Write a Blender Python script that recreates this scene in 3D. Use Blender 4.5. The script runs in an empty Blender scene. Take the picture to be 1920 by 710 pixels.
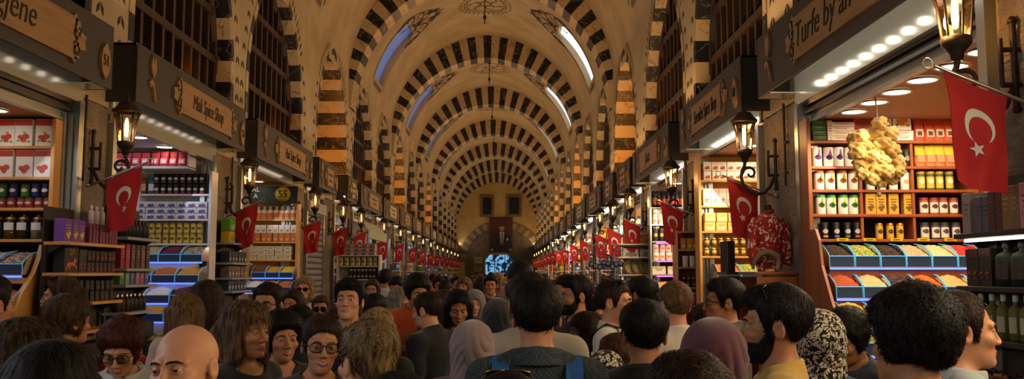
import bpy, math, random
import numpy as np
from mathutils import Vector, Matrix, Euler
R = random.Random(7)
SC = bpy.context.scene
COL = SC.collection
PI = math.pi
rad = math.radians

# ---------------------------------------------------------------- objects
def link(o): COL.objects.link(o); return o

def tag(o, label=None, cat=None, group=None, kind=None):
    if label: o['label'] = label
    if cat: o['category'] = cat
    if group: o['group'] = group
    if kind: o['kind'] = kind
    return o

def thing(name, label, cat, loc=(0, 0, 0), rz=0.0, group=None):
    o = bpy.data.objects.new(name, None)
    o.empty_display_size = 0.05
    link(o); o.location = loc; o.rotation_euler = (0, 0, rz)
    return tag(o, label, cat, group)

CH = {}
def dup(root, loc, rz=None, label=None, group=None, scale=None):
    r = root.copy(); link(r); r.location = loc
    if rz is not None: r.rotation_euler = (0, 0, rz)
    if label: r['label'] = label
    if group: r['group'] = group
    if scale: r.scale = scale
    for ch in CH.get(root.session_uid, []):
        c = ch.copy(); link(c); c.parent = r
        CH.setdefault(r.session_uid, []).append(c)
        for g in CH.get(ch.session_uid, []):
            d = g.copy(); link(d); d.parent = c
            CH.setdefault(c.session_uid, []).append(d)
    return r

def adopt(o, parent):
    o.parent = parent
    CH.setdefault(parent.session_uid, []).append(o)

class MB:
    def __init__(s): s.v = []; s.f = []; s.m = []; s.s = []
    def add(s, vs, fs, mi=0, smooth=False):
        b = len(s.v); s.v.extend([tuple(p) for p in vs])
        for f in fs:
            s.f.append(tuple(i + b for i in f)); s.m.append(mi); s.s.append(smooth)
        return s
    def box(s, c, d, mi=0, rot=None, bev=0.0, taper=1.0):
        x, y, z = d[0] / 2, d[1] / 2, d[2] / 2
        if bev > 0:
            b = min(bev, x * .9, y * .9, z * .9); vs = []; idx = {}
            for sx in (-1, 1):
                for sy in (-1, 1):
                    for sz in (-1, 1):
                        for k, q in enumerate(((x - b, y - b, z), (x - b, y, z - b), (x, y - b, z - b))):
                            idx[(sx, sy, sz, k)] = len(vs); vs.append((sx * q[0], sy * q[1], sz * q[2]))
            I = lambda *a: idx[a]
            fs = []
            for sg in (-1, 1):
                fs.append((I(-1, -1, sg, 0), I(1, -1, sg, 0), I(1, 1, sg, 0), I(-1, 1, sg, 0)))
                fs.append((I(-1, sg, -1, 1), I(1, sg, -1, 1), I(1, sg, 1, 1), I(-1, sg, 1, 1)))
                fs.append((I(sg, -1, -1, 2), I(sg, 1, -1, 2), I(sg, 1, 1, 2), I(sg, -1, 1, 2)))
            for a in (-1, 1):
                for c2 in (-1, 1):
                    fs.append((I(-1, a, c2, 0), I(1, a, c2, 0), I(1, a, c2, 1), I(-1, a, c2, 1)))
                    fs.append((I(a, -1, c2, 0), I(a, 1, c2, 0), I(a, 1, c2, 2), I(a, -1, c2, 2)))
                    fs.append((I(a, c2, -1, 1), I(a, c2, 1, 1), I(a, c2, 1, 2), I(a, c2, -1, 2)))
                    for e in (-1, 1): fs.append((I(a, c2, e, 0), I(a, c2, e, 1), I(a, c2, e, 2)))
        else:
            t = taper
            vs = [(-x, -y, -z), (x, -y, -z), (x, y, -z), (-x, y, -z), (-x * t, -y * t, z), (x * t, -y * t, z), (x * t, y * t, z), (-x * t, y * t, z)]
            fs = [(0, 3, 2, 1), (4, 5, 6, 7), (0, 1, 5, 4), (1, 2, 6, 5), (2, 3, 7, 6), (3, 0, 4, 7)]
        if rot is not None:
            m = Euler(rot).to_matrix(); vs = [m @ Vector(p) for p in vs]
        return s.add([(p[0] + c[0], p[1] + c[1], p[2] + c[2]) for p in vs], fs, mi)
    def tube(s, pts, r, n=8, mi=0, cap=True, smooth=True):
        P = [Vector(p) for p in pts]; k = len(P)
        rr = r if isinstance(r, (list, tuple)) else [r] * k
        vs = []; up = None
        for i in range(k):
            t = (P[min(i + 1, k - 1)] - P[max(i - 1, 0)])
            t = t.normalized() if t.length > 1e-9 else Vector((0, 0, 1))
            if up is None:
                up = Vector((0, 0, 1)) if abs(t.z) < .9 else Vector((1, 0, 0))
            a = t.cross(up)
            a = a.normalized() if a.length > 1e-6 else t.orthogonal().normalized()
            b = a.cross(t).normalized(); up = b
            for j in range(n):
                q = 2 * PI * j / n
                vs.append(P[i] + (a * math.cos(q) + b * math.sin(q)) * rr[i])
        fs = [(i * n + j, i * n + (j + 1) % n, (i + 1) * n + (j + 1) % n, (i + 1) * n + j) for i in range(k - 1) for j in range(n)]
        s.add(vs, fs, mi, smooth)
        if cap: s.add(vs[:n], [tuple(range(n))], mi); s.add(vs[-n:], [tuple(range(n - 1, -1, -1))], mi)
        return s
    def lathe(s, prof, c=(0, 0, 0), n=16, mi=0, smooth=True, a0=0.0, a1=2 * PI, sx=1, sy=1):
        full = abs(a1 - a0 - 2 * PI) < 1e-6
        m = n if full else n + 1; vs = []
        for r, z in prof:
            for j in range(m):
                a = a0 + (a1 - a0) * j / n
                vs.append((c[0] + r * math.cos(a) * sx, c[1] + r * math.sin(a) * sy, c[2] + z))
        fs = []
        for i in range(len(prof) - 1):
            for j in range(n):
                j2 = (j + 1) % m if full else j + 1
                fs.append((i * m + j, i * m + j2, (i + 1) * m + j2, (i + 1) * m + j))
        return s.add(vs, fs, mi, smooth)
    def extr(s, poly, mapf, d, mi=0):
        # poly: list of (u,v); mapf(u,v,w) -> xyz ; w from 0 to d
        n = len(poly)
        vs = [mapf(u, v, 0) for u, v in poly] + [mapf(u, v, d) for u, v in poly]
        fs = [tuple(range(n - 1, -1, -1)), tuple(range(n, 2 * n))] + [(i, (i + 1) % n, n + (i + 1) % n, n + i) for i in range(n)]
        return s.add(vs, fs, mi)
    def grid(s, fn, nu, nv, mi=0, smooth=True, skip=None):
        vs = [fn(i / nu, j / nv) for i in range(nu + 1) for j in range(nv + 1)]
        fs = [(i * (nv + 1) + j, (i + 1) * (nv + 1) + j, (i + 1) * (nv + 1) + j + 1, i * (nv + 1) + j + 1)
              for i in range(nu) for j in range(nv) if not (skip and skip(i, j))]
        return s.add(vs, fs, mi, smooth)
    def ell(s, c, r, nu=14, nv=9, mi=0, noise=None):
        vs = []
        for i in range(nv + 1):
            th = PI * i / nv
            for j in range(nu):
                ph = 2 * PI * j / nu
                d = (math.sin(th) * math.cos(ph), math.sin(th) * math.sin(ph), math.cos(th))
                k = 1 + (noise(d) if noise else 0)
                vs.append((c[0] + d[0] * r[0] * k, c[1] + d[1] * r[1] * k, c[2] + d[2] * r[2] * k))
        fs = [(i * nu + j, (i + 1) * nu + j, (i + 1) * nu + (j + 1) % nu, i * nu + (j + 1) % nu) for i in range(nv) for j in range(nu)]
        return s.add(vs, fs, mi, True)
    def build(s, name, mats, parent=None, loc=None):
        me = bpy.data.meshes.new(name)
        me.from_pydata(s.v, [], s.f)
        mats = mats if isinstance(mats, (list, tuple)) else [mats]
        for m in mats: me.materials.append(M(m) if isinstance(m, str) else m)
        if s.f:
            me.polygons.foreach_set('material_index', s.m)
            me.polygons.foreach_set('use_smooth', s.s)
        me.update()
        o = bpy.data.objects.new(name, me); link(o)
        if parent is not None: adopt(o, parent)
        if loc is not None: o.location = loc
        return o

def text(name, body, size, mat, parent, loc, rot, ext=.004, shear=0.0, cx='CENTER', xs=1.0):
    cu = bpy.data.curves.new(name, 'FONT'); cu.body = body; cu.size = size
    cu.align_x = cx; cu.align_y = 'CENTER'; cu.extrude = ext; cu.shear = shear; cu.resolution_u = 3; cu.offset = -.0015 * size / .2 if size > .15 else 0
    q = bpy.data.objects.new(name, cu); link(q); bpy.context.view_layer.update()
    me = bpy.data.meshes.new_from_object(q.evaluated_get(bpy.context.evaluated_depsgraph_get())); bpy.data.objects.remove(q)
    o = bpy.data.objects.new(name, me); link(o); me.name = name; me.materials.clear()
    o.data.materials.append(M(mat)); o.location = loc; o.rotation_euler = rot; o.scale = (xs, 1, 1)
    if parent is not None: adopt(o, parent)
    return o

# ---------------------------------------------------------------- materials
def lin(h):
    if isinstance(h, str):
        h = h.lstrip('#'); c = [int(h[i:i + 2], 16) / 255 for i in (0, 2, 4)]
    else: c = list(h)
    return [x / 12.92 if x <= .04045 else ((x + .055) / 1.055) ** 2.4 for x in c]
_M = {}
MATS = {}
def M(k):
    if k in _M: return _M[k]
    sp = MATS.get(k)
    if sp is None: sp = dict(c=k)      # a hex colour
    _M[k] = mk(k, **sp); return _M[k]

def mk(name, c='#808080', c2=None, r=.6, metal=0.0, e=None, es=0.0, tr=0.0, alpha=1.0, ns=0.0, bump=0.0, bs=40.0, vec='Object', stretch=(1, 1, 1), kind=None, ior=1.45, spec=None, sheen=0, det=3.0):
    m = bpy.data.materials.new(name); m.use_nodes = True
    N = m.node_tree.nodes; L = m.node_tree.links
    b = N['Principled BSDF']
    b.inputs['Base Color'].default_value = (*lin(c), 1)
    b.inputs['Roughness'].default_value = r; b.inputs['Metallic'].default_value = metal
    b.inputs['IOR'].default_value = ior
    if spec is not None: b.inputs['Specular IOR Level'].default_value = spec
    if sheen: b.inputs['Sheen Weight'].default_value = sheen
    if tr: b.inputs['Transmission Weight'].default_value = tr
    if alpha < 1: b.inputs['Alpha'].default_value = alpha
    if e:
        b.inputs['Emission Color'].default_value = (*lin(e), 1); b.inputs['Emission Strength'].default_value = es
    def coords(st):
        tc = N.new('ShaderNodeTexCoord'); mp = N.new('ShaderNodeMapping'); mp.inputs['Scale'].default_value = st
        L.new(tc.outputs[vec], mp.inputs['Vector']); return mp.outputs[0]
    def noise(scale, st=stretch, det=det, dist=0.0, rough=.55):
        n = N.new('ShaderNodeTexNoise'); n.inputs['Scale'].default_value = scale; n.inputs['Detail'].default_value = det
        n.inputs['Distortion'].default_value = dist; n.inputs['Roughness'].default_value = rough
        L.new(coords(st), n.inputs['Vector']); return n
    def ramp(inp, stops):
        rp = N.new('ShaderNodeValToRGB'); el = rp.color_ramp.elements
        while len(el) > 1: el.remove(el[-1])
        el[0].position = stops[0][0]; el[0].color = (*lin(stops[0][1]), 1)
        for p, cc in stops[1:]:
            x = el.new(p); x.color = (*lin(cc), 1)
        L.new(inp, rp.inputs[0]); return rp.outputs[0]
    def setc(o): L.new(o, b.inputs['Base Color'])
    def bmp(h, strength, dist=.01):
        bp = N.new('ShaderNodeBump'); bp.inputs['Strength'].default_value = strength; bp.inputs['Distance'].default_value = dist
        L.new(h, bp.inputs['Height']); L.new(bp.outputs[0], b.inputs['Normal'])
    if c2 and kind is None:
        n = noise(ns or 6); setc(ramp(n.outputs['Fac'], [(.35, c), (.65, c2)]))
    if bump and kind is None:
        n = noise(bs, det=4); bmp(n.outputs['Fac'], bump)
    if kind == 'marble':       # veined: thin lines where a warped noise crosses its middle
        n = noise(ns or 2.2, det=4, dist=1.2)
        a = ramp(n.outputs['Fac'], [(.0, c), (.484, c), (.498, c2), (.502, c2), (.516, c), (1, c)]); setc(a)
    if kind == 'stone':
        n = noise(3, det=6); n2 = noise(34, det=5, st=(1, .42, 1.5), dist=.3)
        setc(ramp(n.outputs['Fac'], [(.3, c), (.7, c2)]))
        mx = N.new('ShaderNodeMath'); mx.operation = 'ADD'
        L.new(n.outputs['Fac'], mx.inputs[0]); L.new(n2.outputs['Fac'], mx.inputs[1]); bmp(mx.outputs[0], 1.0, .05)
    if kind == 'wood':
        n = noise(ns or 5, st=stretch, det=5, dist=.6)
        setc(ramp(n.outputs['Fac'], [(.3, c), (.5, c2), (.62, c), (.8, c2)]))
    if kind == 'check':
        t = N.new('ShaderNodeTexChecker'); t.inputs['Scale'].default_value = ns
        t.inputs['Color1'].default_value = (*lin(c), 1); t.inputs['Color2'].default_value = (*lin(c2), 1)
        L.new(coords(stretch), t.inputs['Vector']); setc(t.outputs['Color'])
    if kind == 'stripe':
        t = N.new('ShaderNodeTexWave'); t.wave_type = 'BANDS'; t.bands_direction = 'Z'; t.inputs['Scale'].default_value = ns
        L.new(coords((1, 1, 1)), t.inputs['Vector']); setc(ramp(t.outputs['Color'], [(.55, c), (.62, c2)]))
    if kind == 'leopard':
        n = noise(ns * .35, det=2, dist=.8)
        t = N.new('ShaderNodeTexVoronoi'); t.feature = 'F1'; t.inputs['Scale'].default_value = ns
        mxv = N.new('ShaderNodeMix'); mxv.data_type = 'VECTOR'; mxv.inputs[0].default_value = .06
        L.new(coords(stretch), mxv.inputs[4]); L.new(n.outputs['Color'], mxv.inputs[5]); L.new(mxv.outputs[1], t.inputs['Vector'])
        setc(ramp(t.outputs['Distance'], [(.0, c2), (.2, c2), (.27, c), (.45, c), (.53, c2)]))
    if kind == 'floral':
        n = noise(ns, det=3, dist=1.5)
        setc(ramp(n.outputs['Fac'], [(.47, c), (.5, c2)]))
    if kind == 'floral2':
        n = noise(ns, det=2, dist=1.5); setc(ramp(n.outputs['Fac'], [(.55, c), (.575, c2), (.68, c2), (.7, c)]))
    if kind == 'speck':        # loose goods: cells of two tones
        t = N.new('ShaderNodeTexVoronoi'); t.inputs['Scale'].default_value = ns
        L.new(coords(stretch), t.inputs['Vector'])
        sp = N.new('ShaderNodeSeparateColor'); L.new(t.outputs['Color'], sp.inputs[0])
        setc(ramp(sp.outputs[0], [(.2, c), (.8, c2)])); bmp(t.outputs['Distance'], bump or .8, .01)
    if kind == 'hair':
        n = noise(ns or 60, st=stretch, det=3); setc(ramp(n.outputs['Fac'], [(.38, c), (.66, c2)]))
        bmp(n.outputs['Fac'], bump or .6, .004)
    if kind == 'glass':        # thin pane: mostly clear, mirror-like sheen
        N.remove(b); g = N.new('ShaderNodeBsdfGlossy'); g.inputs['Roughness'].default_value = r
        t = N.new('ShaderNodeBsdfTransparent'); t.inputs['Color'].default_value = (*lin(c), 1)
        f = N.new('ShaderNodeFresnel'); f.inputs['IOR'].default_value = ior; x = N.new('ShaderNodeMixShader')
        L.new(f.outputs[0], x.inputs[0]); L.new(t.outputs[0], x.inputs[1]); L.new(g.outputs[0], x.inputs[2])
        L.new(x.outputs[0], N['Material Output'].inputs['Surface'])
    return m
NUM = ['first', 'second', 'third', 'fourth', 'fifth', 'sixth', 'seventh', 'eighth', 'ninth', 'tenth', 'eleventh', 'twelfth', 'thirteenth', 'fourteenth', 'fifteenth', 'sixteenth', 'seventeenth', 'eighteenth', 'nineteenth', 'twentieth',
       'twenty-first', 'twenty-second', 'twenty-third', 'twenty-fourth']

# ---------------------------------------------------------------- camera
CAM_H = 1.75; FPX = 1630.0
cam = bpy.data.cameras.new('camera'); co = link(bpy.data.objects.new('camera', cam))
cam.sensor_fit = 'HORIZONTAL'; cam.sensor_width = 36.0; cam.lens = FPX / 1920 * 36.0; cam.clip_end = 200; cam.clip_start = .05
PITCH = math.atan((511 - 355) / FPX); YAW = math.atan((960 - 944) / (FPX / math.cos(PITCH)))
co.location = (0, 0, CAM_H); co.rotation_euler = (PI / 2 + PITCH, 0, -YAW)
SC.camera = co
_fw = (math.sin(YAW) * math.cos(PITCH), math.cos(YAW) * math.cos(PITCH), math.sin(PITCH))
_rt = (math.cos(YAW), -math.sin(YAW), 0); _up = (-math.sin(YAW) * math.sin(PITCH), -math.cos(YAW) * math.sin(PITCH), math.cos(PITCH))
def ray(x, y):
    u = (x - 960) / FPX; v = -(y - 355) / FPX
    return [_fw[i] + u * _rt[i] + v * _up[i] for i in range(3)]
def atY(x, y, Y):
    r = ray(x, y); t = Y / r[1]; return (r[0] * t, Y, CAM_H + r[2] * t)
def atX(x, y, X):
    r = ray(x, y); t = X / r[0]; return (X, r[1] * t, CAM_H + r[2] * t)
MATS.update({
 'plaster': dict(c='#b8a684', c2='#a8946f', r=.9, ns=1.5, bump=.08, bs=30),
 'plaster_warm': dict(c='#b79a63', c2='#ab8c55', r=.9, ns=2),
 'marble_black': dict(kind='marble', c='#0b0a0c', c2='#77706c', ns=3.2, r=.4),
 'marble_pale': dict(kind='marble', c='#b9a27c', c2='#8c7350', ns=1.6, r=.5),
 'paint': dict(c='#3d2c22', r=.9),
 'stone': dict(kind='stone', c='#7d7261', c2='#a59884', r=.95),
 'stone_block': dict(kind='stone', c='#5e5446', c2='#7a6e58', r=.95),
 'floor': dict(c='#5b5751', c2='#464340', r=.5, ns=3),
 'wood_dark': dict(kind='wood', c='#3a2415', c2='#533520', ns=6, stretch=(1, 1, .15), r=.6),
 'wood_lattice': dict(kind='wood', c='#2c1c10', c2='#3d2816', ns=6, stretch=(1, 1, .2), r=.55),
 'pane_dark': dict(c='#2a2723', r=.12, spec=.7),
 'pane_sky_l': dict(c='#607090', e='#5a7ac4', es=.4),
 'pane_sky_r': dict(c='#d0d8e0', e='#c9d9ee', es=1.3),
 'uplight': dict(c='#c9b48a', r=.5),
})
XL, XR = -3.25, 2.3
XC = (XL + XR) / 2
WH = (XR - XL) / 2
Y0, YE = -3.0, 60.44
WZ = 5.75           # where the vault leaves the wall
RIBS = [3.25, 10.22] + [18.0 + 7.04 * k for k in range(7)]
RT = .62

def arch(w, rise, n):
    # pointed arch from (-w,0) over (0,rise) to (w,0): n segments each half
    c = (rise * rise - w * w) / (2 * w); r = w + c; t1 = math.acos(max(-1, min(1, -c / r)))
    L = []
    for i in range(n + 1):
        t = PI + (t1 - PI) * i / n
        L.append((c + r * math.cos(t), r * math.sin(t)))
    return L + [(-x, z) for x, z in L[-2::-1]]

# floor
MB().box(((XL + XR) / 2, 30, -.05), (12, 68, .1)).build('floor', 'floor')['kind'] = 'structure'

# vault with skylight openings
NV = 28; VP = arch(WH + .01, 8.7 - WZ, NV)
SK = []            # (bay mid y, j0, j1)
JS0, JS1 = 5, 15
def vpt(y, j, off=0.0):
    x, z = VP[j]
    if off:
        a = VP[max(j - 1, 0)]; b = VP[min(j + 1, len(VP) - 1)]
        dx, dz = b[0] - a[0], b[1] - a[1]; l = math.hypot(dx, dz); x += -dz / l * off; z += dx / l * off
    return (XC + x, y, WZ + z)
ceil = MB()
ys = [Y0]
bays = [(RIBS[i], RIBS[i + 1]) for i in range(len(RIBS) - 1)]
for a, b in bays:
    m = (a + b) / 2 + .1
    ys += [a, (a + m - .5) / 2, m - .65, m, m + .65, (b + m + .5) / 2]
ys += [YE + .3]
mids = set()
for a, b in bays:
    m = (a + b) / 2 + .1; mids |= {round(m - .65, 3), round(m, 3)}
n2 = 2 * NV
vs = [vpt(y, j) for y in ys for j in range(n2 + 1)]; fs = []
for i in range(len(ys) - 1):
    for j in range(n2):
        hole = round(ys[i], 3) in mids and (JS0 <= j < JS1 or JS0 <= n2 - 1 - j < JS1)
        if not hole:
            q = i * (n2 + 1) + j; fs.append((q, q + 1, q + n2 + 2, q + n2 + 1))
ceil.add(vs, fs, 0, True)
ceiling = ceil.build('ceiling', 'plaster'); tag(ceiling, kind='structure')
# roof slab over the vault so that no light leaks
wn = 0
for a, b in bays:
    m = (a + b) / 2 + .1
    for sd in (0, 1):
        J = list(range(JS0, JS1 + 1)) if sd == 0 else list(range(n2 - JS0, n2 - JS1 - 1, -1))
        D = .14
        w = MB()
        for k in range(len(J) - 1):
            for yy in (m - .65, m + .65):
                w.add([vpt(yy, J[k]), vpt(yy, J[k + 1]), vpt(yy, J[k + 1], D), vpt(yy, J[k], D)], [(0, 1, 2, 3)])
        for jj in (J[0], J[-1]):
            w.add([vpt(m - .65, jj), vpt(m + .65, jj), vpt(m + .65, jj, D), vpt(m - .65, jj, D)], [(0, 1, 2, 3)])
        # rounded head of the opening
        for sg in (-1, 1):
            c = [vpt(m + sg * .65, J[-1], .002), vpt(m + sg * .65, J[-2], .002), vpt(m + sg * .36, J[-1], .002)]
            w.add(c, [(0, 1, 2)])
        wn += 1
        o = w.build('window_%d' % wn, 'plaster'); tag(o, kind='structure')
        p = MB()
        for k in range(len(J) - 1):
            p.add([vpt(m - .65, J[k], D), vpt(m + .65, J[k], D), vpt(m + .65, J[k + 1], D), vpt(m - .65, J[k + 1], D)], [(0, 1, 2, 3)])
        p.build('pane', 'pane_sky_l' if sd == 0 else 'pane_sky_r', o)

# painted ornament on the vault
def leaf(mb, P, j, y, ang, ln, wd, mi=0):
    # small painted leaf at vault parameter (j float, y); ang 0 = along the arch
    j0 = int(j); fr = j - j0
    A = Vector(vpt(y, j0, -.004)); B = Vector(vpt(y, min(j0 + 1, n2), -.004)); c = A.lerp(B, fr)
    t = (B - A).normalized(); s = Vector((0, 1, 0))
    d = t * math.cos(ang) + s * math.sin(ang); e = t * -math.sin(ang) + s * math.cos(ang)
    mb.add([c - d * ln / 2, c + e * wd / 2, c + d * ln / 2, c - e * wd / 2], [(0, 1, 2, 3)], mi)
SEG = math.dist(VP[5], VP[6])
def stroke(mb, pts, w=.048):
    # painted line through (j,y) points
    Q = []
    for j, y in pts:
        j = max(0, min(n2 - .001, j)); j0 = int(j)
        Q.append(Vector(vpt(y, j0, -.004)).lerp(Vector(vpt(y, j0 + 1, -.004)), j - j0))
    for a, b in zip(Q[:-1], Q[1:]):
        if (b - a).length < 1e-5: continue
        mid = (a + b) / 2; nrm = (Vector((XC, mid.y, WZ)) - mid); t = (b - a).normalized(); s = t.cross(nrm).normalized() * w / 2
        mb.add([a - s, b - s, b + s, a + s], [(0, 1, 2, 3)])
def ring(cj, cy, r, a0, a1, n=10, ry=None):
    return [(cj + r / SEG * math.cos(a0 + (a1 - a0) * i / n), cy + (ry or r) * math.sin(a0 + (a1 - a0) * i / n)) for i in range(n + 1)]
for bi, (a, b) in enumerate(bays[1:], 1):
    m = (a + b) / 2 + .1; mb = MB()
    for sd in (1, -1):
        J = lambda j: j if sd == 1 else n2 - j
        for yy in (m - .78, m + .78):
            k = JS0 - .3
            while k < JS1 - 1:
                leaf(mb, None, J(k), yy, 0, .13, .07); k += .42
        for k in range(14): leaf(mb, None, J(JS0 - .9), m - .6 + k * .09, 0, .2, .05)
        # flourish above the opening: scrolls, letters and leaves
        for sy in (-1, 1):
            stroke(mb, [(J(j), y) for j, y in ring(JS1 - .5, m + sy * .62, .26, -2, 2.6)])
            stroke(mb, [(J(j), y) for j, y in ring(JS1 + 1.0, m + sy * .45, .3, -2.4, 2.2)])
            stroke(mb, [(J(j), y) for j, y in ring(JS1 + 2.6, m + sy * .3, .25, -2.4, 2.4)])
            stroke(mb, [(J(j), y) for j, y in ring(JS1 + 1.4, m + sy * .2, .16, 0, 5.5)])
            for q in range(5): leaf(mb, None, J(JS1 + 3.6 + q * .35), m + sy * (.34 - .05 * q), sy * .5, .34, .11)
            for q in range(4): leaf(mb, None, J(JS1 - 2 + q * .8), m + sy * .74, sy * .6, .3, .1)
        stroke(mb, [(J(JS1 + .7), m - .2), (J(JS1 + .7), m + .2)]); stroke(mb, [(J(JS1 + .7), m), (J(JS1 + 2.2), m)])
        stroke(mb, [(J(JS1 + 1.4), m - .14), (J(JS1 + 1.4), m + .14)])
        leaf(mb, None, J(JS1 + 5.0), m, 0, .5, .12)
    # crown medallion
    cm = m + .4
    for r in (.5, .56): stroke(mb, ring(NV, cm, r, 0, 2 * PI, 28, ry=r * 1.25), .02)
    for q in range(30):
        t = 2 * PI * q / 30; leaf(mb, None, NV + .66 / SEG * math.cos(t), cm + .82 * math.sin(t), t, .13, .06)
    for q in range(6):
        t = 2 * PI * q / 6; stroke(mb, ring(NV + .28 / SEG * math.cos(t), cm + .36 * math.sin(t), .15, t, t + 4.4), .03)
    stroke(mb, ring(NV, cm, .14, 0, 2 * PI, 12), .03)
    o = mb.build('painted_ornament', 'paint', ceiling)
    # hanging hook
    h = thing('ceiling_hook', 'black iron hook hanging from the vault crown, %s from the front' % NUM[bi - 1], 'hook', (XC, m - .3, 8.68), 0, 'hooks at the vault crown')
    MB().tube([(0, 0, 0), (0, 0, -.55)], .012).build('rod', '#15110d', h)
    k = MB().lathe([(.0, -.62), (.03, -.6), (.045, -.55), (.03, -.5), (.0, -.48)], n=10); k.tube([(0, 0, -.6), (0, 0, -.72)], .014); k.lathe([(.05, 0), (.04, -.03), (.0, -.04)], n=10)
    k.build('bobbin', '#15110d', h)

# transverse ribs: 37 voussoirs, black and pale in turn
IN = arch(2.72, 8.03 - 5.2, 74); EX = arch(3.3, 8.72 - 5.2, 74)
tn = 0
def rib(y):
    mb = MB(); n = len(IN) - 1
    i0 = next(i for i in range(n) if IN[i][1] > .58); cells = list(range(i0, n - i0)); N = 37
    for q in range(N):
        lo = i0 + (n - 2 * i0) * q / N; hi = i0 + (n - 2 * i0) * (q + 1) / N
        ks = [lo] + [k for k in range(int(lo) + 1, int(math.ceil(hi)))] + [hi]
        P = lambda T, k: (T[int(k)][0] + (T[min(int(k) + 1, n)][0] - T[int(k)][0]) * (k - int(k)), T[int(k)][1] + (T[min(int(k) + 1, n)][1] - T[int(k)][1]) * (k - int(k)))
        mi = 1 if q % 2 == 0 else 0
        for a, b in zip(ks[:-1], ks[1:]):
            if b - a < 1e-6: continue
            v = []
            for T in (IN, EX):
                for k in (a, b):
                    x, z = P(T, k)
                    v += [(XC + x, y, 5.2 + z), (XC + x, y + RT, 5.2 + z)]
            mb.add(v, [(0, 2, 6, 4), (1, 5, 7, 3), (0, 1, 3, 2)], mi)
    for sd in (0, 1):
        for k in range(0, i0):
            kk = (k, k + 1) if sd == 0 else (n - k, n - k - 1)
            v = []
            for T in (IN, EX):
                for k2 in kk:
                    x, z = T[k2]; v += [(XC + x, y, 5.2 + z), (XC + x, y + RT, 5.2 + z)]
            mb.add(v, [(0, 2, 6, 4), (1, 5, 7, 3), (0, 1, 3, 2)], 2)
    global tn
    tn += 1
    tag(mb.build('trim_%d' % tn, ['marble_pale', 'marble_black', 'plaster']), kind='structure')
for y in RIBS[:-1]: rib(y)
rib(YE - .45)

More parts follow.
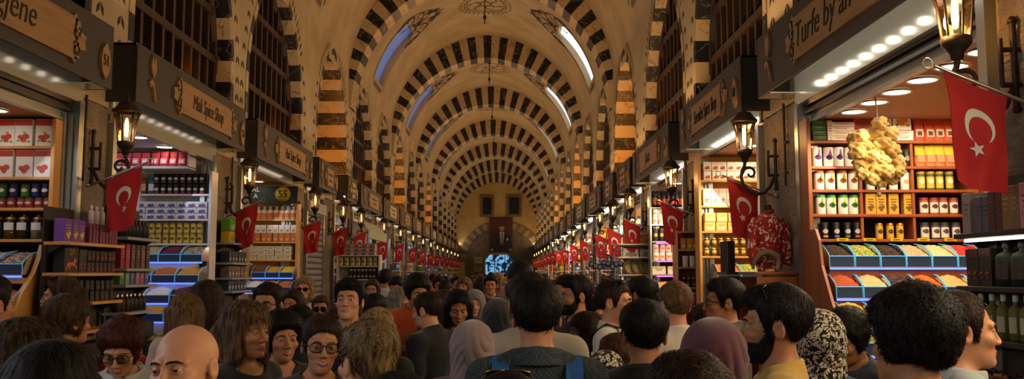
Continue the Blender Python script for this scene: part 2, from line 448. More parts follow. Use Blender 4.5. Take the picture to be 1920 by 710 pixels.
# side walls over the shops, with pointed niches
NICHES = [(.6, 3.2), (3.9, 6.6), (7.5, 10.2), (10.9, 13.8), (15.0, 17.75)] + [(18.6 + 3.52 * i, 21.3 + 3.52 * i) for i in range(12)]
BASE = 3.1
for side, XW in ((-1, XL), (1, XR)):
    wall = MB(); leafs = MB()
    prev = Y0
    for ni, (a, b) in enumerate(NICHES):
        c = (a + b) / 2; hw = (b - a) / 2; zs, za = 4.1, 5.92
        nx = NICHES[ni + 1][0] if ni + 1 < len(NICHES) else YE + .1
        end = (b + nx) / 2 if ni + 1 < len(NICHES) else YE + .1
        A = arch(hw, za - zs, 14); n = 14
        left = [(c + x, zs + z) for x, z in A[:n + 1]]; right = [(c - x, zs + z) for x, z in A[:n + 1]]
        blind = ni >= 4 and (ni - 4) % 3 == 0
        dp = .62 if blind else .24
        def q(p): wall.add([(XW, yy, zz) for yy, zz in p], [(0, 1, 2, 3)])
        q([(prev, BASE), (a, BASE), (a, zs), (prev, zs)]); q([(b, BASE), (end, BASE), (end, zs), (b, zs)])
        for k in range(n):
            q([(prev, left[k][1]), left[k], left[k + 1], (prev, left[k + 1][1])])
            q([right[k], (end, right[k][1]), (end, right[k + 1][1]), right[k + 1]])
        q([(prev, za), (end, za), (end, za + .35), (prev, za + .35)])
        q([(a, BASE), (b, BASE), (b, 3.25), (a, 3.25)])
        # striped jamb and archivolt
        st = MB(); XB = XW + side * dp
        path = [(a, 3.25 + .265 * k) for k in range(4)] + [(a, zs)]
        F = [(a, 3.25)]
        LP = [(a, 3.25), (a, zs)] + left[1:]
        # resample by height/arc in .25 courses
        pts = [LP[0]]; L = 0; step = .255
        dens = []
        for p0, p1 in zip(LP[:-1], LP[1:]):
            ln = math.dist(p0, p1); dens.append((L, L + ln, p0, p1)); L += ln
        def at(s):
            for l0, l1, p0, p1 in dens:
                if s <= l1 + 1e-9:
                    t = (s - l0) / (l1 - l0); return (p0[0] + (p1[0] - p0[0]) * t, p0[1] + (p1[1] - p0[1]) * t)
            return dens[-1][3]
        nst = int(round(L / step)); nst += (nst % 2 == 0)
        for k in range(nst):
            sub = 2
            for s_ in range(sub):
                p = at(L * (k + s_ / sub) / nst); r_ = at(L * (k + (s_ + 1) / sub) / nst)
                for mir in (0, 1):
                    P = [(2 * c - y, z) if mir else (y, z) for y, z in (p, r_)]
                    e = .11
                    O = []
                    for (y, z) in P:
                        dy, dz = y - c, max(0, z - zs); l = math.hypot(dy, dz) or 1
                        O.append((y + dy / l * e, z + dz / l * e) if z > zs else (y + (e if dy > 0 else -e), z))
                    xf = XW - side * .006
                    v = [(xf, *P[0]), (XB, *P[0]), (XB, *P[1]), (xf, *P[1]), (xf, *O[0]), (xf, *O[1])]
                    st.add(v, [(0, 1, 2, 3), (0, 3, 5, 4)], 1 if k % 2 == 0 else 0)
        tn += 1
        tag(st.build('trim_%d' % tn, ['marble_pale', 'marble_black']), kind='structure')
        # back of the niche
        outl = [(a, 3.25), (b, 3.25)] + [r for r in right] + left[-2::-1]
        bk = MB(); bk.add([(XB, y, z) for y, z in outl], [tuple(range(len(outl)))])
        tn += 1
        tag(bk.build('trim_%d' % tn, 'plaster_warm' if blind else 'pane_dark'), kind='structure')
        if not blind:
            wn += 1; f = MB(); xx = XB - side * .035
            def zat(y):
                d = min(abs(y - c), hw); k = 0
                for (y0, z0), (y1, z1) in zip(left[:-1], left[1:]):
                    if c - y1 <= d + 1e-9: return z0 + (z1 - z0) * ((c - d) - y0) / (y1 - y0 + 1e-9)
                return za
            for k in range(11):
                y = a + .04 + (b - a - .08) * k / 10; zt = zat(y)
                f.box((xx, y, (3.25 + zt) / 2), (.07, .085 if k in (0, 10) else .06, zt - 3.25))
            for z in (3.3, 3.72, 4.25, 4.8, 5.3):
                w_ = hw if z < zs else max(0.1, next((c - y for y, zz in left if zz >= z), .1))
                f.box((xx - side * .01, c, z), (.08, 2 * w_, .08 if z > 3.4 else .2))
            for (y0, z0), (y1, z1) in zip(left[:-1], left[1:]):
                for sg in (1, -1):
                    f.tube([(xx, c + sg * (y0 - c), z0), (xx, c + sg * (y1 - c), z1)], .05, 4, cap=False, smooth=False)
            tag(f.build('window_%d' % wn, 'wood_lattice'), kind='structure')
        # painted vine along the arch edge
        def lf(y, z, ang, ln=.12, wd=.045):
            d = (math.cos(ang), math.sin(ang)); e = (-d[1], d[0]); x = XW - side * .004
            leafs.add([(x, y - d[0] * ln / 2, z - d[1] * ln / 2), (x, y + e[0] * wd / 2, z + e[1] * wd / 2), (x, y + d[0] * ln / 2, z + d[1] * ln / 2), (x, y - e[0] * wd / 2, z - e[1] * wd / 2)], [(0, 1, 2, 3)])
        s = .2
        while s < L - .05:
            y, z = at(s)
            for mir in (0, 1):
                yy = 2 * c - y if mir else y
                dy, dz = yy - c, max(0, z - zs) if z > zs else 0; l = math.hypot(dy, dz) or 1
                oy, oz = yy + dy / l * .26, z + dz / l * .26
                if z > 5.0:
                    lf(oy, oz, math.atan2(dz, dy), .2, .045)
                else:
                    for sg in (-1, 1): lf(oy + sg * .035, oz, PI / 2 + sg * .45)
            s += .11 if at(s)[1] > 5.0 else .21
        prev = end
    wn_ = 'wall_left' if side < 0 else 'wall_right'
    W = wall.build(wn_, 'plaster'); tag(W, kind='structure')
    leafs.build('painted_vine', 'paint', W)

# far end wall
E_ = MB(); E_.box((XC, YE + .2, 6.2), (6.4, .3, 6.4)); E_.box((-2.35, YE + .2, 1.6), (2.2, .3, 3.2)); E_.box((2.15, YE + .2, 1.6), (2.7, .3, 3.2))
wf = E_.build('wall_far', 'plaster_warm'); tag(wf, kind='structure')
s = MB(); A = arch(2.95, 2.7, 16); B = arch(2.45, 2.3, 16); c0 = (-.15, 2.55)
Z_ = lambda p: (c0[0] + p[0], c0[1] + p[1])
for i in range(len(A) - 1):
    v = [(*([Z_(T[k])[0], yy, Z_(T[k])[1]]),) for T in (A, B) for k in (i, i + 1) for yy in (YE + .05, YE - .1)]
    s.add([(x + (0 if True else 0), y, z) for x, y, z in v], [(1, 3, 7, 5), (0, 1, 3, 2), (4, 6, 7, 5)], i % 2)
tn += 1; tag(s.build('trim_%d' % tn, ['stone_block', 'stone']), kind='structure')
f = MB(); door = arch(1.07, .75, 10); dz = 2.35; dc = -.26
inner = [(c0[0] + x, c0[1] + z) for x, z in B]
ol = [(inner[0][0], 0)] + inner + [(inner[-1][0], 0)]
# stone tympanum round the doorway: strips from the door outline to the arch
dl = [(dc - 1.07, 0)] + [(dc + x, dz + z) for x, z in door] + [(dc + 1.07, 0)]
def rs(P, n):
    d = [0]
    for a, b in zip(P[:-1], P[1:]): d.append(d[-1] + math.dist(a, b))
    o = []
    for k in range(n + 1):
        t = d[-1] * k / n; i = max(0, min(len(P) - 2, next((q for q in range(len(d) - 1) if d[q + 1] >= t), len(P) - 2)))
        u = (t - d[i]) / ((d[i + 1] - d[i]) or 1); o.append((P[i][0] + (P[i + 1][0] - P[i][0]) * u, P[i][1] + (P[i + 1][1] - P[i][1]) * u))
    return o
O1, O2 = rs(ol, 60), rs(dl, 60)
for k in range(60):
    f.add([(O1[k][0], YE - .02, O1[k][1]), (O1[k + 1][0], YE - .02, O1[k + 1][1]), (O2[k + 1][0], YE - .02, O2[k + 1][1]), (O2[k][0], YE - .02, O2[k][1])], [(0, 1, 2, 3)])
    f.add([(O2[k][0], YE - .02, O2[k][1]), (O2[k + 1][0], YE - .02, O2[k + 1][1]), (O2[k + 1][0], YE + .4, O2[k + 1][1]), (O2[k][0], YE + .4, O2[k][1])], [(0, 1, 2, 3)])
tn += 1; tag(f.build('trim_%d' % tn, 'stone_block'), kind='structure')
MATS['daylit'] = dict(kind='floral', c='#0a2038', c2='#6fb4e8', ns=2.4, r=.2)
m_ = M('daylit'); b_ = m_.node_tree.nodes['Principled BSDF']
src = b_.inputs['Base Color'].links[0].from_socket
m_.node_tree.links.new(src, b_.inputs['Emission Color']); b_.inputs['Emission Strength'].default_value = .9
d = MB(); d.add([(dc + (x if abs(x) < 1.08 else x), YE + .32, z) for x, z in [(p[0] - dc, p[1]) for p in dl]], [tuple(range(len(dl)))])
dr = d.build('door_1', m_); tag(dr, kind='structure')
g = MB()
for x in (-.36, .36): g.box((dc + x, YE + .29, 1.5), (.05, .05, 3.0))
for z in (1.1, 2.35): g.box((dc, YE + .29, z), (2.1, .05, .06))
g.tube([(dc + x, YE + .29, dz + z) for x, z in door], .04, 6)
g.build('door_frame', '#171a22', dr)
for i, (x0, x1) in enumerate(((-1.61, -.67), (.22, 1.26))):
    wn += 1; w = MB(); z0, z1 = 5.63, 7.15; t = .17; cx = (x0 + x1) / 2; cz = (z0 + z1) / 2; y = YE
    for x in (x0 + t / 2, x1 - t / 2): w.box((x, y, cz), (t, .16, z1 - z0))
    for z in (z0 + t / 2, z1 - t / 2): w.box((cx, y, z), (x1 - x0 - 2 * t, .16, t))
    o = w.build('window_%d' % wn, 'stone_block'); tag(o, kind='structure')
    MB().box((cx, y + .03, cz), (x1 - x0 - 2 * t, .04, z1 - z0 - 2 * t)).build('pane', 'pane_dark', o)
    k = MB()
    for q in range(1, 4): k.box((x0 + t + (x1 - x0 - 2 * t) * q / 4, y - .03, cz), (.03, .03, z1 - z0 - 2 * t))
    for q in range(1, 6): k.box((cx, y - .03, z0 + t + (z1 - z0 - 2 * t) * q / 6), (x1 - x0 - 2 * t, .03, .03))
    k.build('window_grille', '#14100c', o)
# white notices beside the doorway
for i, (z, hh, lb) in enumerate(((2.62, .42, 'white paper notice on the end wall, upper of two left of the doorway'), (1.98, .3, 'white notice with red foot on the end wall, lower of two left of the doorway'))):
    n_ = thing('notice_sign', lb, 'notice', (-1.75, YE - .032, z)); MB().box((0, 0, 0), (.55, .02, hh)).build('sheet', '#8f8a80', n_)
    k = MB()
    for q in range(3): k.box((0, -.012, hh * .3 - q * hh * .2), (.38, .004, .03))
    k.build('printed_line', '#6a1512' if i else '#3a3833', n_)

# banner with a portrait of a man in a dark suit
bn = thing('portrait_banner', 'large cloth banner with a portrait of a suited man hanging over the far doorway', 'banner', (-.17, YE - .16, 3.2))
MB().grid(lambda u, v: (-.8 + 1.6 * u, .03 * math.sin(u * 7) * (1 - v), 2.33 * v), 12, 4).build('cloth', '#4a1212', bn)
MB().tube([(-.85, 0, 2.34), (.85, 0, 2.34)], .025).build('hanging_rod', '#20150e', bn)
def flat(poly, y, mat, nm):
    MB().extr(poly, lambda u, v, w: (u, y - w, v), .006).build(nm, mat, bn)
def el(cx, cz, rx, rz, n=20): return [(cx + rx * math.cos(2 * PI * i / n), cz + rz * math.sin(2 * PI * i / n)) for i in range(n)]
flat([(-.72, .0), (.74, 0), (.76, .55), (.66, 1.12), (.3, 1.38), (-.18, 1.38), (-.55, 1.2), (-.7, .7)], -.05, '#0c0c12', 'suit_print')
flat([(-.02, .5), (.12, .5), (.24, 1.36), (-.1, 1.36)], -.058, '#a89c8c', 'shirt_print')
flat([(.02, .5), (.1, .5), (.12, 1.28), (.04, 1.28)], -.066, '#101018', 'tie_print')
flat(el(.05, 1.68, .19, .27), -.058, '#9a7050', 'face_print')
flat([(.05 + .2 * math.cos(t), 1.74 + .24 * math.sin(t)) for t in [PI * i / 10 for i in range(11)]], -.066, '#3a2c22', 'hair_print')
flat([(.38, .75), (.5, .78), (.48, .95), (.4, .92)], -.066, '#b8b0a4', 'handkerchief_print')
flat(el(-.62, .12, .1, .08), -.066, '#9a7050', 'hand_print'); flat(el(.64, .12, .1, .08), -.066, '#9a7050', 'hand_print')
MATS.update({
 'signbox': dict(c='#3a3631', c2='#2f2c28', ns=40, r=.55, bump=.05, bs=200),
 'plaque': dict(kind='wood', c='#8c683c', c2='#a37c4c', ns=3, stretch=(.3, 1, 3), r=.5),
 'plaque_pale': dict(kind='wood', c='#a69372', c2='#bdaa88', ns=3, stretch=(.3, 1, 3), r=.5),
 'ink': dict(c='#140d08', r=.6),
 'alu': dict(c='#9fa6a6', r=.28, metal=.85), 'alu_pale': dict(c='#c9c6b6', r=.16, metal=.45),
 'shutter': dict(c='#4a4640', r=.4, metal=.7),
 'iron': dict(c='#3a2c20', r=.5, metal=.3), 'lampglass': dict(kind='glass', c='#f2e6c8', r=.1, ior=1.4),
 'bulb': dict(c='#ffe0b0', e='#ffc880', es=10.0), 'led': dict(c='#ffffff', e='#fff4e0', es=16.0), 'led_dim': dict(c='#ffffff', e='#f4e8d8', es=2.0),
 'downlight': dict(c='#ffffff', e='#fff2dc', es=9.0), 'flag': dict(c='#b01414', r=.75, sheen=.2), 'flagwhite': dict(c='#d8d2c4', r=.8),
 'steel': dict(c='#b0aca4', r=.3, metal=.9), 'void': dict(c='#0c0b0a', r=.9),
})
# openings: (y0, y1), signs: (y0, y1)
REG = [(18.5 + 3.52 * i, 21.2 + 3.52 * i) for i in range(11)]
OPEN = {1: [(3.96, 6.65), (7.6, 9.95), (10.85, 13.4), (14.2, 15.7), (16.3, 17.8)] + REG,
        -1: [(3.7, 6.6), (7.1, 9.68), (10.6, 13.2), (14.2, 15.6), (16.5, 17.8)] + REG}
SIGN = {1: [(3.4, 6.88), (7.38, 10.0), (10.7, 13.7), (14.0, 15.6), (16.2, 17.7)] + [(a - .2, b + .2) for a, b in REG],
        -1: [(3.2, 6.58), (7.02, 10.02), (10.53, 13.6), (14.1, 15.6), (16.7, 17.75)] + [(a - .2, b + .2) for a, b in REG]}
XS = {1: XR, -1: XL}
SN = {1: 'right', -1: 'left'}
def out(side, d): return XS[side] - side * d      # d metres out of the wall into the street

# stone piers between the shops (structure), front slightly rough
pn = 0
for side in (1, -1):
    prev = 2.8 if side == 1 else 3.0
    for i, (a, b) in enumerate(OPEN[side] + [(YE, YE)]):
        if a - prev > .05:
            mb = MB(); y0, y1 = prev, a
            near = a < 15
            nu, nv = (max(3, int((y1 - y0) / .05)), 62) if near else (1, 1)
            rr = random.Random(i * 7 + side)
            H_ = [[rr.uniform(-.012, .012) if near else 0 for _ in range(nv + 1)] for _ in range(nu + 1)]
            def fn(u, v):
                k, l = int(round(u * nu)), int(round(v * nv)); z = 3.11 * v; y = y0 + (y1 - y0) * u
                joint = .02 if near and (int(z / .52) != int((z + .05) / .52)) else 0
                e = 0 if 0 < k < nu else .02
                return (XS[side] - side * (.0 + H_[k][l] - joint - (e if near else 0)), y, z)
            mb.grid(fn, nu, nv, smooth=near)
            for yy in (y0, y1):
                x0 = XS[side] + side * .01; x1 = XS[side] + side * 2.0
                mb.add([(x0, yy, 0), (x1, yy, 0), (x1, yy, 3.11), (x0, yy, 3.11)], [(0, 1, 2, 3)], 1)
            tn += 1; tag(mb.build('trim_%d' % tn, ['stone', '#b9ad98']), kind='structure')
        prev = b

def sign_text(i, side):
    T = {(1, 0): 'Turfe by an', (1, 1): 'Serenket Spice Shop', (1, 2): 'Joza', (-1, 0): 'Hygjene', (-1, 1): 'Misk Spice Shop', (-1, 2): 'Nari Spice Shop'}
    return T.get((side, i))
NUMB = {(-1, 0): '51', (-1, 1): '53', (1, 1): '60', (-1, 2): '55', (1, 2): '62'}
def fret(mb, cu, cv, sg, h, y):
    # carved end of a plaque: lobed outline and pierced rings
    P = []
    for k in range(25):
        t = -PI / 2 + PI * k / 24; r = h * .5 * (1 + .1 * math.cos(k * PI / 2 + PI)); P.append((cu + sg * (r * math.cos(t) * .8 + (.2 * h if abs(t) < .3 else 0)), cv + r * 1.12 * math.sin(t)))
    P = [(cu, cv - h * .5)] + P + [(cu, cv + h * .5)]
    mb.extr(P if sg > 0 else P[::-1], lambda u, v, w: (u, y - w, v), .022)
def fretdark(mb, cu, cv, sg, h, y):
    rr = random.Random(5)
    for k in range(34):
        t = rr.uniform(-1.35, 1.35); q = rr.uniform(.1, .46) * h
        u, v = cu + sg * q * math.cos(t) * .82, cv + q * 1.08 * math.sin(t); s_ = h * rr.uniform(.025, .05)
        mb.extr([(u + s_ * math.cos(a), v + s_ * 1.3 * math.sin(a)) for a in [2 * PI * i / 7 for i in range(7)]], lambda u, v, w: (u, y - w, v), .003)
SHOPW = ['nearest', 'second nearest', 'third nearest', 'fourth nearest', 'fifth nearest', 'sixth nearest', 'seventh nearest', 'eighth nearest', 'ninth nearest', 'tenth nearest', 'eleventh nearest', 'twelfth nearest', 'thirteenth nearest', 'fourteenth nearest', 'fifteenth nearest', 'sixteenth nearest', 'seventeenth nearest']
def sign(side, i):
    a, b = SIGN[side][i]; L = b - a; txt = sign_text(i, side); rz = PI / 2 if side < 0 else -PI / 2
    lb = {(1, 0): 'dark sign box lettered Turfe over the spice shop with hanging sponges', (1, 1): 'dark sign box numbered 60 with a wooden Spice Shop plaque', (1, 2): 'dark sign box just past number 60 on the right',
          (-1, 0): 'dark sign box numbered 51 at the upper left edge', (-1, 1): 'dark sign box lettered Misk Spice Shop', (-1, 2): 'dark sign box lettered Nari Spice Shop'}.get((side, i), 'dark shop sign box with wooden plaque, %s on the %s side' % (NUM[i], SN[side]))
    t = thing('shop_sign', lb, 'shop sign', (out(side, 0), (a + b) / 2, 3.14), rz, 'sign boxes over the shops')
    H_ = .49; D = .25
    q = MB()                                  # hollow box, open below: front, top and two ends
    q.box((0, -D + .01, H_ / 2), (L, .02, H_), bev=.003); q.box((0, -D / 2 + .01, H_ - .01), (L, D - .02, .02))
    for sg in (-1, 1): q.box((sg * (L / 2 - .01), -D / 2 + .01, H_ / 2), (.02, D - .02, H_)); 
    q.build('sign_box', 'signbox', t)
    q = MB(); q.box((-L / 2 + .13 if side > 0 else L / 2 - .13, -D / 2 + .005, .006), (.22, D - .03, .01)); q.build('soffit_panel', 'alu_pale', t)
    y = -D
    pw = min(1.75, L * .57) if txt else L * .5; ph = .3; pc = (0.06 if side < 0 else .02) * L; pz = .235
    if (side, i) == (1, 0): pw = 2.1; pc = .14
    if (side, i) == (-1, 0): pw = 1.9; pc = .2
    pm = 'plaque' if i < 3 or i % 2 else 'plaque_pale'
    p = MB(); p.box((pc, y - .011, pz), (pw - .24, .022, ph)); fret(p, pc - pw / 2 + .12, pz, -1, ph, y); fret(p, pc + pw / 2 - .12, pz, 1, ph, y)
    P = p.build('plaque', pm, t)
    if i < 9:
        for sg in (-1, 1): k = MB(); fretdark(k, pc + sg * (pw / 2 - .12), pz, sg, ph, y - .022); k.build('carving', 'ink', P)
    if txt: text('lettering', txt, .21 if len(txt) > 12 else .25, 'ink', P, (pc - (.42 if (side, i) == (1, 0) else 0), y - .024, pz), (PI / 2, 0, 0), .003, .2, xs={19: .56, 15: .66}.get(len(txt), .85))
    elif i < 9:
        q = MB()
        for r_ in range(2): q.box((pc, y - .024, pz + .045 - r_ * .1), (pw * (.42 - .1 * r_), .004, .035))
        q.build('lettering', 'ink', P)
    # carved tulip
    if i < 8:
        tu = MB(); u0 = -L / 2 + min(.32, L * .1); em = lambda u, v, w: (u0 + u, y - w, .02 + v)
        tu.extr([(0, .24), (.04, .28), (.055, .33), (.045, .38), (.02, .44), (.012, .35), (0, .45), (-.012, .35), (-.02, .44), (-.045, .38), (-.055, .33), (-.04, .28)], em, .02)
        tu.extr([(-.075, .2), (-.03, .225), (.01, .2), (.05, .1), (.075, .04), (.06, .04), (.02, .12), (-.005, .17), (-.03, .18), (-.045, .15), (-.06, .16)], em, .02)
        tu.build('carved_tulip', 'plaque', t)
        n_ = MB(); u1 = L / 2 - min(.15, L * .06)
        n_.extr([(-.075, 0), (-.055, .08), (0, .14), (.055, .08), (.075, 0), (.055, -.08), (0, -.14), (-.055, -.08)], lambda u, v, w: (u1 + u, y - w, .19 + v), .02)
        N_ = n_.build('number_plate', 'plaque', t)
        if (side, i) in NUMB: text('number', NUMB[(side, i)], .12, 'ink', N_, (u1, y - .022, .19), (PI / 2, 0, 0), .003, xs=.8)
    return t

def front(side, i):
    # roller shutter frame: two guide posts, lit header panel, slot and bottom rail
    a, b = OPEN[side][i]; L = b - a; rz = PI / 2 if side < 0 else -PI / 2
    t = thing('shutter_frame', 'aluminium roller shutter frame of the %s shop on the %s side' % (SHOPW[i], SN[side]), 'shutter frame', (out(side, 0), (a + b) / 2, 0), rz, 'shutter frames round the shop openings')
    zp = 2.99 if (side, i) == (-1, 1) else 3.08 if i in (1, 2) else 3.05
    for sg in (-1, 1):
        p = MB(); p.box((sg * (L / 2 - .04), .0, 1.525), (.075, .09, 3.05)); p.box((sg * (L / 2 - .1), .02, 1.47), (.03, .05, 2.94)); p.box((sg * (L / 2 - .145), .05, 1.47), (.03, .05, 2.94))
        p.build('guide_post', 'alu', t)
    h = MB(); h.box((0, -.022, (zp + 3.33) / 2), (L, .02, 3.33 - zp)); h.box((0, -.01, zp - .005), (L, .05, .012)); h.build('header_panel', 'alu_pale', t)
    s_ = MB(); up = i in (1, 2)          # shutter rolled right up in these two
    for k in range(0 if up else 3): s_.box((0, .03 + .03 * (k % 2), 3.03 - k * .03), (L - .2, .04, .024))
    if not up: s_.build('shutter_slat', 'shutter', t)
    r_ = MB(); r_.box((0, .07, 2.92), (L - .16, .04, .07)); r_.box((0, .045, 2.892), (L - .16, .02, .016)); None if up else r_.build('bottom_rail', 'alu', t)
    if i < 12:
        n = int(L / .2) if i < 5 else 4
        for k in range(n): e = MB(); e.box((-L / 2 + L * (k + .5) / n, -.2, 3.2), (.05 if i < 5 else L / n * .6, .03, .03)); e.build('led_lamp', 'led' if side > 0 else 'led_dim', t)
for side in (1, -1):
    for i in range(len(OPEN[side])):
        sign(side, i); front(side, i)

# ---------------------------------------------------------------- lanterns
def make_lamp():
    t = thing('wall_lantern', 'x', 'wall lantern', (0, 0, 0), 0, 'wall lanterns on the shop piers')
    yl = -.28
    cap = MB(); cap.lathe([(.112, .29), (.115, .298), (.105, .31), (.085, .325), (.07, .35), (.066, .352), (.06, .368), (.03, .378), (.012, .385), (.011, .4), (.017, .408), (.01, .42), (.006, .44), (.0, .45)], (0, yl, 0), 12, smooth=False)
    cap.build('cap', 'iron', t)
    GP = [(.055, .05), (.062, .12), (.07, .2), (.085, .262), (.1, .292)]
    g = MB(); g.lathe(GP, (0, yl, 0), 6, smooth=False); g.build('glass_shade', 'lampglass', t)
    cg = MB()
    for k in range(6):
        q = 2 * PI * k / 6; cg.tube([((r + .003) * math.cos(q), yl + (r + .003) * math.sin(q), z) for r, z in GP], .0055, 5)
    for r, z in (GP[0], GP[-1]): cg.tube([((r + .003) * math.cos(2 * PI * k / 12), yl + (r + .003) * math.sin(2 * PI * k / 12), z) for k in range(13)], .007, 5)
    cg.build('cage', 'iron', t)
    bs = MB(); bs.lathe([(.0, -.05), (.025, -.05), (.03, -.02), (.045, .0), (.064, .022), (.066, .05), (.05, .055), (.0, .055)], (0, yl, 0), 12); bs.build('collar', 'iron', t)
    bl = MB(); bl.lathe([(.0, .09), (.012, .1), (.016, .14), (.016, .2), (.01, .235), (.0, .245)], (0, yl, 0), 8); bl.build('bulb', 'bulb', t)
    ar = MB(); cr = [(0, -.03, -.17), (0, -.05, -.2), (0, -.075, -.255), (0, -.125, -.305), (0, -.19, -.32), (0, -.255, -.29), (0, -.3, -.235), (0, -.315, -.175), (0, -.305, -.12), (0, -.285, -.08), (0, yl, -.05)]
    ar.tube(cr, .0145, 8)
    sp = [(0, yl + .04 - (.062 - .0026 * k) * math.cos(.33 * k), -.145 + (.062 - .0026 * k) * math.sin(.33 * k)) for k in range(20)]
    ar.tube(sp, [.013 - .0002 * k for k in range(20)], 8); ar.build('scroll_arm', 'iron', t)
    wb = MB(); wb.tube([(0, -.025, -.27), (0, -.025, .12)], .015, 8); wb.tube([(0, -.085, -.16), (0, -.085, .05)], .012, 8)
    for z in (.0, -.16): wb.tube([(0, 0, z), (0, -.09, z)], .012, 8)
    wb.lathe([(.0, .12), (.02, .12), (.022, .135), (.012, .15), (.0, .155)], (0, -.025, 0), 8); wb.lathe([(.0, -.29), (.016, -.285), (.022, -.27), (.014, -.255)], (0, -.025, 0), 8)
    wb.build('wall_bracket', 'iron', t)
    return t
LAMP0 = make_lamp()
def make_flag():
    t = thing('flag', 'x', 'flag', (0, 0, 0), 0, 'small red flags on the shop piers')
    p0, p1 = Vector((0, 0, 0)), Vector((0, -.46, .19))
    pm = MB(); pm.tube([p0, p1], .009, 8); pm.lathe([(.0, 0), (.03, 0), (.03, .02), (.012, .03), (.012, .04)], (0, 0, 0), 10)
    pm.build('pole', 'steel', t)
    rg = MB(); rg.tube([p1 + Vector((0, -.03 - .022 * math.cos(2 * PI * k / 14), .01 + .022 * math.sin(2 * PI * k / 14))) for k in range(15)], .004, 6, cap=False); rg.build('finial_ring', 'steel', t)
    W, Ln = .285, .43
    def P(u, v, off=0):
        # u along the pole from its tip, v down
        b = p1.lerp(p0, .08 + u * .58); sh = (u - .5) * v * -.06
        wv = .016 * math.sin(u * 9 + v * 4) * (.25 + v) + .012 * math.sin(v * 7 - u * 3)
        return (wv + off, b.y + sh + .012 * v, b.z - .012 - v * Ln * (1 + .04 * math.sin(u * 5)) - (.03 * v * (1 - u)))
    f = MB(); f.grid(P, 14, 18); f.add([P(i / 14, j / 18, .0035) for i in range(15) for j in range(19)], [(i * 19 + j, (i + 1) * 19 + j, (i + 1) * 19 + j + 1, i * 19 + j + 1) for i in range(14) for j in range(18)], 0, True)
    f.build('cloth', 'flag', t)
    for nm in ('crescent', 'star'):
        k = MB()
        for off in (-.002, .0056):
            if nm == 'crescent':
                R1, R2 = .25, .2; cu, cv = .5, .40; c2 = cv + .0625 * W / Ln * 1.25
                a1 = .45; n = 22; vs = []; fs = []
                for q in range(n + 1):
                    t_ = PI / 2 + a1 + (2 * PI - 2 * a1) * q / n
                    o1 = (cu + R1 * math.cos(t_), cv + R1 * W / Ln * math.sin(t_)); w_ = math.sin(PI * q / n) ** .8
                    i1 = (cu + (R1 - .115 * w_) * math.cos(t_), cv + (R1 - .115 * w_) * W / Ln * math.sin(t_) + 0)
                    vs += [P(*o1, off), P(*i1, off)]
                fs = [(2 * q, 2 * q + 1, 2 * q + 3, 2 * q + 2) for q in range(n)]
                k.add(vs, fs, 0, True)
            else:
                cu, cv = .44, .62; vs = [P(cu, cv, off)]
                for q in range(10):
                    r_ = .115 if q % 2 == 0 else .046; t_ = PI / 2 + .3 + PI * q / 5
                    vs.append(P(cu + r_ * math.cos(t_), cv + r_ * W / Ln * math.sin(t_), off))
                k.add(vs, [(0, 1 + q, 1 + (q + 1) % 10) for q in range(10)], 0, True)
        k.build(nm, 'flagwhite', t)
    return t
FLAG0 = make_flag()
firstL = firstF = True
PIER = {}
for side in (1, -1):
    rz = PI / 2 if side < 0 else -PI / 2
    O = OPEN[side]
    ps = [3.78 if side == 1 else 3.2] + [(O[i][1] + O[i + 1][0]) / 2 for i in range(len(O) - 1)] + [O[-1][1] + .4]
    if side == 1: ps[1] = 7.2
    if side == -1: ps[1] = 6.8
    if side == -1: ps[4] = 16.1
    PIER[side] = ps
    for k, y in enumerate(ps):
        if side == -1 and k == 0: continue
        where = {(1, 0): 'black iron lantern cut by the upper right edge of the photo', (1, 1): 'black iron lantern on the stone pier left of the sponge shop', (-1, 1): 'black iron lantern on the rough pier beside the sign numbered 51',
                 (-1, 2): 'black iron lantern between the Misk and Nari sign boxes', (1, 2): 'black iron lantern under the sign past number 60'}.get((side, k), 'black iron wall lantern, %s from the front on the %s side' % (NUM[k], SN[side]))
        loc = (out(side, .0), y, 2.72)
        if k == 0 and side == 1: loc = (out(side, -.0), y, 2.74)
        if firstL: l = LAMP0; l.location = loc; l.rotation_euler = (0, 0, rz); l['label'] = where; firstL = False
        else: l = dup(LAMP0, loc, rz, where)
        fl = {(1, 0): 'large red flag with white crescent and star in front of the sponge shop', (1, 1): 'red flag with crescent and star above the red patterned jacket', (-1, 1): 'red flag with crescent and star on the rough pier left of the Misk shelves',
              (-1, 2): 'red flag with crescent and star left of the Nari shop shelves'}.get((side, k), 'red flag with crescent and star, %s from the front on the %s side' % (NUM[k], SN[side]))
        fy = y - .15 if (side, k) == (1, 0) else y + .06 if (side, k) == (1, 1) else y - .02 if side < 0 and k < 3 else y - .1 if k < 3 else y - .24
        dz = {(1, 1): -.04, (1, 0): .02}.get((side, k), R.uniform(-.04, .03))
        loc = (out(side, .0), fy, 2.42 + dz); jz = rz + R.uniform(-.25, .25) if k > 1 else rz
        if firstF: l = FLAG0; l.location = loc; l.rotation_euler = (0, 0, rz); l['label'] = fl; firstF = False
        else: l = dup(FLAG0, loc, jz, fl)

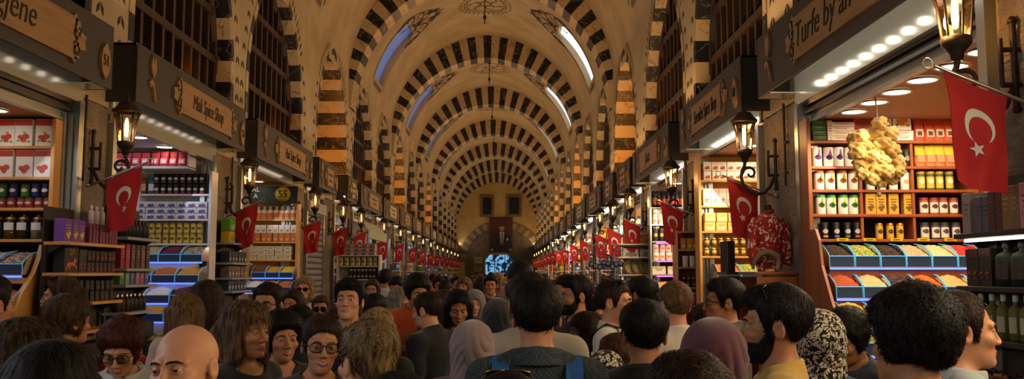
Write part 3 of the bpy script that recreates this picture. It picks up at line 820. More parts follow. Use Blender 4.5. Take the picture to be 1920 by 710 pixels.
for side, y, lb in ((1, 6.95, 'thin dark conduit running down the stone pier left of the sponge shop'), (-1, 6.66, 'thin dark conduit running down the rough pier beside shop 51'), (-1, 10.3, 'thin conduit on the pier between the Misk and Nari shops'), (1, 10.75, 'thin conduit on the pier past shop 60')):
    t = thing('conduit_pipe', lb, 'pipe', (out(side, .025), y, 0)); MB().tube([(0, 0, 2.45), (0, 0, 3.12)], .011, 8).build('pipe', 'iron', t)
    k = MB()
    for z in (2.55, 2.8): k.box((side * .008, 0, z), (.02, .05, .02))
    k.build('clip', 'iron', t)
MATS.update({
 'wood_warm': dict(kind='wood', c='#7a3d18', c2='#8f4c20', ns=4, stretch=(1, 1, .2), r=.45),
 'wood_pine': dict(kind='wood', c='#b57f3c', c2='#c9924a', ns=4, stretch=(1, 1, .2), r=.45),
 'shelf_white': dict(c='#c9c9cc', r=.4), 'back_dark': dict(c='#2a1a10', r=.7), 'back_white': dict(c='#b8b8ba', r=.6), 'back_pine': dict(c='#c08b46', r=.6),
 'ceil_warm': dict(c='#a87c4e', r=.6), 'white': dict(c='#e6e2d8', r=.45), 'gold': dict(c='#b08a30', r=.3, metal=.75), 'goldpaper': dict(c='#c79a32', r=.4),
 'glass_clear': dict(kind='glass', c='#eef2ee', r=.05), 'acrylic': dict(kind='glass', c='#9fc4d8', r=.08, ior=1.5), 'acrylic_front': dict(c='#2b3f52', r=.15),
 'edge_led_glow': dict(c='#58b4e0', r=.2, e='#2a90d8', es=.22), 'led_blue': dict(c='#6a90ff', e='#3a5cff', es=3.2), 'led_pink': dict(c='#ff50e0', e='#ff38e0', es=5.0),  # bin edges: blue LED light put into their colour and glow
 'led_white': dict(c='#ffffff', e='#fff2d8', es=8.0), 'sponge': dict(c='#cfac5c', c2='#b08a3a', ns=30, r=.95, bump=1.0, bs=160, sheen=.3),
 'floral_red': dict(kind='floral2', c='#8e1118', c2='#d0c4ae', ns=17, r=.8), 'black': dict(c='#0d0d0f', r=.4),
})
def spice(c, c2, ns=120, b=.5):
    k = 'spice_' + c + c2
    MATS[k] = dict(kind='speck', c=c, c2=c2, ns=ns, bump=b, r=.9); return k

# ---- product makers (root at the base centre, front towards -y)
def carton(w, d, h, base, band=None, pic=None, pic2=None, lines=None):
    def f():
        t = thing('carton', 'x', 'carton'); MB().box((0, 0, h / 2), (w, d, h), bev=.002).build('box', base, t)
        y = -d / 2 - .0012
        if band: MB().box((0, y, h * .87), (w * .98, .002, h * .22)).build('printed_band', band, t)
        if pic:
            p = MB()
            for u, v, r in ((-.16, .33, .17), (.13, .36, .2), (0, .22, .16)):
                p.extr([(u * w + r * w * math.cos(a), v * h + r * w * .8 * math.sin(a)) for a in [2 * PI * i / 9 for i in range(9)]], lambda u, v, q: (u, y - q, v), .0015 + .0006 * (u > 0))
            p.build('printed_picture', pic, t)
        if pic2:
            p = MB()
            for u, v, r in ((-.28, .2, .1), (.3, .17, .1), (.05, .5, .09)):
                p.extr([(u * w + r * w * math.cos(a), v * h + r * w * .6 * math.sin(a)) for a in [2 * PI * i / 7 for i in range(7)]], lambda u, v, q: (u, y - q, v), .003)
            p.build('printed_leaf', pic2, t)
        if lines:
            p = MB()
            for k in range(3): p.box((0, y, h * (.72 - .12 * k)), (w * (.6 - .1 * k), .002, h * .035))
            p.build('printed_line', lines, t)
        return t
    return f
def arcpatch(mb, r, z0, z1, a, n=8):
    mb.grid(lambda u, v: ((r) * math.sin((u - .5) * 2 * a), -(r) * math.cos((u - .5) * 2 * a), z0 + (z1 - z0) * v), n, 1)
def tin(r, h, body, lid=None, label=None, badge=None, tassel=None, foot=None, rough=False):
    def f():
        t = thing('tin', 'x', 'tin')
        MB().lathe([(0, 0), (r * .97, 0), (r, .004), (r, h * .86), (r * .98, h * .87)], n=16).build('body', body, t)
        l = MB(); l.lathe([(r * 1.02, h * .86), (r * 1.03, h * .99), (r * .98, h), (0, h)], n=16); l.build('lid', lid or body, t)
        if label: p = MB(); arcpatch(p, r * 1.012, h * .1, h * .72, 1.15); p.build('paper_label', label, t)
        if foot: p = MB(); arcpatch(p, r * 1.02, h * .12, h * .24, .6); p.build('colour_patch', foot, t)
        if badge:
            p = MB(); p.grid(lambda u, v: (r * 1.022 * math.sin((u - .5) * 2 * .75 * math.sin(PI * (.08 + .84 * v))), -r * 1.022 * math.cos((u - .5) * 1.5 * math.sin(PI * (.08 + .84 * v))), h * (.34 + .28 * v)), 8, 6)
            p.build('printed_badge', badge, t)
        if tassel:
            p = MB(); p.lathe([(0, 0), (.011, 0), (.008, .03), (.004, .036), (.006, .045), (0, .05)], (.005, -r * 1.06 - .004, h * .52), 7); p.tube([(.005, -r * 1.06 - .004, h * .52 + .045), (0, -r * 1.05, h * .93)], .002, 5)
            p.build('tassel', tassel, t)
        return t
    return f
def pouch(w, d, h, body, top=None, label=None, pic=None):
    def f():
        t = thing('pouch', 'x', 'pouch')
        def P(u, v):
            a = 2 * PI * u; s = max(0, 1 - v ** 2.2 * .96); ww = w / 2 * (1 - .12 * v + .05 * math.sin(9 * v))
            return (ww * math.copysign(abs(math.cos(a)) ** .6, math.cos(a)) + .004 * math.sin(7 * v + 5 * u), d / 2 * s * math.copysign(abs(math.sin(a)) ** .8, math.sin(a)), h * v * (1 + .015 * math.cos(a)))
        k = 6
        MB().grid(P, 16, 8).build('bag', body, t)
        if top: m = MB(); m.grid(lambda u, v: tuple(c * (1.02 if q < 2 else 1) for q, c in enumerate(P(u, .55 + .45 * v))), 16, 3); m.build('top_panel', top, t)
        if label:
            m = MB(); m.grid(lambda u, v: ((u - .5) * w * .66, -(d / 2 * max(0, 1 - (.2 + .35 * v) ** 2.2 * .96)) - .004, h * (.2 + .35 * v)), 4, 4); m.build('printed_label', label, t)
        if pic:
            m = MB(); m.grid(lambda u, v: ((u - .5) * w * .4, -(d / 2 * max(0, 1 - (.25 + .2 * v) ** 2.2 * .96)) - .006, h * (.25 + .2 * v)), 3, 3); m.build('printed_picture', pic, t)
        return t
    return f
def jar(r, h, content, lid='gold', label=None, fill=.6, knob=True):
    def f():
        t = thing('glass_jar', 'x', 'jar')
        MB().lathe([(0, .002), (r * .95, .002), (r, .01), (r, h * .68), (r * .72, h * .78), (r * .7, h * .8)], n=12, smooth=True).build('glass_body', 'glass_clear', t)
        MB().lathe([(0, .004), (r * .92, .006), (r * .96, .012), (r * .96, h * fill), (0, h * (fill + .02))], n=12).build('contents', content, t)
        l = MB(); l.lathe([(r * .78, h * .78), (r * .8, h * .84), (r * .5, h * .9), (r * .15, h * .92)] + ([(r * .14, h * .93), (r * .2, h * .96), (0, h)] if knob else [(0, h * .92)]), n=12); l.build('lid', lid, t)
        if label: p = MB(); arcpatch(p, r * 1.015, h * .36, h * .66, .8); p.build('paper_label', label, t)
        return t
    return f
def bottle(r, h, body, cap='black', label=None):
    def f():
        t = thing('bottle', 'x', 'bottle')
        MB().lathe([(0, 0), (r, .002), (r, h * .62), (r * .85, h * .7), (r * .35, h * .76), (r * .33, h * .84)], n=12).build('body', body, t)
        MB().lathe([(r * .42, h * .83), (r * .42, h * .97), (r * .3, h), (0, h)], n=10).build('cap', cap, t)
        if label: p = MB(); arcpatch(p, r * 1.02, h * .16, h * .5, 1.0); p.build('paper_label', label, t)
        return t
    return f
def plain(kind, w, h, c, c2):
    # a distant pack: body and lid or band in one small mesh
    def f():
        mb = MB()
        if kind == 'box': mb.box((0, 0, h / 2), (w, w * .5, h), 0); mb.box((0, -w * .252, h * .6), (w * .7, .004, h * .35), 1)
        elif kind == 'bottle': mb.lathe([(0, 0), (w * .4, 0), (w * .4, h * .6), (w * .16, h * .75), (w * .16, h), (0, h)], n=8, mi=0); mb.lathe([(w * .41, h * .15), (w * .41, h * .45)], n=8, mi=1)
        else: mb.lathe([(0, 0), (w * .45, 0), (w * .45, h * .8), (0, h * .8)], n=8, mi=0); mb.lathe([(w * .47, h * .8), (w * .47, h), (0, h)], n=8, mi=1)
        return tag(mb.build({'box': 'carton', 'bottle': 'bottle', 'jar': 'tin'}[kind], [c, c2]), 'x', {'box': 'carton', 'bottle': 'bottle', 'jar': 'tin'}[kind])
    return f
USED = set()
def kindname(desc, o, dflt=None):
    # "white tea box with ..." -> tea_box ; the category is the last word
    w = []
    for q in desc.replace('-', '_').split():
        if q in ('with', 'of', 'at', 'on', 'behind', 'in', 'printed') or q.endswith(','): 
            if q.endswith(',') and q[:-1].isalpha(): w.append(q[:-1])
            break
        w.append(q)
    w = [x for x in w if x.replace('_', '').isalpha()][-2:]
    o.name = '_'.join(w); o['category'] = w[-1]
def row(maker, xs, y, z, desc, where, group, rz=0, jit=.004, order='left'):
    xs = list(xs); r0 = maker()
    for k, x in enumerate(xs):
        yy = y[k] if isinstance(y, (list, tuple)) else y
        lab = desc + (', %s from %s' % (NUM[k], order) if len(xs) > 1 else '') + ', ' + where
        o = r0 if k == 0 else dup(r0, (0, 0, 0))
        o.location = (x + R.uniform(-jit, jit), yy + R.uniform(-jit, jit), z); o.rotation_euler = (0, 0, rz + R.uniform(-.05, .05))
        o['label'] = lab; o['group'] = group; kindname(desc, o)
def lsp(a, b, n): return [a + (b - a) * (k + .5) / n for k in range(n)]
def px(xs, Y): return [atY(x, 400, Y)[0] for x in xs]
def zy(y, Y, x=1700): return atY(x, y, Y)[2]

def unit(label, x0, x1, yf, dp, zs, ztop, mats, divs=(), cat='shelf unit', curve=False, zbot=0.0, group=None):
    # shelves facing the camera: back, sides, shelf boards, dividers (x, z0, z1)
    sm, bm = mats; t = thing('shelf_unit', label, cat, ((x0 + x1) / 2, yf + dp / 2, zbot), 0, group); cx = (x0 + x1) / 2; cy = yf + dp / 2
    L = lambda x, y, z: (x - cx, y - cy, z - zbot)
    MB().box(L(cx, yf + dp - .01, (ztop + zbot) / 2), (x1 - x0, .02, ztop - zbot)).build('back_panel', bm, t)
    for x in (x0, x1):
        MB().box(L(x, cy, (ztop + zbot) / 2), (.03, dp, ztop - zbot), bev=.003).build('side_panel', sm, t)
    for z in zs: MB().box(L(cx, cy - .004, z - .011), (x1 - x0 - .03, dp - .02, .022), bev=.003).build('shelf_board', sm, t)
    for x, a, b in divs: MB().box(L(x, cy, (a + b) / 2), (.022, dp - .03, b - a), bev=.002).build('divider', sm, t)
    return t
def led(label, x0, x1, y, z, m='led_blue', g='light strips under the shelves'):
    t = thing('led_strip', label, 'light strip', ((x0 + x1) / 2, y, z), 0, g)
    MB().box((0, 0, 0), (x1 - x0, .012, .014)).build('light_bar', m, t); MB().box((0, .012, .004), (x1 - x0, .014, .02)).build('profile', 'steel', t)
def bins(x0, x1, yf, z, n, spices, names, where, group, dp=.26, h=.17, front=.075, edge='edge_led_glow'):
    w = (x1 - x0) / n
    for k in range(n):
        cx = x0 + w * (k + .5); nm = names[k]
        t = thing('spice_bin', 'clear blue-lit bin of %s, %s' % (nm, where), 'spice bin', (cx, yf, z), 0, group)
        f = MB(); f.box((0, .004, front / 2), (w - .008, .006, front)); f.box((0, dp / 2, .003), (w - .008, dp, .006)); f.build('front_tray', 'acrylic_front', t)
        for sg in (-1, 1):
            prof = [(.0, 0), (.0, front), (.03, front + .03), (dp * .45, h * .9), (dp, h), (dp, 0)]
            p = MB(); p.extr(prof, lambda u, v, q: (sg * (w / 2 - .004) + q - .0015, u, v), .003); p.build('side_panel', 'acrylic', t)
            e = MB(); e.tube([(sg * (w / 2 - .004), u, v) for u, v in prof[:5]], .0035, 5); e.build('edge_trim', edge, t)
        MB().tube([(-w / 2 + .004, 0, front), (w / 2 - .004, 0, front)], .004, 5).build('front_edge', edge, t)
        hp = MB(); c = spices[k]; ph = R.uniform(0, 6)
        hp.grid(lambda u, v: ((u - .5) * (w - .02), .01 + v * (dp - .02), front * .9 + (h - front) * .95 * (v ** .8) + (.03 * math.sin(PI * u) * math.sin(PI * min(1, v * 1.0)) + .004 * math.sin(23 * u + ph) * math.sin(19 * v + ph)) * (1 if h > .1 else .5)), 12, 12)
        hp.grid(lambda u, v: ((u - .5) * (w - .02), .01, .008 + v * front * .9), 1, 1)
        o = hp.build('spice_heap', c); o.location = (cx, yf, z)
        tag(o, 'heap of %s in its bin, %s' % (nm, where), 'spice', group + ' contents', 'stuff')

def shop_shell(side, i, ceil_m, back_m, lights=0, depth=1.25, lx=.12, zc=None):
    zc = zc or (2.9 if i == 0 else 3.085)
    a, b = OPEN[side][i]; X0 = XS[side]; x1 = X0 + side * depth
    global tn
    m = MB(); xc = (X0 + side * .06 + x1) / 2; w = abs(x1 - X0) - .06
    m.add([(X0 + side * .08, a, zc), (x1, a, zc), (x1, b, zc), (X0 + side * .08, b, zc)], [(0, 1, 2, 3)]); tn += 1; tag(m.build('trim_%d' % tn, ceil_m), kind='structure')
    m = MB(); m.add([(x1, a, 0), (x1, b, 0), (x1, b, zc), (x1, a, zc)], [(0, 1, 2, 3)]); tn += 1; tag(m.build('trim_%d' % tn, back_m), kind='structure')
    for k in range(lights):
        y = b - .55 - .34 * k if i == 0 and side > 0 else b - .5 - (b - a - .6) * k / max(1, lights)
        t = thing('downlight', 'round ceiling downlight, %s from the shelves in the %s shop on the %s' % (NUM[k], SHOPW[i], SN[side]), 'ceiling light', (X0 + side * lx, y, zc), 0, 'round downlights in the shop ceilings')
        MB().lathe([(.095, -.001), (.1, -.012), (.085, -.014), (.08, -.006)], n=20).build('ring', 'alu_pale', t)
        MB().lathe([(.082, -.008), (.0, -.01)], n=20).build('lens', 'downlight', t)

# ================= right, nearest: the shop with the hanging sponges
shop_shell(1, 0, 'ceil_warm', 'wood_warm', 6, lx=.2)
YF = 6.4; W0 = 'sponge shop'
zz = lambda y: zy(y, YF)
ZS = [zz(y) for y in (448, 401, 355, 311, 263)]; ZR = [zz(219), zz(173)]
x0, xd1, xd2, x1 = px((1521, 1618, 1716, 1812), YF); x1 = 3.46
unit('tall reddish wooden shelf unit on the far side of the sponge shop', x0, 3.52, YF, .26, ZS[:5], 2.9, ('wood_warm', 'back_dark'),
     [(xd1, ZS[0], ZS[2] + .18), (xd2, ZS[0], 2.88)])
for z in ZR:
    t = thing('shelf_board', 'short upper shelf board at the right of the sponge shop unit, %s' % ('lower' if z == ZR[0] else 'upper'), 'shelf', ((xd2 + 3.5) / 2, YF + .13, z - .011)); MB().box((0, 0, 0), (3.5 - xd2 - .03, .22, .022), bev=.003).build('board', 'wood_warm', t)
yp = YF + .06
SHELF = ['lowest shelf', 'fourth shelf', 'third shelf', 'second shelf', 'top shelf']
wh = lambda k: '%s of %s' % (SHELF[k], W0)
tw = .036
def PX(*a): return px(a, yp)
row(tin(tw, .145, 'white', '#e3dccb', None, '#3a1440', '#b04ab0'), PX(1535, 1556, 1575, 1596), yp, ZS[3], 'white tin with purple tassel', wh(3), 'purple tassel tins')
row(tin(tw, .145, 'white', '#8a4a1c', None, '#7a4a22', '#d9a020'), PX(1538, 1559, 1581, 1602), yp, ZS[2], 'brown-lidded white tin with yellow tassel', wh(2), 'yellow tassel tins')
row(tin(tw, .145, 'white', '#3c8a2a', None, '#2f6a1c', '#b4d82c'), PX(1538, 1559, 1580, 1601), yp, ZS[1], 'green-lidded white tin with lime tassel', wh(1), 'lime tassel tins')
row(tin(.031, .13, 'white', '#e8e2d4', None, '#d89a60'), PX(1634, 1655, 1677, 1699), yp, ZS[2], 'white tin with peach picture', wh(2), 'peach tins')
for k, (x, c, nm) in enumerate(((1544, '#d88a3a', 'orange'), (1565, '#4a68c8', 'blue'), (1586, '#3c8a3a', 'green'), (1605, '#d04a28', 'red'))):
    row(tin(.03, .125, 'black', '#1a1a1c', None, '#b0aaa0', None, c), PX(x), yp, ZS[0], 'black tin with %s patch' % c.replace('#', '') if 0 else 'black tin with %s patch' % nm, wh(0), 'black tea tins')
row(tin(.03, .13, 'black', '#222', None, '#8a8680') if 0 else tin(.03, .13, 'black', '#1a1a1c', None, '#8a8680'), PX(1690, 1704), yp, ZS[3], 'black tin behind the sponges', wh(3), 'black tins behind sponges')
row(carton(.075, .06, .155, 'goldpaper', None, '#6a4a10', None, '#5a3a08'), PX(1631, 1651, 1673, 1702), yp, ZS[1], 'gold coffee carton', wh(1), 'gold cartons')
row(tin(.027, .12, 'goldpaper', 'gold', '#c8a040', '#4a3410'), PX(1648, 1667, 1686), yp, ZS[0], 'slim gold tin', wh(0), 'slim gold tins')
row(tin(.033, .125, '#9a4a30', '#7a2f20', '#d8d0c4', '#4a3020'), PX(1731, 1750, 1768, 1787), yp, ZS[1], 'red and white striped tin', wh(1), 'striped tins')
row(tin(.033, .125, '#3a3a3c', '#26262a', '#cfc9bd', '#4a463e'), PX(1732, 1751, 1769, 1789), yp, ZS[0], 'dark grey and white striped tin', wh(0), 'grey striped tins')
row(tin(.031, .14, '#4a4426', '#a89a30', '#b9a838', '#d8d0b0'), PX(1728, 1746, 1764, 1782), yp, ZS[2], 'olive and yellow tin', wh(2), 'olive tins')
row(pouch(.085, .06, .165, '#b06a40', '#d9b020', '#b88458'), PX(1728, 1748, 1766, 1784), yp, ZS[3], 'pouch with shiny yellow top', wh(3), 'yellow top pouches')
row(pouch(.085, .06, .165, '#c85022', None, '#dcd4c0', '#6a4028'), PX(1728, 1748, 1766, 1784), yp, ZS[4], 'orange pouch with white label', wh(4), 'orange pouches')
row(pouch(.085, .06, .165, '#15180e', None, '#8a9050', '#2a3010'), PX(1726, 1746, 1766, 1786), yp, ZR[0], 'black and olive pouch', 'short shelf over the orange pouches', 'olive pouches')
row(carton(.12, .06, .16, 'white', '#c02418', '#b02018', '#3a7a28'), PX(1712, 1748, 1784, 1820), yp, ZR[1], 'white carton with red glasses', 'highest shelf of sponge shop', 'tea cartons')
row(carton(.1, .12, .036, '#2c4a14', None, None, None, '#8aa050'), PX(1536, 1536, 1536, 1536), [yp] * 4, ZS[4], 'green flat pack', 'far left of top shelf, sponge shop', 'green packs')
for k, o in enumerate([o for o in SC.objects if o.get('group') == 'green packs']):
    o.location.z = ZS[4] + .038 * k; o['label'] = 'dark green flat pack, %s from the bottom of its stack, sponge shop top shelf' % NUM[k]
def stack(maker, x, y, z, h, n, desc, group, where):
    r0 = maker()
    for k in range(n):
        o = r0 if k == 0 else dup(r0, (0, 0, 0)); o.location = (x + R.uniform(-.004, .004), y, z + h * k); o['group'] = group
        o['label'] = '%s, %s from the bottom, %s' % (desc, NUM[k], where); kindname(desc, o)
stack(carton(.2, .12, .033, '#d8cfb8', None, None, None, '#a02818'), PX(1577)[0], yp, ZS[4], .035, 4, 'cream flat box', 'cream boxes', 'left stack on sponge shop top shelf')
row(carton(.022, .12, .15, '#c8b8a0', None, None, None, '#902018'), PX(1554, 1559), yp, ZS[4], 'thin upright cream box', wh(4), 'upright cream boxes')
stack(carton(.16, .12, .036, '#e2d4c4', None, None, None, '#c02a40'), PX(1655)[0], yp, ZS[4], .038, 2, 'long white box with red line', 'long boxes', 'below the orange-print cartons')
stack(carton(.15, .12, .036, '#e6dcd0', None, None, None, '#c02a40'), PX(1694)[0], yp, ZS[4], .038, 2, 'short white box with red line', 'short boxes', 'right of sponge shop top shelf')
row(carton(.145, .1, .15, '#b3221a', '#8e1812', '#7a3a1a', '#3a6a20'), PX(1619), yp, ZS[4] + .085, 'red carton with leaf print', 'standing high on the sponge shop shelf', 'tall cartons')
row(carton(.135, .1, .2, 'white', None, '#e08a20', '#4a7a28'), PX(1656, 1694), yp, ZS[4] + .08, 'white carton with orange fruit print', 'top of sponge shop shelves', 'fruit cartons')
stack(carton(.14, .1, .08, '#cfc3ae', None, None, None, '#7a2a1a'), PX(1619)[0], yp, ZS[4], .083, 1, 'cream block under the red carton', 'blocks', 'sponge shop top shelf')
# tiers of spice bins
def T(y, Y): return zy(y, Y)
SP = {'dark tea': spice('#1c130c', '#3a2a1c', 90, 1.0), 'green leaves': spice('#6a7a26', '#a8aa58', 80, 1.0), 'dark cloves': spice('#20140e', '#46301f', 80, 1.0), 'pale seeds': spice('#9a8a60', '#b9aa80', 150), 'cream powder': spice('#c0a878', '#d0b98c', 300, .15),
      'red pepper flakes': spice('#a01a12', '#d04030', 130), 'chilli powder': spice('#8a3a10', '#a84a16', 250, .2), 'beige spice': spice('#b0965c', '#c8b078', 200, .3), 'black dates': spice('#14100e', '#4a3a30', 26, 1.5), 'orange powder': spice('#a8540e', '#c06a18', 260, .2),
      'tan powder': spice('#c8924a', '#d8a860', 300, .15), 'white powder': spice('#cfcac0', '#e0dcd2', 300, .1), 'yellow turmeric': spice('#c89a10', '#dab020', 300, .15), 'curry powder': spice('#b07a18', '#c89030', 300, .15), 'olive herbs': spice('#55602a', '#7a8040', 130, .7),
      'brown cumin': spice('#5a3418', '#7a4a24', 200, .4), 'purple sumac': spice('#4a1424', '#6a2030', 200, .4), 'green henna': spice('#6a8a2a', '#84a040', 250, .2), 'salted nuts': spice('#a07a4a', '#c8a070', 60, 1.0), 'mixed seeds': spice('#6a4a3a', '#c0a890', 110, 1.0)}
def binset(side_x0, side_x1, tiers, where, g, yk=0.0):
    for k, (yf, z, n, names) in enumerate(tiers):
        bins(side_x0 - .02 * k, side_x1 + .02 * k, yf, z, n, [SP[q] for q in names], names, '%s tier, %s' % (NUM[k], where), g)
        led('blue light strip under the %s tier of bins, %s' % (NUM[k], where), side_x0 - .02 * k, side_x1 + .02 * k, yf - .012, z - .012)
bx0, bx1 = 2.3, 3.4
TIER = [(6.14, zy(500, 6.14), 6, ['dark tea', 'green leaves', 'dark cloves', 'pale seeds', 'cream powder', 'red pepper flakes']),
        (5.98, zy(558, 5.98), 6, ['chilli powder', 'beige spice', 'black dates', 'orange powder', 'tan powder', 'white powder']),
        (5.82, zy(612, 5.82), 6, ['yellow turmeric', 'salted nuts', 'brown cumin', 'curry powder', 'purple sumac', 'mixed seeds']),
        (5.66, zy(665, 5.66), 6, ['olive herbs', 'beige spice', 'orange powder', 'dark tea', 'yellow turmeric', 'salted nuts'])]
binset(bx0, bx1, TIER, 'sponge shop', 'spice bins in the sponge shop')
t = thing('bin_stand', 'stepped wooden stand under the sponge shop spice bins', 'stand', ((bx0 + bx1) / 2, 6.1, 0))
for k, (yf, z, n, _) in enumerate(TIER): MB().box((0, (yf + 6.39) / 2 - 6.1 + .0, (z - .022) / 2 if k == 3 else z - .022 - .04), (bx1 - bx0 + .04 * k, 6.39 - yf, z - .022 if k == 3 else .08)).build('tier', 'wood_warm', t)
for sg in (-1, 1): MB().extr([(.28, 0), (.28, 2.06), (.1, 2.06), (.04, 1.98), (.0, 1.8), (-.16, 1.56), (-.32, 1.35), (-.5, 1.0), (-.5, 0)], lambda u, v, q: (sg * .61 + q - .01, u, v), .02).build('cheek', 'wood_warm', t)
# price cards
for k in range(5):
    c = thing('price_card', 'yellow price card on the lowest shelf edge of sponge shop, %s from left' % NUM[k], 'price card', (bx0 + .2 + .2 * k, YF - .006, ZS[0] - .004), 0, 'yellow price cards'); MB().box((0, 0, 0), (.09, .004, .022)).build('card', '#d0a81c', c)
    MB().box((0, -.003, 0), (.05, .002, .006)).build('printed_line', '#5a3a08', c)

# the bunch of natural sponges
rs_ = random.Random(11); bc = Vector(atY(1648, 292, 5.6)); sc_ = 1630 / 5.6
SPX = [(1650, 235, 22), (1668, 252, 20), (1643, 252, 24), (1618, 256, 22), (1603, 262, 17), (1655, 268, 20), (1630, 272, 18), (1612, 283, 24), (1669, 282, 24), (1637, 292, 21), (1651, 287, 20), (1676, 303, 23), (1657, 302, 22),
       (1617, 305, 25), (1644, 316, 22), (1661, 320, 24), (1681, 320, 20), (1621, 324, 18), (1637, 334, 19), (1670, 335, 16), (1650, 338, 18)]
for k, (x, y, r_) in enumerate(sorted(SPX, key=lambda q: q[1])):
    p = atY(1648 + (x - 1648) * 1.12, 288 + (y - 288) * 1.06, 5.6 + rs_.uniform(-.07, .07)); r = r_ / sc_ * .64; ph = [rs_.uniform(0, 6) for _ in range(6)]
    nz = lambda d: .17 * math.sin(4 * d[0] + ph[0]) * math.sin(4 * d[1] + ph[1]) + .15 * math.sin(7 * d[2] + ph[2]) * math.sin(6 * d[0] + ph[3]) + .03 * math.sin(15 * d[1] + ph[4]) * math.sin(14 * d[2] + ph[5]) + .015 * math.sin(27 * d[0] + ph[1]) * math.sin(25 * d[2])
    mb = MB(); mb.ell((0, 0, 0), (r * rs_.uniform(.95, 1.25), r * .9, r * rs_.uniform(.8, 1.0)), 34, 24, noise=nz)
    o = mb.build('sea_sponge', 'sponge', loc=p); tag(o, 'yellow sea sponge in the hanging bunch, %s from the top' % NUM[k], 'sponge', 'natural sponges')
t = thing('hanging_cord', 'thin cord carrying the bunch of sponges from the ceiling', 'cord', (bc.x, 5.62, bc.z)); MB().tube([(0, 0, -.25), (.01, 0, .2), (0, 0, 2.9 - bc.z)], .006).build('cord', '#8a7a5a', t); MB().lathe([(.0, -.27), (.014, -.26), (.014, -.24), (0, -.235)], n=8).build('knot', '#8a7a5a', t)

# cosmetics stand in front of the nearest right pier, facing the street
def ystand(label, side, y0, y1, xo, dp, zs, wall_m='#2a1c12', light=None):
    t = thing('display_stand', label, 'display stand', (out(side, xo + dp / 2), (y0 + y1) / 2, 0)); L = y1 - y0
    for k, z in enumerate(zs): MB().box((0, 0, z - .012), (dp, L, .024), bev=.003).build('shelf_board', wall_m, t)
    MB().box((side * (dp / 2 - .006), 0, (zs[0] + zs[-1] + .2) / 2), (.012, L, zs[0] - zs[-1] + .3)).build('back_panel', '#20150e', t)
    for sg in (-1, 1):
        MB().box((side * (dp / 2 - .02), sg * (L / 2 - .012), zs[0] / 2 - .012), (.02, .02, zs[0] - .026)).build('post', '#1c1712', t)
        for z in zs: MB().add([(side * (dp / 2 - .03), sg * (L / 2 - .012), z - .025), (-side * (dp / 2 - .06), sg * (L / 2 - .012), z - .025), (side * (dp / 2 - .03), sg * (L / 2 - .012), z - .09), (side * (dp / 2 - .03), sg * (L / 2 - .02), z - .025), (-side * (dp / 2 - .06), sg * (L / 2 - .02), z - .025), (side * (dp / 2 - .03), sg * (L / 2 - .02), z - .09)], [(0, 1, 2), (3, 5, 4), (0, 3, 4, 1), (1, 4, 5, 2), (2, 5, 3, 0)]).build('shelf_bracket', '#1c1712', t)
    MB().box((0, 0, zs[-1] / 2 - .05), (dp - .03, L - .03, zs[-1] - .1), bev=.004).build('plinth', '#20150e', t)
    return t
def yrow(maker, side, y0, y1, n, xo, z, desc, where, group, jit=.003):
    # packs in a row along the street, fronts to the street; counted from the far end
    r0 = maker(); rz = PI / 2 if side < 0 else -PI / 2
    for k in range(n):
        y = y1 - (y1 - y0) * (k + .5) / n
        o = r0 if k == 0 else dup(r0, (0, 0, 0)); o.location = (out(side, xo) + R.uniform(-jit, jit), y, z); o.rotation_euler = (0, 0, rz + R.uniform(-.04, .04)); o['group'] = group
        o['label'] = desc + (', %s from far end' % NUM[k] if n > 1 else '') + ', ' + where; kindname(desc, o)
ZQ = [1.93, 1.69, 1.46, 1.26]
ystand('dark wooden cosmetics stand on the right edge of the photo', 1, 3.1, 4.06, .02, .17, ZQ)
w_ = 'top of the right edge stand'
yrow(carton(.07, .1, .185, '#8a8078', None, None, None, '#6a625a'), 1, 3.93, 4.05, 1, .11, ZQ[0], 'grey carton at the far end', w_, 'cartons on the stand')
yrow(carton(.055, .1, .16, '#55505a', None, None, None, '#3a3640'), 1, 3.81, 3.92, 2, .11, ZQ[0], 'slate carton', w_, 'cartons on the stand')
yrow(carton(.05, .1, .175, '#4a2418', None, None, None, '#6a3a28'), 1, 3.71, 3.81, 2, .11, ZQ[0], 'dark red-brown carton', w_, 'cartons on the stand')
yrow(carton(.065, .1, .185, '#7a5a34', None, None, None, '#a08048'), 1, 3.58, 3.71, 2, .11, ZQ[0], 'brown carton with gold print', w_, 'cartons on the stand')
yrow(carton(.095, .1, .19, '#b98078', None, '#a06a60', None, '#6a3a38'), 1, 3.27, 3.58, 3, .11, ZQ[0], 'pink rose carton', w_, 'pink cartons')
w_ = 'second shelf of the right edge stand'
yrow(carton(.055, .08, .17, '#241410', '#3a1e14', '#7a3a20'), 1, 3.85, 4.05, 4, .1, ZQ[1], 'dark brown perfume box', w_, 'dark boxes')
yrow(bottle(.05, .2, '#1c2818', 'black', '#3a2a14'), 1, 3.61, 3.83, 2, .1, ZQ[1], 'dark green perfume bottle', w_, 'perfume bottles')
yrow(carton(.085, .08, .12, '#160c0c', '#7a1a12', None, '#8a5a28'), 1, 3.29, 3.59, 3, .1, ZQ[1], 'black box with red corner', w_, 'black boxes')
yrow(bottle(.03, .2, '#6a6426', '#c9c6b0', '#b0a878'), 1, 3.35, 4.05, 8, .1, ZQ[2], 'olive oil bottle', 'third shelf of right edge stand', 'oil bottles')
t = thing('led_strip', 'warm light strip under the shelf of pink cartons at the right edge', 'light strip', (out(1, .165), 3.6, ZQ[0] - .034))
MB().box((0, 0, 0), (.014, .8, .012)).build('light_bar', 'led_white', t); MB().box((.012, 0, .002), (.012, .82, .018)).build('profile', 'steel', t)
rd = random.Random(4); mb = MB()
for k in range(260): mb.ell((rd.uniform(-.1, .1), rd.uniform(-.42, .42), rd.uniform(0, .05)), (.012, .02, .012), 6, 4, mi=k % 3)
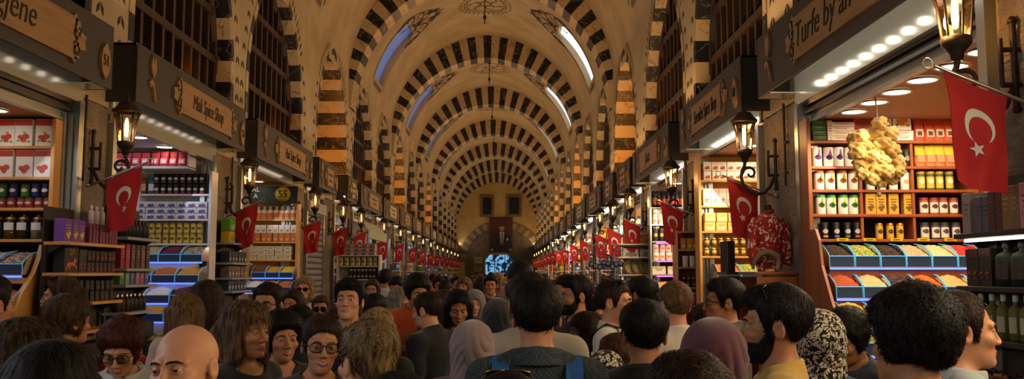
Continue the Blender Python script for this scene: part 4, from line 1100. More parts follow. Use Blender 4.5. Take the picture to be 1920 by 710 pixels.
o = mb.build('dried_fruit_heap', ['#2a160c', '#4a2a14', '#7a5220'], loc=(out(1, .2), 3.55, ZQ[3] + .01)); tag(o, 'heap of brown dried fruit at the bottom right corner', 'dried fruit', None, 'stuff')

# ================= right, second: shop 60
shop_shell(1, 1, 'ceil_warm', 'back_pine', 4, lx=.35)
Y2 = 9.7; yy = Y2 + .06; z2 = lambda y: zy(y, Y2, 1370); X20, X21 = px((1313,), Y2)[0], 3.2
ZB = [z2(y) for y in (480, 433, 385, 337)]
unit('light pine shelf unit in the shop under sign 60', X20, X21, Y2, .22, ZB, 3.07, ('wood_pine', 'back_pine'))
p2 = lambda *a: px(a, yy); w2 = lambda k: '%s of shop 60' % ['bottom shelf', 'third shelf', 'second shelf', 'top shelf'][k]
def grid_rows(maker, xs, y, z, hs, n, desc, where, group):
    for l in range(n): row(maker, xs, y, z + hs * l, desc, '%s layer on %s' % (['lower', 'upper', 'third'][l] if n < 3 else ['bottom', 'middle', 'top'][l], where), group)
grid_rows(carton(.085, .1, .1, '#e2dccb', None, '#c0442a', '#5a8a30'), p2(*[1327 + 14.3 * k for k in range(9)]), yy, ZB[3], .105, 2, 'white tea box', w2(3), 'tea boxes in shop 60')
row(carton(.085, .1, .19, '#e8d8c8', '#d8b0a0', '#c86a50', '#9aa060'), p2(*[1325 + 14.6 * k for k in range(9)]), yy, ZB[2], 'pink-white carton', w2(2), 'pink cartons in shop 60')
grid_rows(carton(.12, .1, .1, '#d6b465', None, '#e6d6a8', None, '#b88a3a'), p2(*[1329 + 22 * k for k in range(6)]), yy, ZB[1], .105, 2, 'straw-coloured box', w2(1), 'straw boxes in shop 60')
for l in range(2): row(jar(.032, .105, '#c8962a', '#e0c060', '#d8b860', .62, False), p2(*[1324 + 13.4 * k for k in range(9)]), yy, ZB[0] + .11 * l, 'yellow jar', '%s layer on %s' % (('lower', 'upper')[l], w2(0)), 'yellow jars in shop 60')
binset(2.32, 3.1, [(9.45, z2(522), 3, ['orange powder', 'green leaves', 'curry powder']), (9.3, z2(556), 3, ['yellow turmeric', 'cream powder', 'pale seeds']), (9.15, z2(590), 3, ['white powder', 'tan powder', 'chilli powder'])], 'shop 60', 'spice bins in shop 60')
# ================= right, third
shop_shell(1, 2, 'back_white', 'back_white', 3, lx=.3)
Y3 = 13.1; y3 = Y3 + .06; z3 = lambda y: zy(y, Y3, 1250); ZC = [z3(y) for y in (514, 488, 452, 420, 388)]
unit('grey metal shelf unit in the third shop on the right', px((1220,), Y3)[0], 3.1, Y3, .22, ZC, 3.0, ('alu', 'back_dark'))
p3 = lambda *a: px(a, y3); w3 = lambda k: '%s, third shop on right' % ['lowest shelf', 'fourth shelf', 'third shelf', 'second shelf', 'top shelf'][k]
row(bottle(.035, .26, '#141214', '#1a1a1c', '#a83a28'), p3(*[1227 + 8.6 * k for k in range(9)]), y3, ZC[4], 'black bottle with red label', w3(4), 'bottles in third shop')
grid_rows(tin(.036, .11, '#d8b49a', '#e0d4c0', '#e0a890', '#b0604a'), p3(*[1228 + 9.4 * k for k in range(8)]), y3, ZC[3], .115, 2, 'pink-white tub', w3(3), 'tubs in third shop')
row(tin(.042, .2, '#1a1614', '#2a2622', None, '#c8922a'), p3(*[1228 + 11 * k for k in range(7)]), y3, ZC[2], 'black canister with gold patch', w3(2), 'canisters in third shop')
grid_rows(tin(.044, .12, '#dcd4c6', '#e8e2d6', '#e6c8b0', '#d87a4a'), p3(*[1229 + 11.6 * k for k in range(7)]), y3, ZC[1], .125, 2, 'white orange-motif cup', w3(1), 'cups in third shop')
row(carton(.2, .1, .12, '#d9d0b4', '#b8c06a', None, None, '#6a8a4a'), p3(1233, 1262, 1290), y3, ZC[0], 'cream box with green band', w3(0), 'cream boxes in third shop')
for k, y in enumerate((452, 486, 514)): led('pink light strip, %s from the top in the third shop on the right' % NUM[k], 2.3, 3.0, Y3 - .02, z3(y) - .03, 'led_pink')
binset(2.3, 3.0, [(12.9, z3(548), 3, ['curry powder', 'orange powder', 'green henna']), (12.75, z3(572), 3, ['yellow turmeric', 'tan powder', 'chilli powder'])], 'third shop on right', 'spice bins in third shop')
# open pine rack on the pier before shop 60's neighbour
YR = 10.3; zr = lambda y: zy(y, YR, 1290); XA, XB_ = px((1268, 1308), YR); ZD = [zr(y) for y in (572, 538, 500, 467, 433)]
unit('small open pine rack of packs between shop 60 and the next shop', XA, XB_, YR, .2, ZD, ZD[-1] + .01, ('wood_pine', 'wood_warm'), zbot=0)
pr = lambda *a: px(a, YR + .05)
row(carton(.06, .08, .13, '#c8992a', None, '#e8dcc0'), pr(1279, 1290, 1300), YR + .05, ZD[3], 'yellow pack', 'top of the small pine rack', 'rack packs')
row(tin(.035, .13, 'white', '#efeae0'), pr(1283, 1296), YR + .05, ZD[2], 'white lidded tub', 'second shelf of small pine rack', 'rack tubs')
for l in range(2): row(tin(.03, .07, '#2a201a', '#4a3a2c', None, '#d87a40'), pr(1279, 1288, 1298), YR + .05, ZD[1] + .075 * l, 'dark cup with orange patch', '%s layer, third shelf of pine rack' % ('lower', 'upper')[l], 'rack cups')
row(bottle(.025, .15, '#c8386a', '#e8d0d8'), pr(1277, 1284, 1291, 1299), YR + .05, ZD[0], 'pink bottle', 'lowest shelf of pine rack', 'rack bottles')
# beads, bowls and sieves before the fourth shop on the right
YB = 13.9
ystand('narrow rack of bowls and boxes beside the bead display', 1, 13.5, 14.1, .02, .5, [zy(458, YB, 1190), zy(482, YB, 1190), zy(514, YB, 1190)], '#c8bfae')
ZE = [zy(514, YB, 1190), zy(482, YB, 1190), zy(458, YB, 1190)]
def sieve(r, h, c='#b88a4a'):
    def f():
        t = thing('wooden_sieve', 'x', 'sieve'); MB().lathe([(r, 0), (r, h), (r * .94, h), (r * .94, 0)], n=20).build('hoop', c, t); MB().lathe([(r * .94, h * .3), (0, h * .3)], n=20).build('mesh_disc', '#d0b888', t)
        MB().lathe([(r * 1.02, h * .4), (r * 1.03, h * .55), (r * 1.01, h * .6)], n=20).build('binding', '#8a5a28', t); return t
    return f
for k in range(4):
    r0 = sieve(.125, .085)(); r0.location = (2.02 + .0 + (.2 if k % 2 else 0), 13.8, ZE[2] + .09 * (k // 2)); tag(r0, 'round wooden sieve, %s in the double stack over white boxes' % NUM[k], 'sieve', 'wooden sieves')
row(carton(.24, .3, .14, '#d8d2c6', None, '#a08878', '#7a8a90'), [2.0, 2.25], 13.75, ZE[1], 'white gift box', 'below the wooden sieves', 'gift boxes')
for k in range(3):
    r0 = sieve(.125, .07, '#a8905c')(); r0.location = (2.0 + .12 * k, 13.72 - .02 * k, ZE[0] + .13); r0.rotation_euler = (PI / 2, 0, .25); tag(r0, 'round drum leaning on edge, %s from left under the gift boxes' % NUM[k], 'drum', 'leaning drums')
def bead():
    t = thing('bead_string', 'x', 'bead string'); MB().tube([(0, 0, .0), (0, 0, -.3)], .004).build('cord', '#1a2a4a', t)
    for z, r in ((-.08, .016), (-.14, .02), (-.2, .018)): m = MB(); m.lathe([(0, -r), (r * .8, -r * .6), (r, 0), (r * .8, r * .6), (0, r)], (0, 0, z), 8); m.build('small_bead', '#3a5a9a', t)
    m = MB(); m.lathe([(0, -.012), (.045, -.008), (.05, 0), (.045, .008), (0, .012)], n=14); me = m.build('eye_bead', '#0c1c66', t); me.location = (0, -.0, -.3); me.rotation_euler = (PI / 2, 0, 0)
    m = MB(); m.lathe([(0, .0132), (.026, .0128)], n=12); q = m.build('white_ring', '#d8e4ee', t); q.location = (0, 0, -.3); q.rotation_euler = (PI / 2, 0, 0)
    m = MB(); m.lathe([(0, .0146), (.013, .0142)], n=10); q = m.build('pupil', '#0a1230', t); q.location = (0, 0, -.3); q.rotation_euler = (PI / 2, 0, 0); return t
t = thing('bead_rack', 'metal rack hung with blue evil-eye beads on the right', 'rack', (1.75, 14.6, 0))
for x in (-.32, .32): MB().tube([(x, 0, 0), (x, 0, 2.25)], .014).build('post', 'steel', t)
for z in (2.22, 1.86, 1.5): MB().tube([(-.32, 0, z), (.32, 0, z)], .01).build('rail', 'steel', t)
b0 = bead(); q = 0
for l, z in enumerate((2.21, 1.85, 1.49)):
    for k in range(9):
        o = b0 if q == 0 else dup(b0, (0, 0, 0)); q += 1
        o.location = (1.75 - .28 + .07 * k, 14.58, z - .01 - .02 * (k % 3)); o.scale = (1, 1, R.uniform(.9, 1.05)); tag(o, 'blue evil-eye bead string, %s from left on the %s rail' % (NUM[k], ('top', 'middle', 'bottom')[l]), 'bead string', 'evil-eye beads')

# red patterned jacket on a bust before the pier right of shop 60
t = thing('torso_mannequin', 'black dressmaker bust standing on a small wooden ledge by the pier', 'mannequin', (2.12, 6.95, zy(509, 6.95, 1445)))
HB = .55
tor = [(.1, 0), (.12, .04), (.115, .15), (.125, .25), (.15, .36), (.14, .42), (.07, .455), (.045, .47)]
MB().lathe(tor, n=24, sx=1.05, sy=.75).build('bust', 'black', t); MB().lathe([(.045, .465), (.042, .53), (.03, .535), (0, .535)], n=16).build('neck', 'black', t)
j = thing('patterned_jacket', 'red jacket with white floral pattern on the black bust', 'jacket', (2.12, 6.95, zy(509, 6.95, 1445)))
MB().lathe([(r + .012, z) for r, z in tor[:-1]] + [(.06, .475)], n=24, sx=1.05, sy=.8).build('bodice', 'floral_red', j)
for sg in (-1, 1): MB().tube([(sg * .13, 0, .41), (sg * .175, -.01, .34), (sg * .19, -.03, .2), (sg * .17, -.07, .06)], [.05, .062, .058, .05], 10).build('sleeve', 'floral_red', j)
MB().tube([(.062 * math.cos(a), .05 * math.sin(a), .478 + .01 * math.cos(a)) for a in [2 * PI * k / 16 for k in range(17)]], .014, 6).build('collar', '#8e1118', j)
for q in (t, j): q.scale = (.74, .74, 1.0)
h = thing('curved_horn', 'curved brown horn resting in front of the patterned jacket', 'horn', (2.08, 6.8, zy(509, 6.8, 1450)))
MB().tube([(-.02 + .11 * math.cos(a) + .0, 0, .02 + .13 * math.sin(a)) for a in [PI * (1 - .06 * k) for k in range(14)]], [.012 + .002 * k for k in range(14)], 10).build('horn_body', '#5a4a34', h)
MB().lathe([(.036, 0), (.042, .01), (.036, .02)], n=12).build('rim', '#b09a60', h)
t = thing('wall_ledge', 'small wooden ledge with a lit glass cabinet under the jacket', 'ledge', (2.12, 6.95, 0)); zl = zy(509, 6.95, 1445)
MB().box((0, 0, zl - .012), (.36, .5, .024), bev=.004).build('top_board', 'wood_warm', t)
for sg in (-1, 1): MB().box((0, sg * .24, zl / 2 - .02), (.34, .02, zl - .04)).build('side_board', 'wood_warm', t)
for z in (zl - .2, zl - .42): MB().box((0, 0, z), (.34, .46, .012)).build('glass_shelf', 'glass_clear', t)
MB().box((.17, 0, zl / 2), (.012, .46, zl - .05)).build('back_board', '#c8a868', t)
for k in range(6):
    o = bottle(.022, .11, '#c8a860', 'gold')(); o.location = (2.05 + .05 * (k % 2), 6.78 + .06 * k, zl - .194); tag(o, 'small golden flask in the cabinet under the jacket, %s from the near end' % NUM[k], 'flask', 'golden flasks')
r0 = None
for k in range(4):
    o = carton(.05, .06, .26, '#1a1714', None, None, None, '#4a443c')(); o.location = (1.9 + .02, 7.35 + .07 * k, zl - .0); o.rotation_euler.z = -PI / 2; tag(o, 'tall black box in the row left of the jacket, %s from the near end' % NUM[k], 'box', 'tall black boxes')
t = thing('display_stand', 'slim dark stand under the tall black boxes', 'display stand', (1.93, 7.46, 0)); MB().box((0, 0, zl - .012), (.12, .34, .024)).build('top', 'black', t); MB().box((0, 0, zl / 2 - .02), (.1, .3, zl - .03)).build('body', '#2a2018', t)
# ================= left, nearest: shop 51
shop_shell(-1, 0, 'back_pine', 'back_pine', 4, lx=.35)
YA = 6.34; ya = YA + .06; za = lambda y: zy(y, YA, 60); pa = lambda *a: px(a, ya)
ZA = [za(y) for y in (448, 389, 331, 273)]
unit('pine shelf unit with tea cartons in shop 51', -4.2, -3.3, YA, .22, ZA, 2.88, ('wood_pine', 'back_dark'))
w1 = lambda k: '%s of shop 51' % ['lowest shelf', 'third shelf', 'second shelf', 'top shelf'][k]
row(carton(.125, .08, .2, '#ddd4c8', '#b8301c', '#b83a22', '#7a9a40'), pa(-58, -24, 9, 43, 80), ya, ZA[3], 'white carton with red tea glass', w1(3), 'tea cartons in shop 51')
row(carton(.125, .08, .2, '#dcd6d0', '#a82c1c', '#b84a30'), pa(-58, -24, 10, 45, 80), ya, ZA[2], 'white carton with red band', w1(2), 'banded cartons in shop 51')
for k, (x, c, nm) in enumerate(((-20, '#3a1a5a', 'purple'), (0, '#1e5a1a', 'green'), (20, '#26164a', 'violet'), (41, '#3a6a1a', 'lime'), (61, '#1c1a5a', 'blue'), (81, '#14102a', 'indigo'))):
    row(tin(.033, .1, c, '#2a2430', None, '#d8d4cc'), pa(x), ya + .03, ZA[1] + .085, 'dark %s tin with white oval' % nm, w1(1), 'oval label tins')
row(tin(.034, .078, '#7a2418', '#2a1a14', None, '#c8a890'), pa(-12, 5, 22, 39, 56, 73, 90), ya, ZA[1], 'small red jar', w1(1), 'small red jars')
for k, (x, c, nm) in enumerate(((-26, '#a07a3a', 'tan'), (-2, '#3a3228', 'black'), (22, '#7a5224', 'brown'), (47, '#3c2c14', 'dark brown'), (73, '#b0a078', 'cream'))):
    row(jar(.048, .185, c, 'gold', '#d8d4cc', .52), pa(x), ya, ZA[0], 'glass jar of %s powder with gold lid' % nm, w1(0), 'gold lidded jars')
binset(-4.1, -3.33, [(6.08, zy(515, 6.08, 60), 4, ['dark cloves', 'olive herbs', 'pale seeds', 'mixed seeds']), (5.9, zy(590, 5.9, 60), 4, ['dark tea', 'curry powder', 'green henna', 'orange powder'])], 'shop 51', 'spice bins in shop 51')
t = thing('bin_stand', 'curved pine stand beside the spice bins of shop 51', 'stand', (-3.3, 6.24, 0)); MB().extr([(.09, 0), (.09, 1.95), (.02, 1.95), (-.02, 1.85), (-.08, 1.75), (-.22, 1.62), (-.3, 1.5), (-.32, 1.2), (-.32, 0)], lambda u, v, q: (-.02 + q, u, v), .035).build('curved_cheek', 'wood_pine', t)
for z, y in ((zy(515, 6.08, 60), 6.2), (zy(590, 5.9, 60), 6.11)): MB().box((-.42, y - 6.24, z - .04), (.8, .24 if y > 6.15 else .42, .04)).build('tier', 'wood_pine', t)
# perfume stand on the rough pier between 51 and Misk
ZP = [zy(455, 6.4, 130), zy(511, 6.4, 130), zy(566, 6.4, 130), zy(620, 6.4, 130)]
ystand('narrow perfume stand on the rough pier left of the Misk shop', -1, 6.12, 7.0, .02, .2, ZP, 'wood_pine')
w_ = 'top of the perfume stand'
yrow(carton(.095, .08, .165, '#6a3a8a', None, '#c8a82a', None, '#a880c0'), -1, 6.15, 6.46, 3, .12, ZP[0], 'purple carton with yellow spot', w_, 'purple cartons')
yrow(carton(.04, .1, .15, '#6a2a4a', None, None, None, '#8a4a6a'), -1, 6.5, 6.98, 9, .12, ZP[0], 'dark pink slim carton', w_, 'slim pink cartons')
for k in range(3):
    o = bottle(.02, .14, '#c8b4b8', '#e0dcd8')(); o.location = (out(-1, .12), 6.62 + .09 * k, ZP[0] + .152); tag(o, 'white spray bottle on the slim pink cartons, %s from left' % NUM[k], 'spray bottle', 'white spray bottles')
w_ = 'second shelf of perfume stand'
t = carton(.2, .08, .18, '#0c0a0a', None, None)(); t.location = (out(-1, .12), 6.27, ZP[1]); t.rotation_euler.z = PI / 2; tag(t, 'black carton printed with an orange horse and the letters Q7', 'carton')
hs = MB(); HP = [(-.07, .06), (-.05, .075), (-.02, .072), (.02, .078), (.035, .1), (.05, .108), (.06, .098), (.075, .088), (.07, .08), (.055, .082), (.05, .06), (.065, .045), (.08, .03), (.072, .026), (.05, .042), (.03, .05), (.0, .046), (-.02, .046), (-.03, .03), (-.05, .018), (-.055, .024), (-.04, .04), (-.05, .05), (-.07, .03), (-.08, .012), (-.086, .02), (-.075, .04)]
hs.extr(HP, lambda u, v, q: (u, -.041 - q, v), .002); hs.build('printed_horse', '#b8541a', t)
text('printed_letters', 'Q7', .055, '#a87a3a', t, (.0, -.042, .145), (PI / 2, 0, 0), .001)
yrow(carton(.06, .08, .17, '#120e10', '#2a1210', '#8a1a14'), -1, 6.38, 6.5, 2, .12, ZP[1], 'black carton with red flame', w_, 'black red cartons')
yrow(carton(.055, .08, .08, '#1a1010', None, '#7a3a18'), -1, 6.5, 6.98, 7, .12, ZP[1], 'small black box with copper spot', w_ + ', lower', 'copper spot boxes')
yrow(carton(.055, .08, .08, '#1a1010', None, '#7a3a18'), -1, 6.5, 6.98, 7, .12, ZP[1] + .085, 'small black box with copper spot', w_ + ', upper', 'copper spot boxes')
for l in range(2): yrow(carton(.06, .08, .075, '#140e10', None, '#5a2a20'), -1, 6.15, 6.98, 10, .12, ZP[2] + .08 * l, 'dark small box', 'third shelf of perfume stand, %s' % ('lower', 'upper')[l], 'dark boxes of the stand')
ystand('second perfume stand, before the Misk shelves', -1, 7.1, 7.75, -.0, .2, [zy(y, 7.3, 225) for y in (445, 503, 533, 584)], '#8a9098')
ZG = [zy(y, 7.3, 225) for y in (445, 503, 533, 584)]
yrow(bottle(.03, .16, '#14141a', 'black'), -1, 7.13, 7.72, 8, .1, ZG[0], 'black slim bottle', 'top of second perfume stand', 'black slim bottles')
for k, (c, nm) in enumerate((('#7a1430', 'crimson'), ('#a02048', 'magenta'), ('#5a3a4a', 'mauve'), ('#3a2a30', 'plum'), ('#6a4a4a', 'rose brown'), ('#2a2028', 'black'))):
    yrow(carton(.075, .07, .2, c, None, None, None, '#a88a90'), -1, 7.12 + .1 * k, 7.22 + .1 * k, 1, .1, ZG[1], 'tall %s perfume carton' % nm, 'second shelf, second perfume stand', 'tall cartons')
for k, (c, nm) in enumerate((('#3a6a3a', 'green'), ('#5a8a6a', 'mint'), ('#4a5a8a', 'blue'), ('#8a6a9a', 'lilac'), ('#9a4a5a', 'rose'), ('#4a4a9a', 'violet'))):
    yrow(carton(.075, .07, .11, c, None, None, None, '#c0c8c8'), -1, 7.12 + .1 * k, 7.22 + .1 * k, 1, .1, ZG[2], 'short %s soap carton' % nm, 'third shelf, second perfume stand', 'soap cartons')
yrow(bottle(.03, .15, '#2a241c', 'steel'), -1, 7.13, 7.72, 7, .1, ZG[3], 'dark flask with steel cap', 'lowest shelf, second perfume stand', 'dark flasks')
# ================= left, second: Misk
shop_shell(-1, 1, 'back_white', 'back_white', 3, lx=.35)
Y5 = 9.42; y5 = Y5 + .06; z5 = lambda y: zy(y, Y5, 330); p5 = lambda *a: px(a, y5); ZM = [z5(y) for y in (456, 410, 363)]
unit('white shelf unit of tins inside the Misk shop', px((258,), Y5)[0], px((393,), Y5)[0], Y5, .2, ZM, z5(320), ('shelf_white', 'back_white'))
w5 = lambda k: '%s of Misk shop' % ['lowest shelf', 'middle shelf', 'upper shelf'][k]
for l in range(2):
    row(tin(.035, .11, '#101014', '#1a1a22', None, '#c8c4bc', None, '#a82a3a'), p5(*[293 + 12.2 * k for k in range(8)]), y5, ZM[2] + .115 * l, 'black tin', '%s layer, %s' % (('lower', 'upper')[l], w5(2)), 'black tins in Misk shop')
    row(tin(.033, .11, '#b09a48', '#8a7430', '#c0a850', '#5a4818'), p5(*[261 + 12.9 * k for k in range(10)]), y5, ZM[0] + .112 * l, 'gold tin', '%s layer, %s' % (('lower', 'upper')[l], w5(0)), 'gold tins in Misk shop')
row(bottle(.035, .22, '#2a6a9a', '#3a8ac0', '#c8d4dc'), p5(283), y5, ZM[2], 'bright blue bottle', w5(2), 'bottles in Misk shop')
row(bottle(.035, .22, '#8a4a34', '#a08070', '#c0a090'), p5(268), y5, ZM[2], 'brown bottle', w5(2), 'bottles in Misk shop')
for l in range(3): row(carton(.11, .1, .06, '#c8ccd4', '#c0c8d8', '#3a5aa8', '#b83a34'), p5(*[266 + 19.2 * k for k in range(7)]), y5, ZM[1] + .064 * l, 'white box with blue print', '%s layer, middle Misk shelf' % ('lowest', 'middle', 'top')[l], 'blue print boxes')
t = thing('wall_shelf', 'high white shelf of red bags over the Misk tins', 'shelf', (px((282,), 9.3)[0], 9.3, z5(316))); MB().box((0, 0, -.012), (.86, .2, .024)).build('board', 'shelf_white', t); MB().box((.42, 0, .08), (.02, .2, .18)).build('end_panel', 'shelf_white', t)
row(pouch(.1, .07, .17, '#9a1020', None, '#c87a84', '#d8c0c0'), [px((x,), 9.3)[0] for x in (221, 236, 253, 270, 288, 305, 322, 338)], 9.3, z5(316), 'red glossy bag', 'high shelf in Misk shop', 'red bags')
MT = [(9.2, zy(490, 9.2, 320), 3, ['pale seeds', 'purple sumac', 'mixed seeds']), (9.05, zy(529, 9.05, 320), 3, ['green henna', 'orange powder', 'curry powder']), (8.9, zy(567, 8.9, 320), 3, ['brown cumin', 'white powder', 'purple sumac']), (8.75, zy(602, 8.75, 320), 3, ['yellow turmeric', 'curry powder', 'chilli powder'])]
binset(px((258,), 9.2)[0], px((382,), 9.2)[0], MT, 'Misk shop', 'spice bins in Misk shop')
t = thing('bin_stand', 'white stepped stand under the Misk spice bins', 'stand', (-3.63, 9.1, 0))
for k, (yf, z, n, _) in enumerate(MT): MB().box((0, (yf + 9.4) / 2 - 9.1, z / 2 - .011 if k == 3 else z - .05), (.72 + .04 * k, 9.4 - yf, z - .022 if k == 3 else .06)).build('tier', 'shelf_white', t)
# sloping stall of loose goods
t = thing('market_stall', 'sloping stall of loose sweets and spices before the Misk shop', 'stall', (-2.6, 7.6, 0))
MB().box((0, 0, .45), (.9, 1.9, .9)).build('base', '#2a2018', t); tops = MB(); tops.add([(-.49, -1.0, 1.0), (.49, -1.0, 1.0), (.49, 1.0, 1.25), (-.49, 1.0, 1.25), (-.49, -1.0, .9), (.49, -1.0, .9), (.49, 1.0, .9), (-.49, 1.0, .9)], [(0, 1, 2, 3), (4, 7, 6, 5), (0, 4, 5, 1), (1, 5, 6, 2), (2, 6, 7, 3), (3, 7, 4, 0)]); tops.build('sloping_top', '#1e2a3a', t)
LOOSE = [('red dried berries', spice('#7a0c14', '#a82028', 40, 1.5)), ('white sugared nuts', spice('#a89880', '#d0c4b0', 32, 1.5)), ('orange apricots', spice('#a8380e', '#c85a20', 30, 1.2)), ('tan figs', spice('#7a6040', '#a08a60', 34, 1.5)), ('green sweets', spice('#3a7a1c', '#9ac050', 36, 1.2)),
         ('black raisins', spice('#100c0e', '#2a2226', 46, 1.5)), ('yellow sweets', spice('#b08a10', '#d8b020', 36, 1.2)), ('dark blue sweets', spice('#141a2a', '#4a5a70', 40, 1.4)), ('pale Turkish delight', spice('#7a9a5a', '#d0c8a0', 24, 1.2)), ('dark brown dates', spice('#1e120a', '#3c2414', 36, 1.4)),
         ('gold raisins', spice('#8a5a14', '#b08030', 40, 1.4)), ('blue wrapped sweets', spice('#2a4a7a', '#a0b0c0', 30, 1.2))]
for k in range(15):
    c_, r_ = k % 3, k // 3; nm, m = LOOSE[(k * 5 + 2) % 12]; u, v = -.32 + .32 * c_, -.78 + .38 * r_
    hp = MB(); hp.grid(lambda a, b: ((a - .5) * .32, (b - .5) * .39, .11 * (math.sin(PI * a) * math.sin(PI * b)) ** .7 + .012 * math.sin(a * 31 + k) * math.sin(b * 27) + .0 + .048 * (b - .5)), 14, 14)
    o = hp.build('loose_goods_heap', m); o.location = (-2.6 + u, 7.6 + v, 1.125 + .125 * v + .012)
    tag(o, 'heap of %s on the sloping stall, %s row from the near end' % (nm, NUM[r_]), 'sweets' if 'sweet' in nm else 'dried goods', 'heaps on the stall', 'stuff')
# ================= left, third: Nari
shop_shell(-1, 2, 'back_pine', 'back_pine', 4, lx=.35)
Y6 = 12.95; y6 = Y6 + .06; z6 = lambda y: zy(y, Y6, 520); p6 = lambda *a: px(a, y6); ZN = [z6(y) for y in (487, 453, 411)]
unit('pine shelf unit inside the Nari shop', px((468,), Y6)[0], px((557,), Y6)[0], Y6, .2, ZN, z6(382), ('wood_pine', 'back_pine'))
w6 = lambda k: '%s of Nari shop' % ['lowest shelf', 'middle shelf', 'top shelf'][k]
row(bottle(.045, .2, '#d8c8b0', '#e0d4c0', '#c86a2a'), p6(*[474 + 11 * k for k in range(8)]), y6, ZN[2], 'white bottle with orange label', w6(2), 'bottles in Nari shop')
row(carton(.08, .1, .12, '#d8d0c0', '#e4dccc', '#c07a3a'), p6(*[475 + 11 * k for k in range(8)]), y6, ZN[1] + .13, 'pale box', 'upper layer, ' + w6(1), 'boxes in Nari shop')
row(carton(.08, .1, .125, '#b8682a', None, '#d8a060'), p6(*[475 + 11 * k for k in range(8)]), y6, ZN[1], 'orange box', 'lower layer, ' + w6(1), 'boxes in Nari shop')
for l in range(3): row(carton(.12, .1, .065, '#c8bc98', None, None, None, '#6a7a4a'), p6(*[478 + 16 * k for k in range(5)]), y6, ZN[0] + .068 * l, 'flat cream box', '%s layer, %s' % (('bottom', 'middle', 'top')[l], w6(0)), 'flat boxes in Nari shop')
binset(px((474,), 12.7)[0], px((552,), 12.7)[0], [(12.7, zy(520, 12.7, 520), 3, ['brown cumin', 'curry powder', 'yellow turmeric']), (12.5, zy(548, 12.5, 520), 3, ['white powder', 'tan powder', 'orange powder'])], 'Nari shop', 'spice bins in Nari shop')
t = thing('shop_board', 'dark board with a yellow disc numbered 55 over the Nari shelves', 'board', (px((512,), 12.9)[0], 12.9, z6(366))); MB().box((0, 0, 0), (.72, .03, .26)).build('board', '#16201c', t)
d = MB(); d.lathe([(0, .016), (.11, .016), (.115, .02), (0, .022)], n=28); q = d.build('yellow_disc', '#b0a028', t); q.location = (px((530,), 12.9)[0] - t.location.x, 0, .01); q.rotation_euler = (PI / 2, 0, 0)
text('number', '55', .15, 'black', t, (q.location.x, -.026, .01), (PI / 2, 0, 0), .003); text('lettering', 'AL\nA', .1, '#c8c4b8', t, (-.26, -.018, .03), (PI / 2, 0, 0), .003)
# side stand before the Nari pier
ZH = [zy(y, 9.9, 420) for y in (455, 492, 520, 545, 570)]
ystand('side stand with green and yellow boxes before the Nari pier', -1, 9.75, 10.5, .02, .22, ZH, '#8a9098')
yrow(carton(.2, .1, .13, '#c8a018', None, '#8a9a60'), -1, 9.76, 10.0, 1, .13, ZH[0], 'yellow box', 'under the bright green box, side stand', 'stand boxes'); yrow(carton(.2, .1, .13, '#5aa01c', None, '#b0b8a0'), -1, 9.76, 10.0, 1, .13, ZH[0] + .135, 'bright green box', 'top of the side stand', 'stand boxes')
yrow(carton(.07, .08, .24, '#3a2a4a', '#6a3a2a', '#a86a3a'), -1, 10.02, 10.48, 5, .13, ZH[0], 'dark tall carton', 'top of side stand beside Nari shop', 'tall stand cartons')
for k, (c, nm) in enumerate((('#2a2a2e', 'black'), ('#6a5a4a', 'taupe'), ('#1a3a5a', 'navy'))): yrow(carton(.09, .1, .13, c, None, '#a8a098'), -1, 9.78, 10.46, 6, .13, ZH[k + 1], '%s boxed soap' % nm, '%s shelf of Nari side stand' % NUM[k + 1], 'soaps on stand')
# ================= left, fourth and fifth
t = thing('closed_shutter', 'grey closed roller shutter of the small shop past Nari', 'shutter', (out(-1, -.02), 14.9, 0)); s_ = MB()
for k in range(28): s_.tube([(0, -.66, .06 + .1 * k), (0, .66, .06 + .1 * k)], .05, 8)
s_.build('slat_curtain', '#8a8a90', t); MB().box((.02, 0, 2.85), (.16, 1.36, .18)).build('roller_box', '#a0a0a6', t)
X7 = px((634, 712), 16.35); Y7 = 16.35; z7 = lambda y: zy(y, Y7, 670); ZT = [z7(y) for y in (523, 498, 478)]
unit('white rack of boxes standing in front of the fifth shop on the left', X7[0], X7[1], Y7, .3, ZT, ZT[-1] + .01, ('shelf_white', 'back_white'))
p7 = lambda *a: px(a, Y7 + .08)
for l in range(3): row(carton(.14, .12, .07, '#c8b8b0', '#b83a24', '#4a6a9a'), p7(*[655 + 14.6 * k for k in range(4)]), Y7 + .08, ZT[2] + .074 * l, 'red and white biscuit box', '%s layer on the white rack' % ('lowest', 'middle', 'top')[l], 'biscuit boxes')
row(carton(.1, .12, .15, '#b8b09a', None, '#8a9a60'), p7(640, 648), Y7 + .08, ZT[2], 'cream block', 'left end of the white rack top', 'cream blocks')
row(tin(.05, .16, '#8a8a5a', '#b0a878', '#c0b890', '#6a6a3a'), p7(*[641 + 10.6 * k for k in range(7)]), Y7 + .08, ZT[1], 'olive tin', 'middle of the white rack', 'rack tins')
for l in range(2): row(tin(.042, .11, '#121216', '#22222a', None, '#a8a49c'), p7(*[660 + 7.2 * k for k in range(7)]), Y7 + .08, ZT[0] + .115 * l, 'black round tin', '%s layer, bottom of the white rack' % ('lower', 'upper')[l], 'round tins')
aw = thing('striped_awning', 'white pleated awning panel over the white rack on the left', 'awning', (out(-1, .1), 19.85, 2.9)); m = MB()
m.grid(lambda u, v: (.25 * math.sin(PI / 2 * (1 - v)) * 1.2 + .025 * math.sin(u * 60), (u - .5) * 2.7, -.42 * (1 - v) ** 1.6 + .2 * 0), 72, 6); m.build('pleated_cloth', '#b4b8a8', aw); MB().tube([(.3, -1.35, -.42), (.3, 1.35, -.42)], .012).build('front_bar', 'steel', aw)

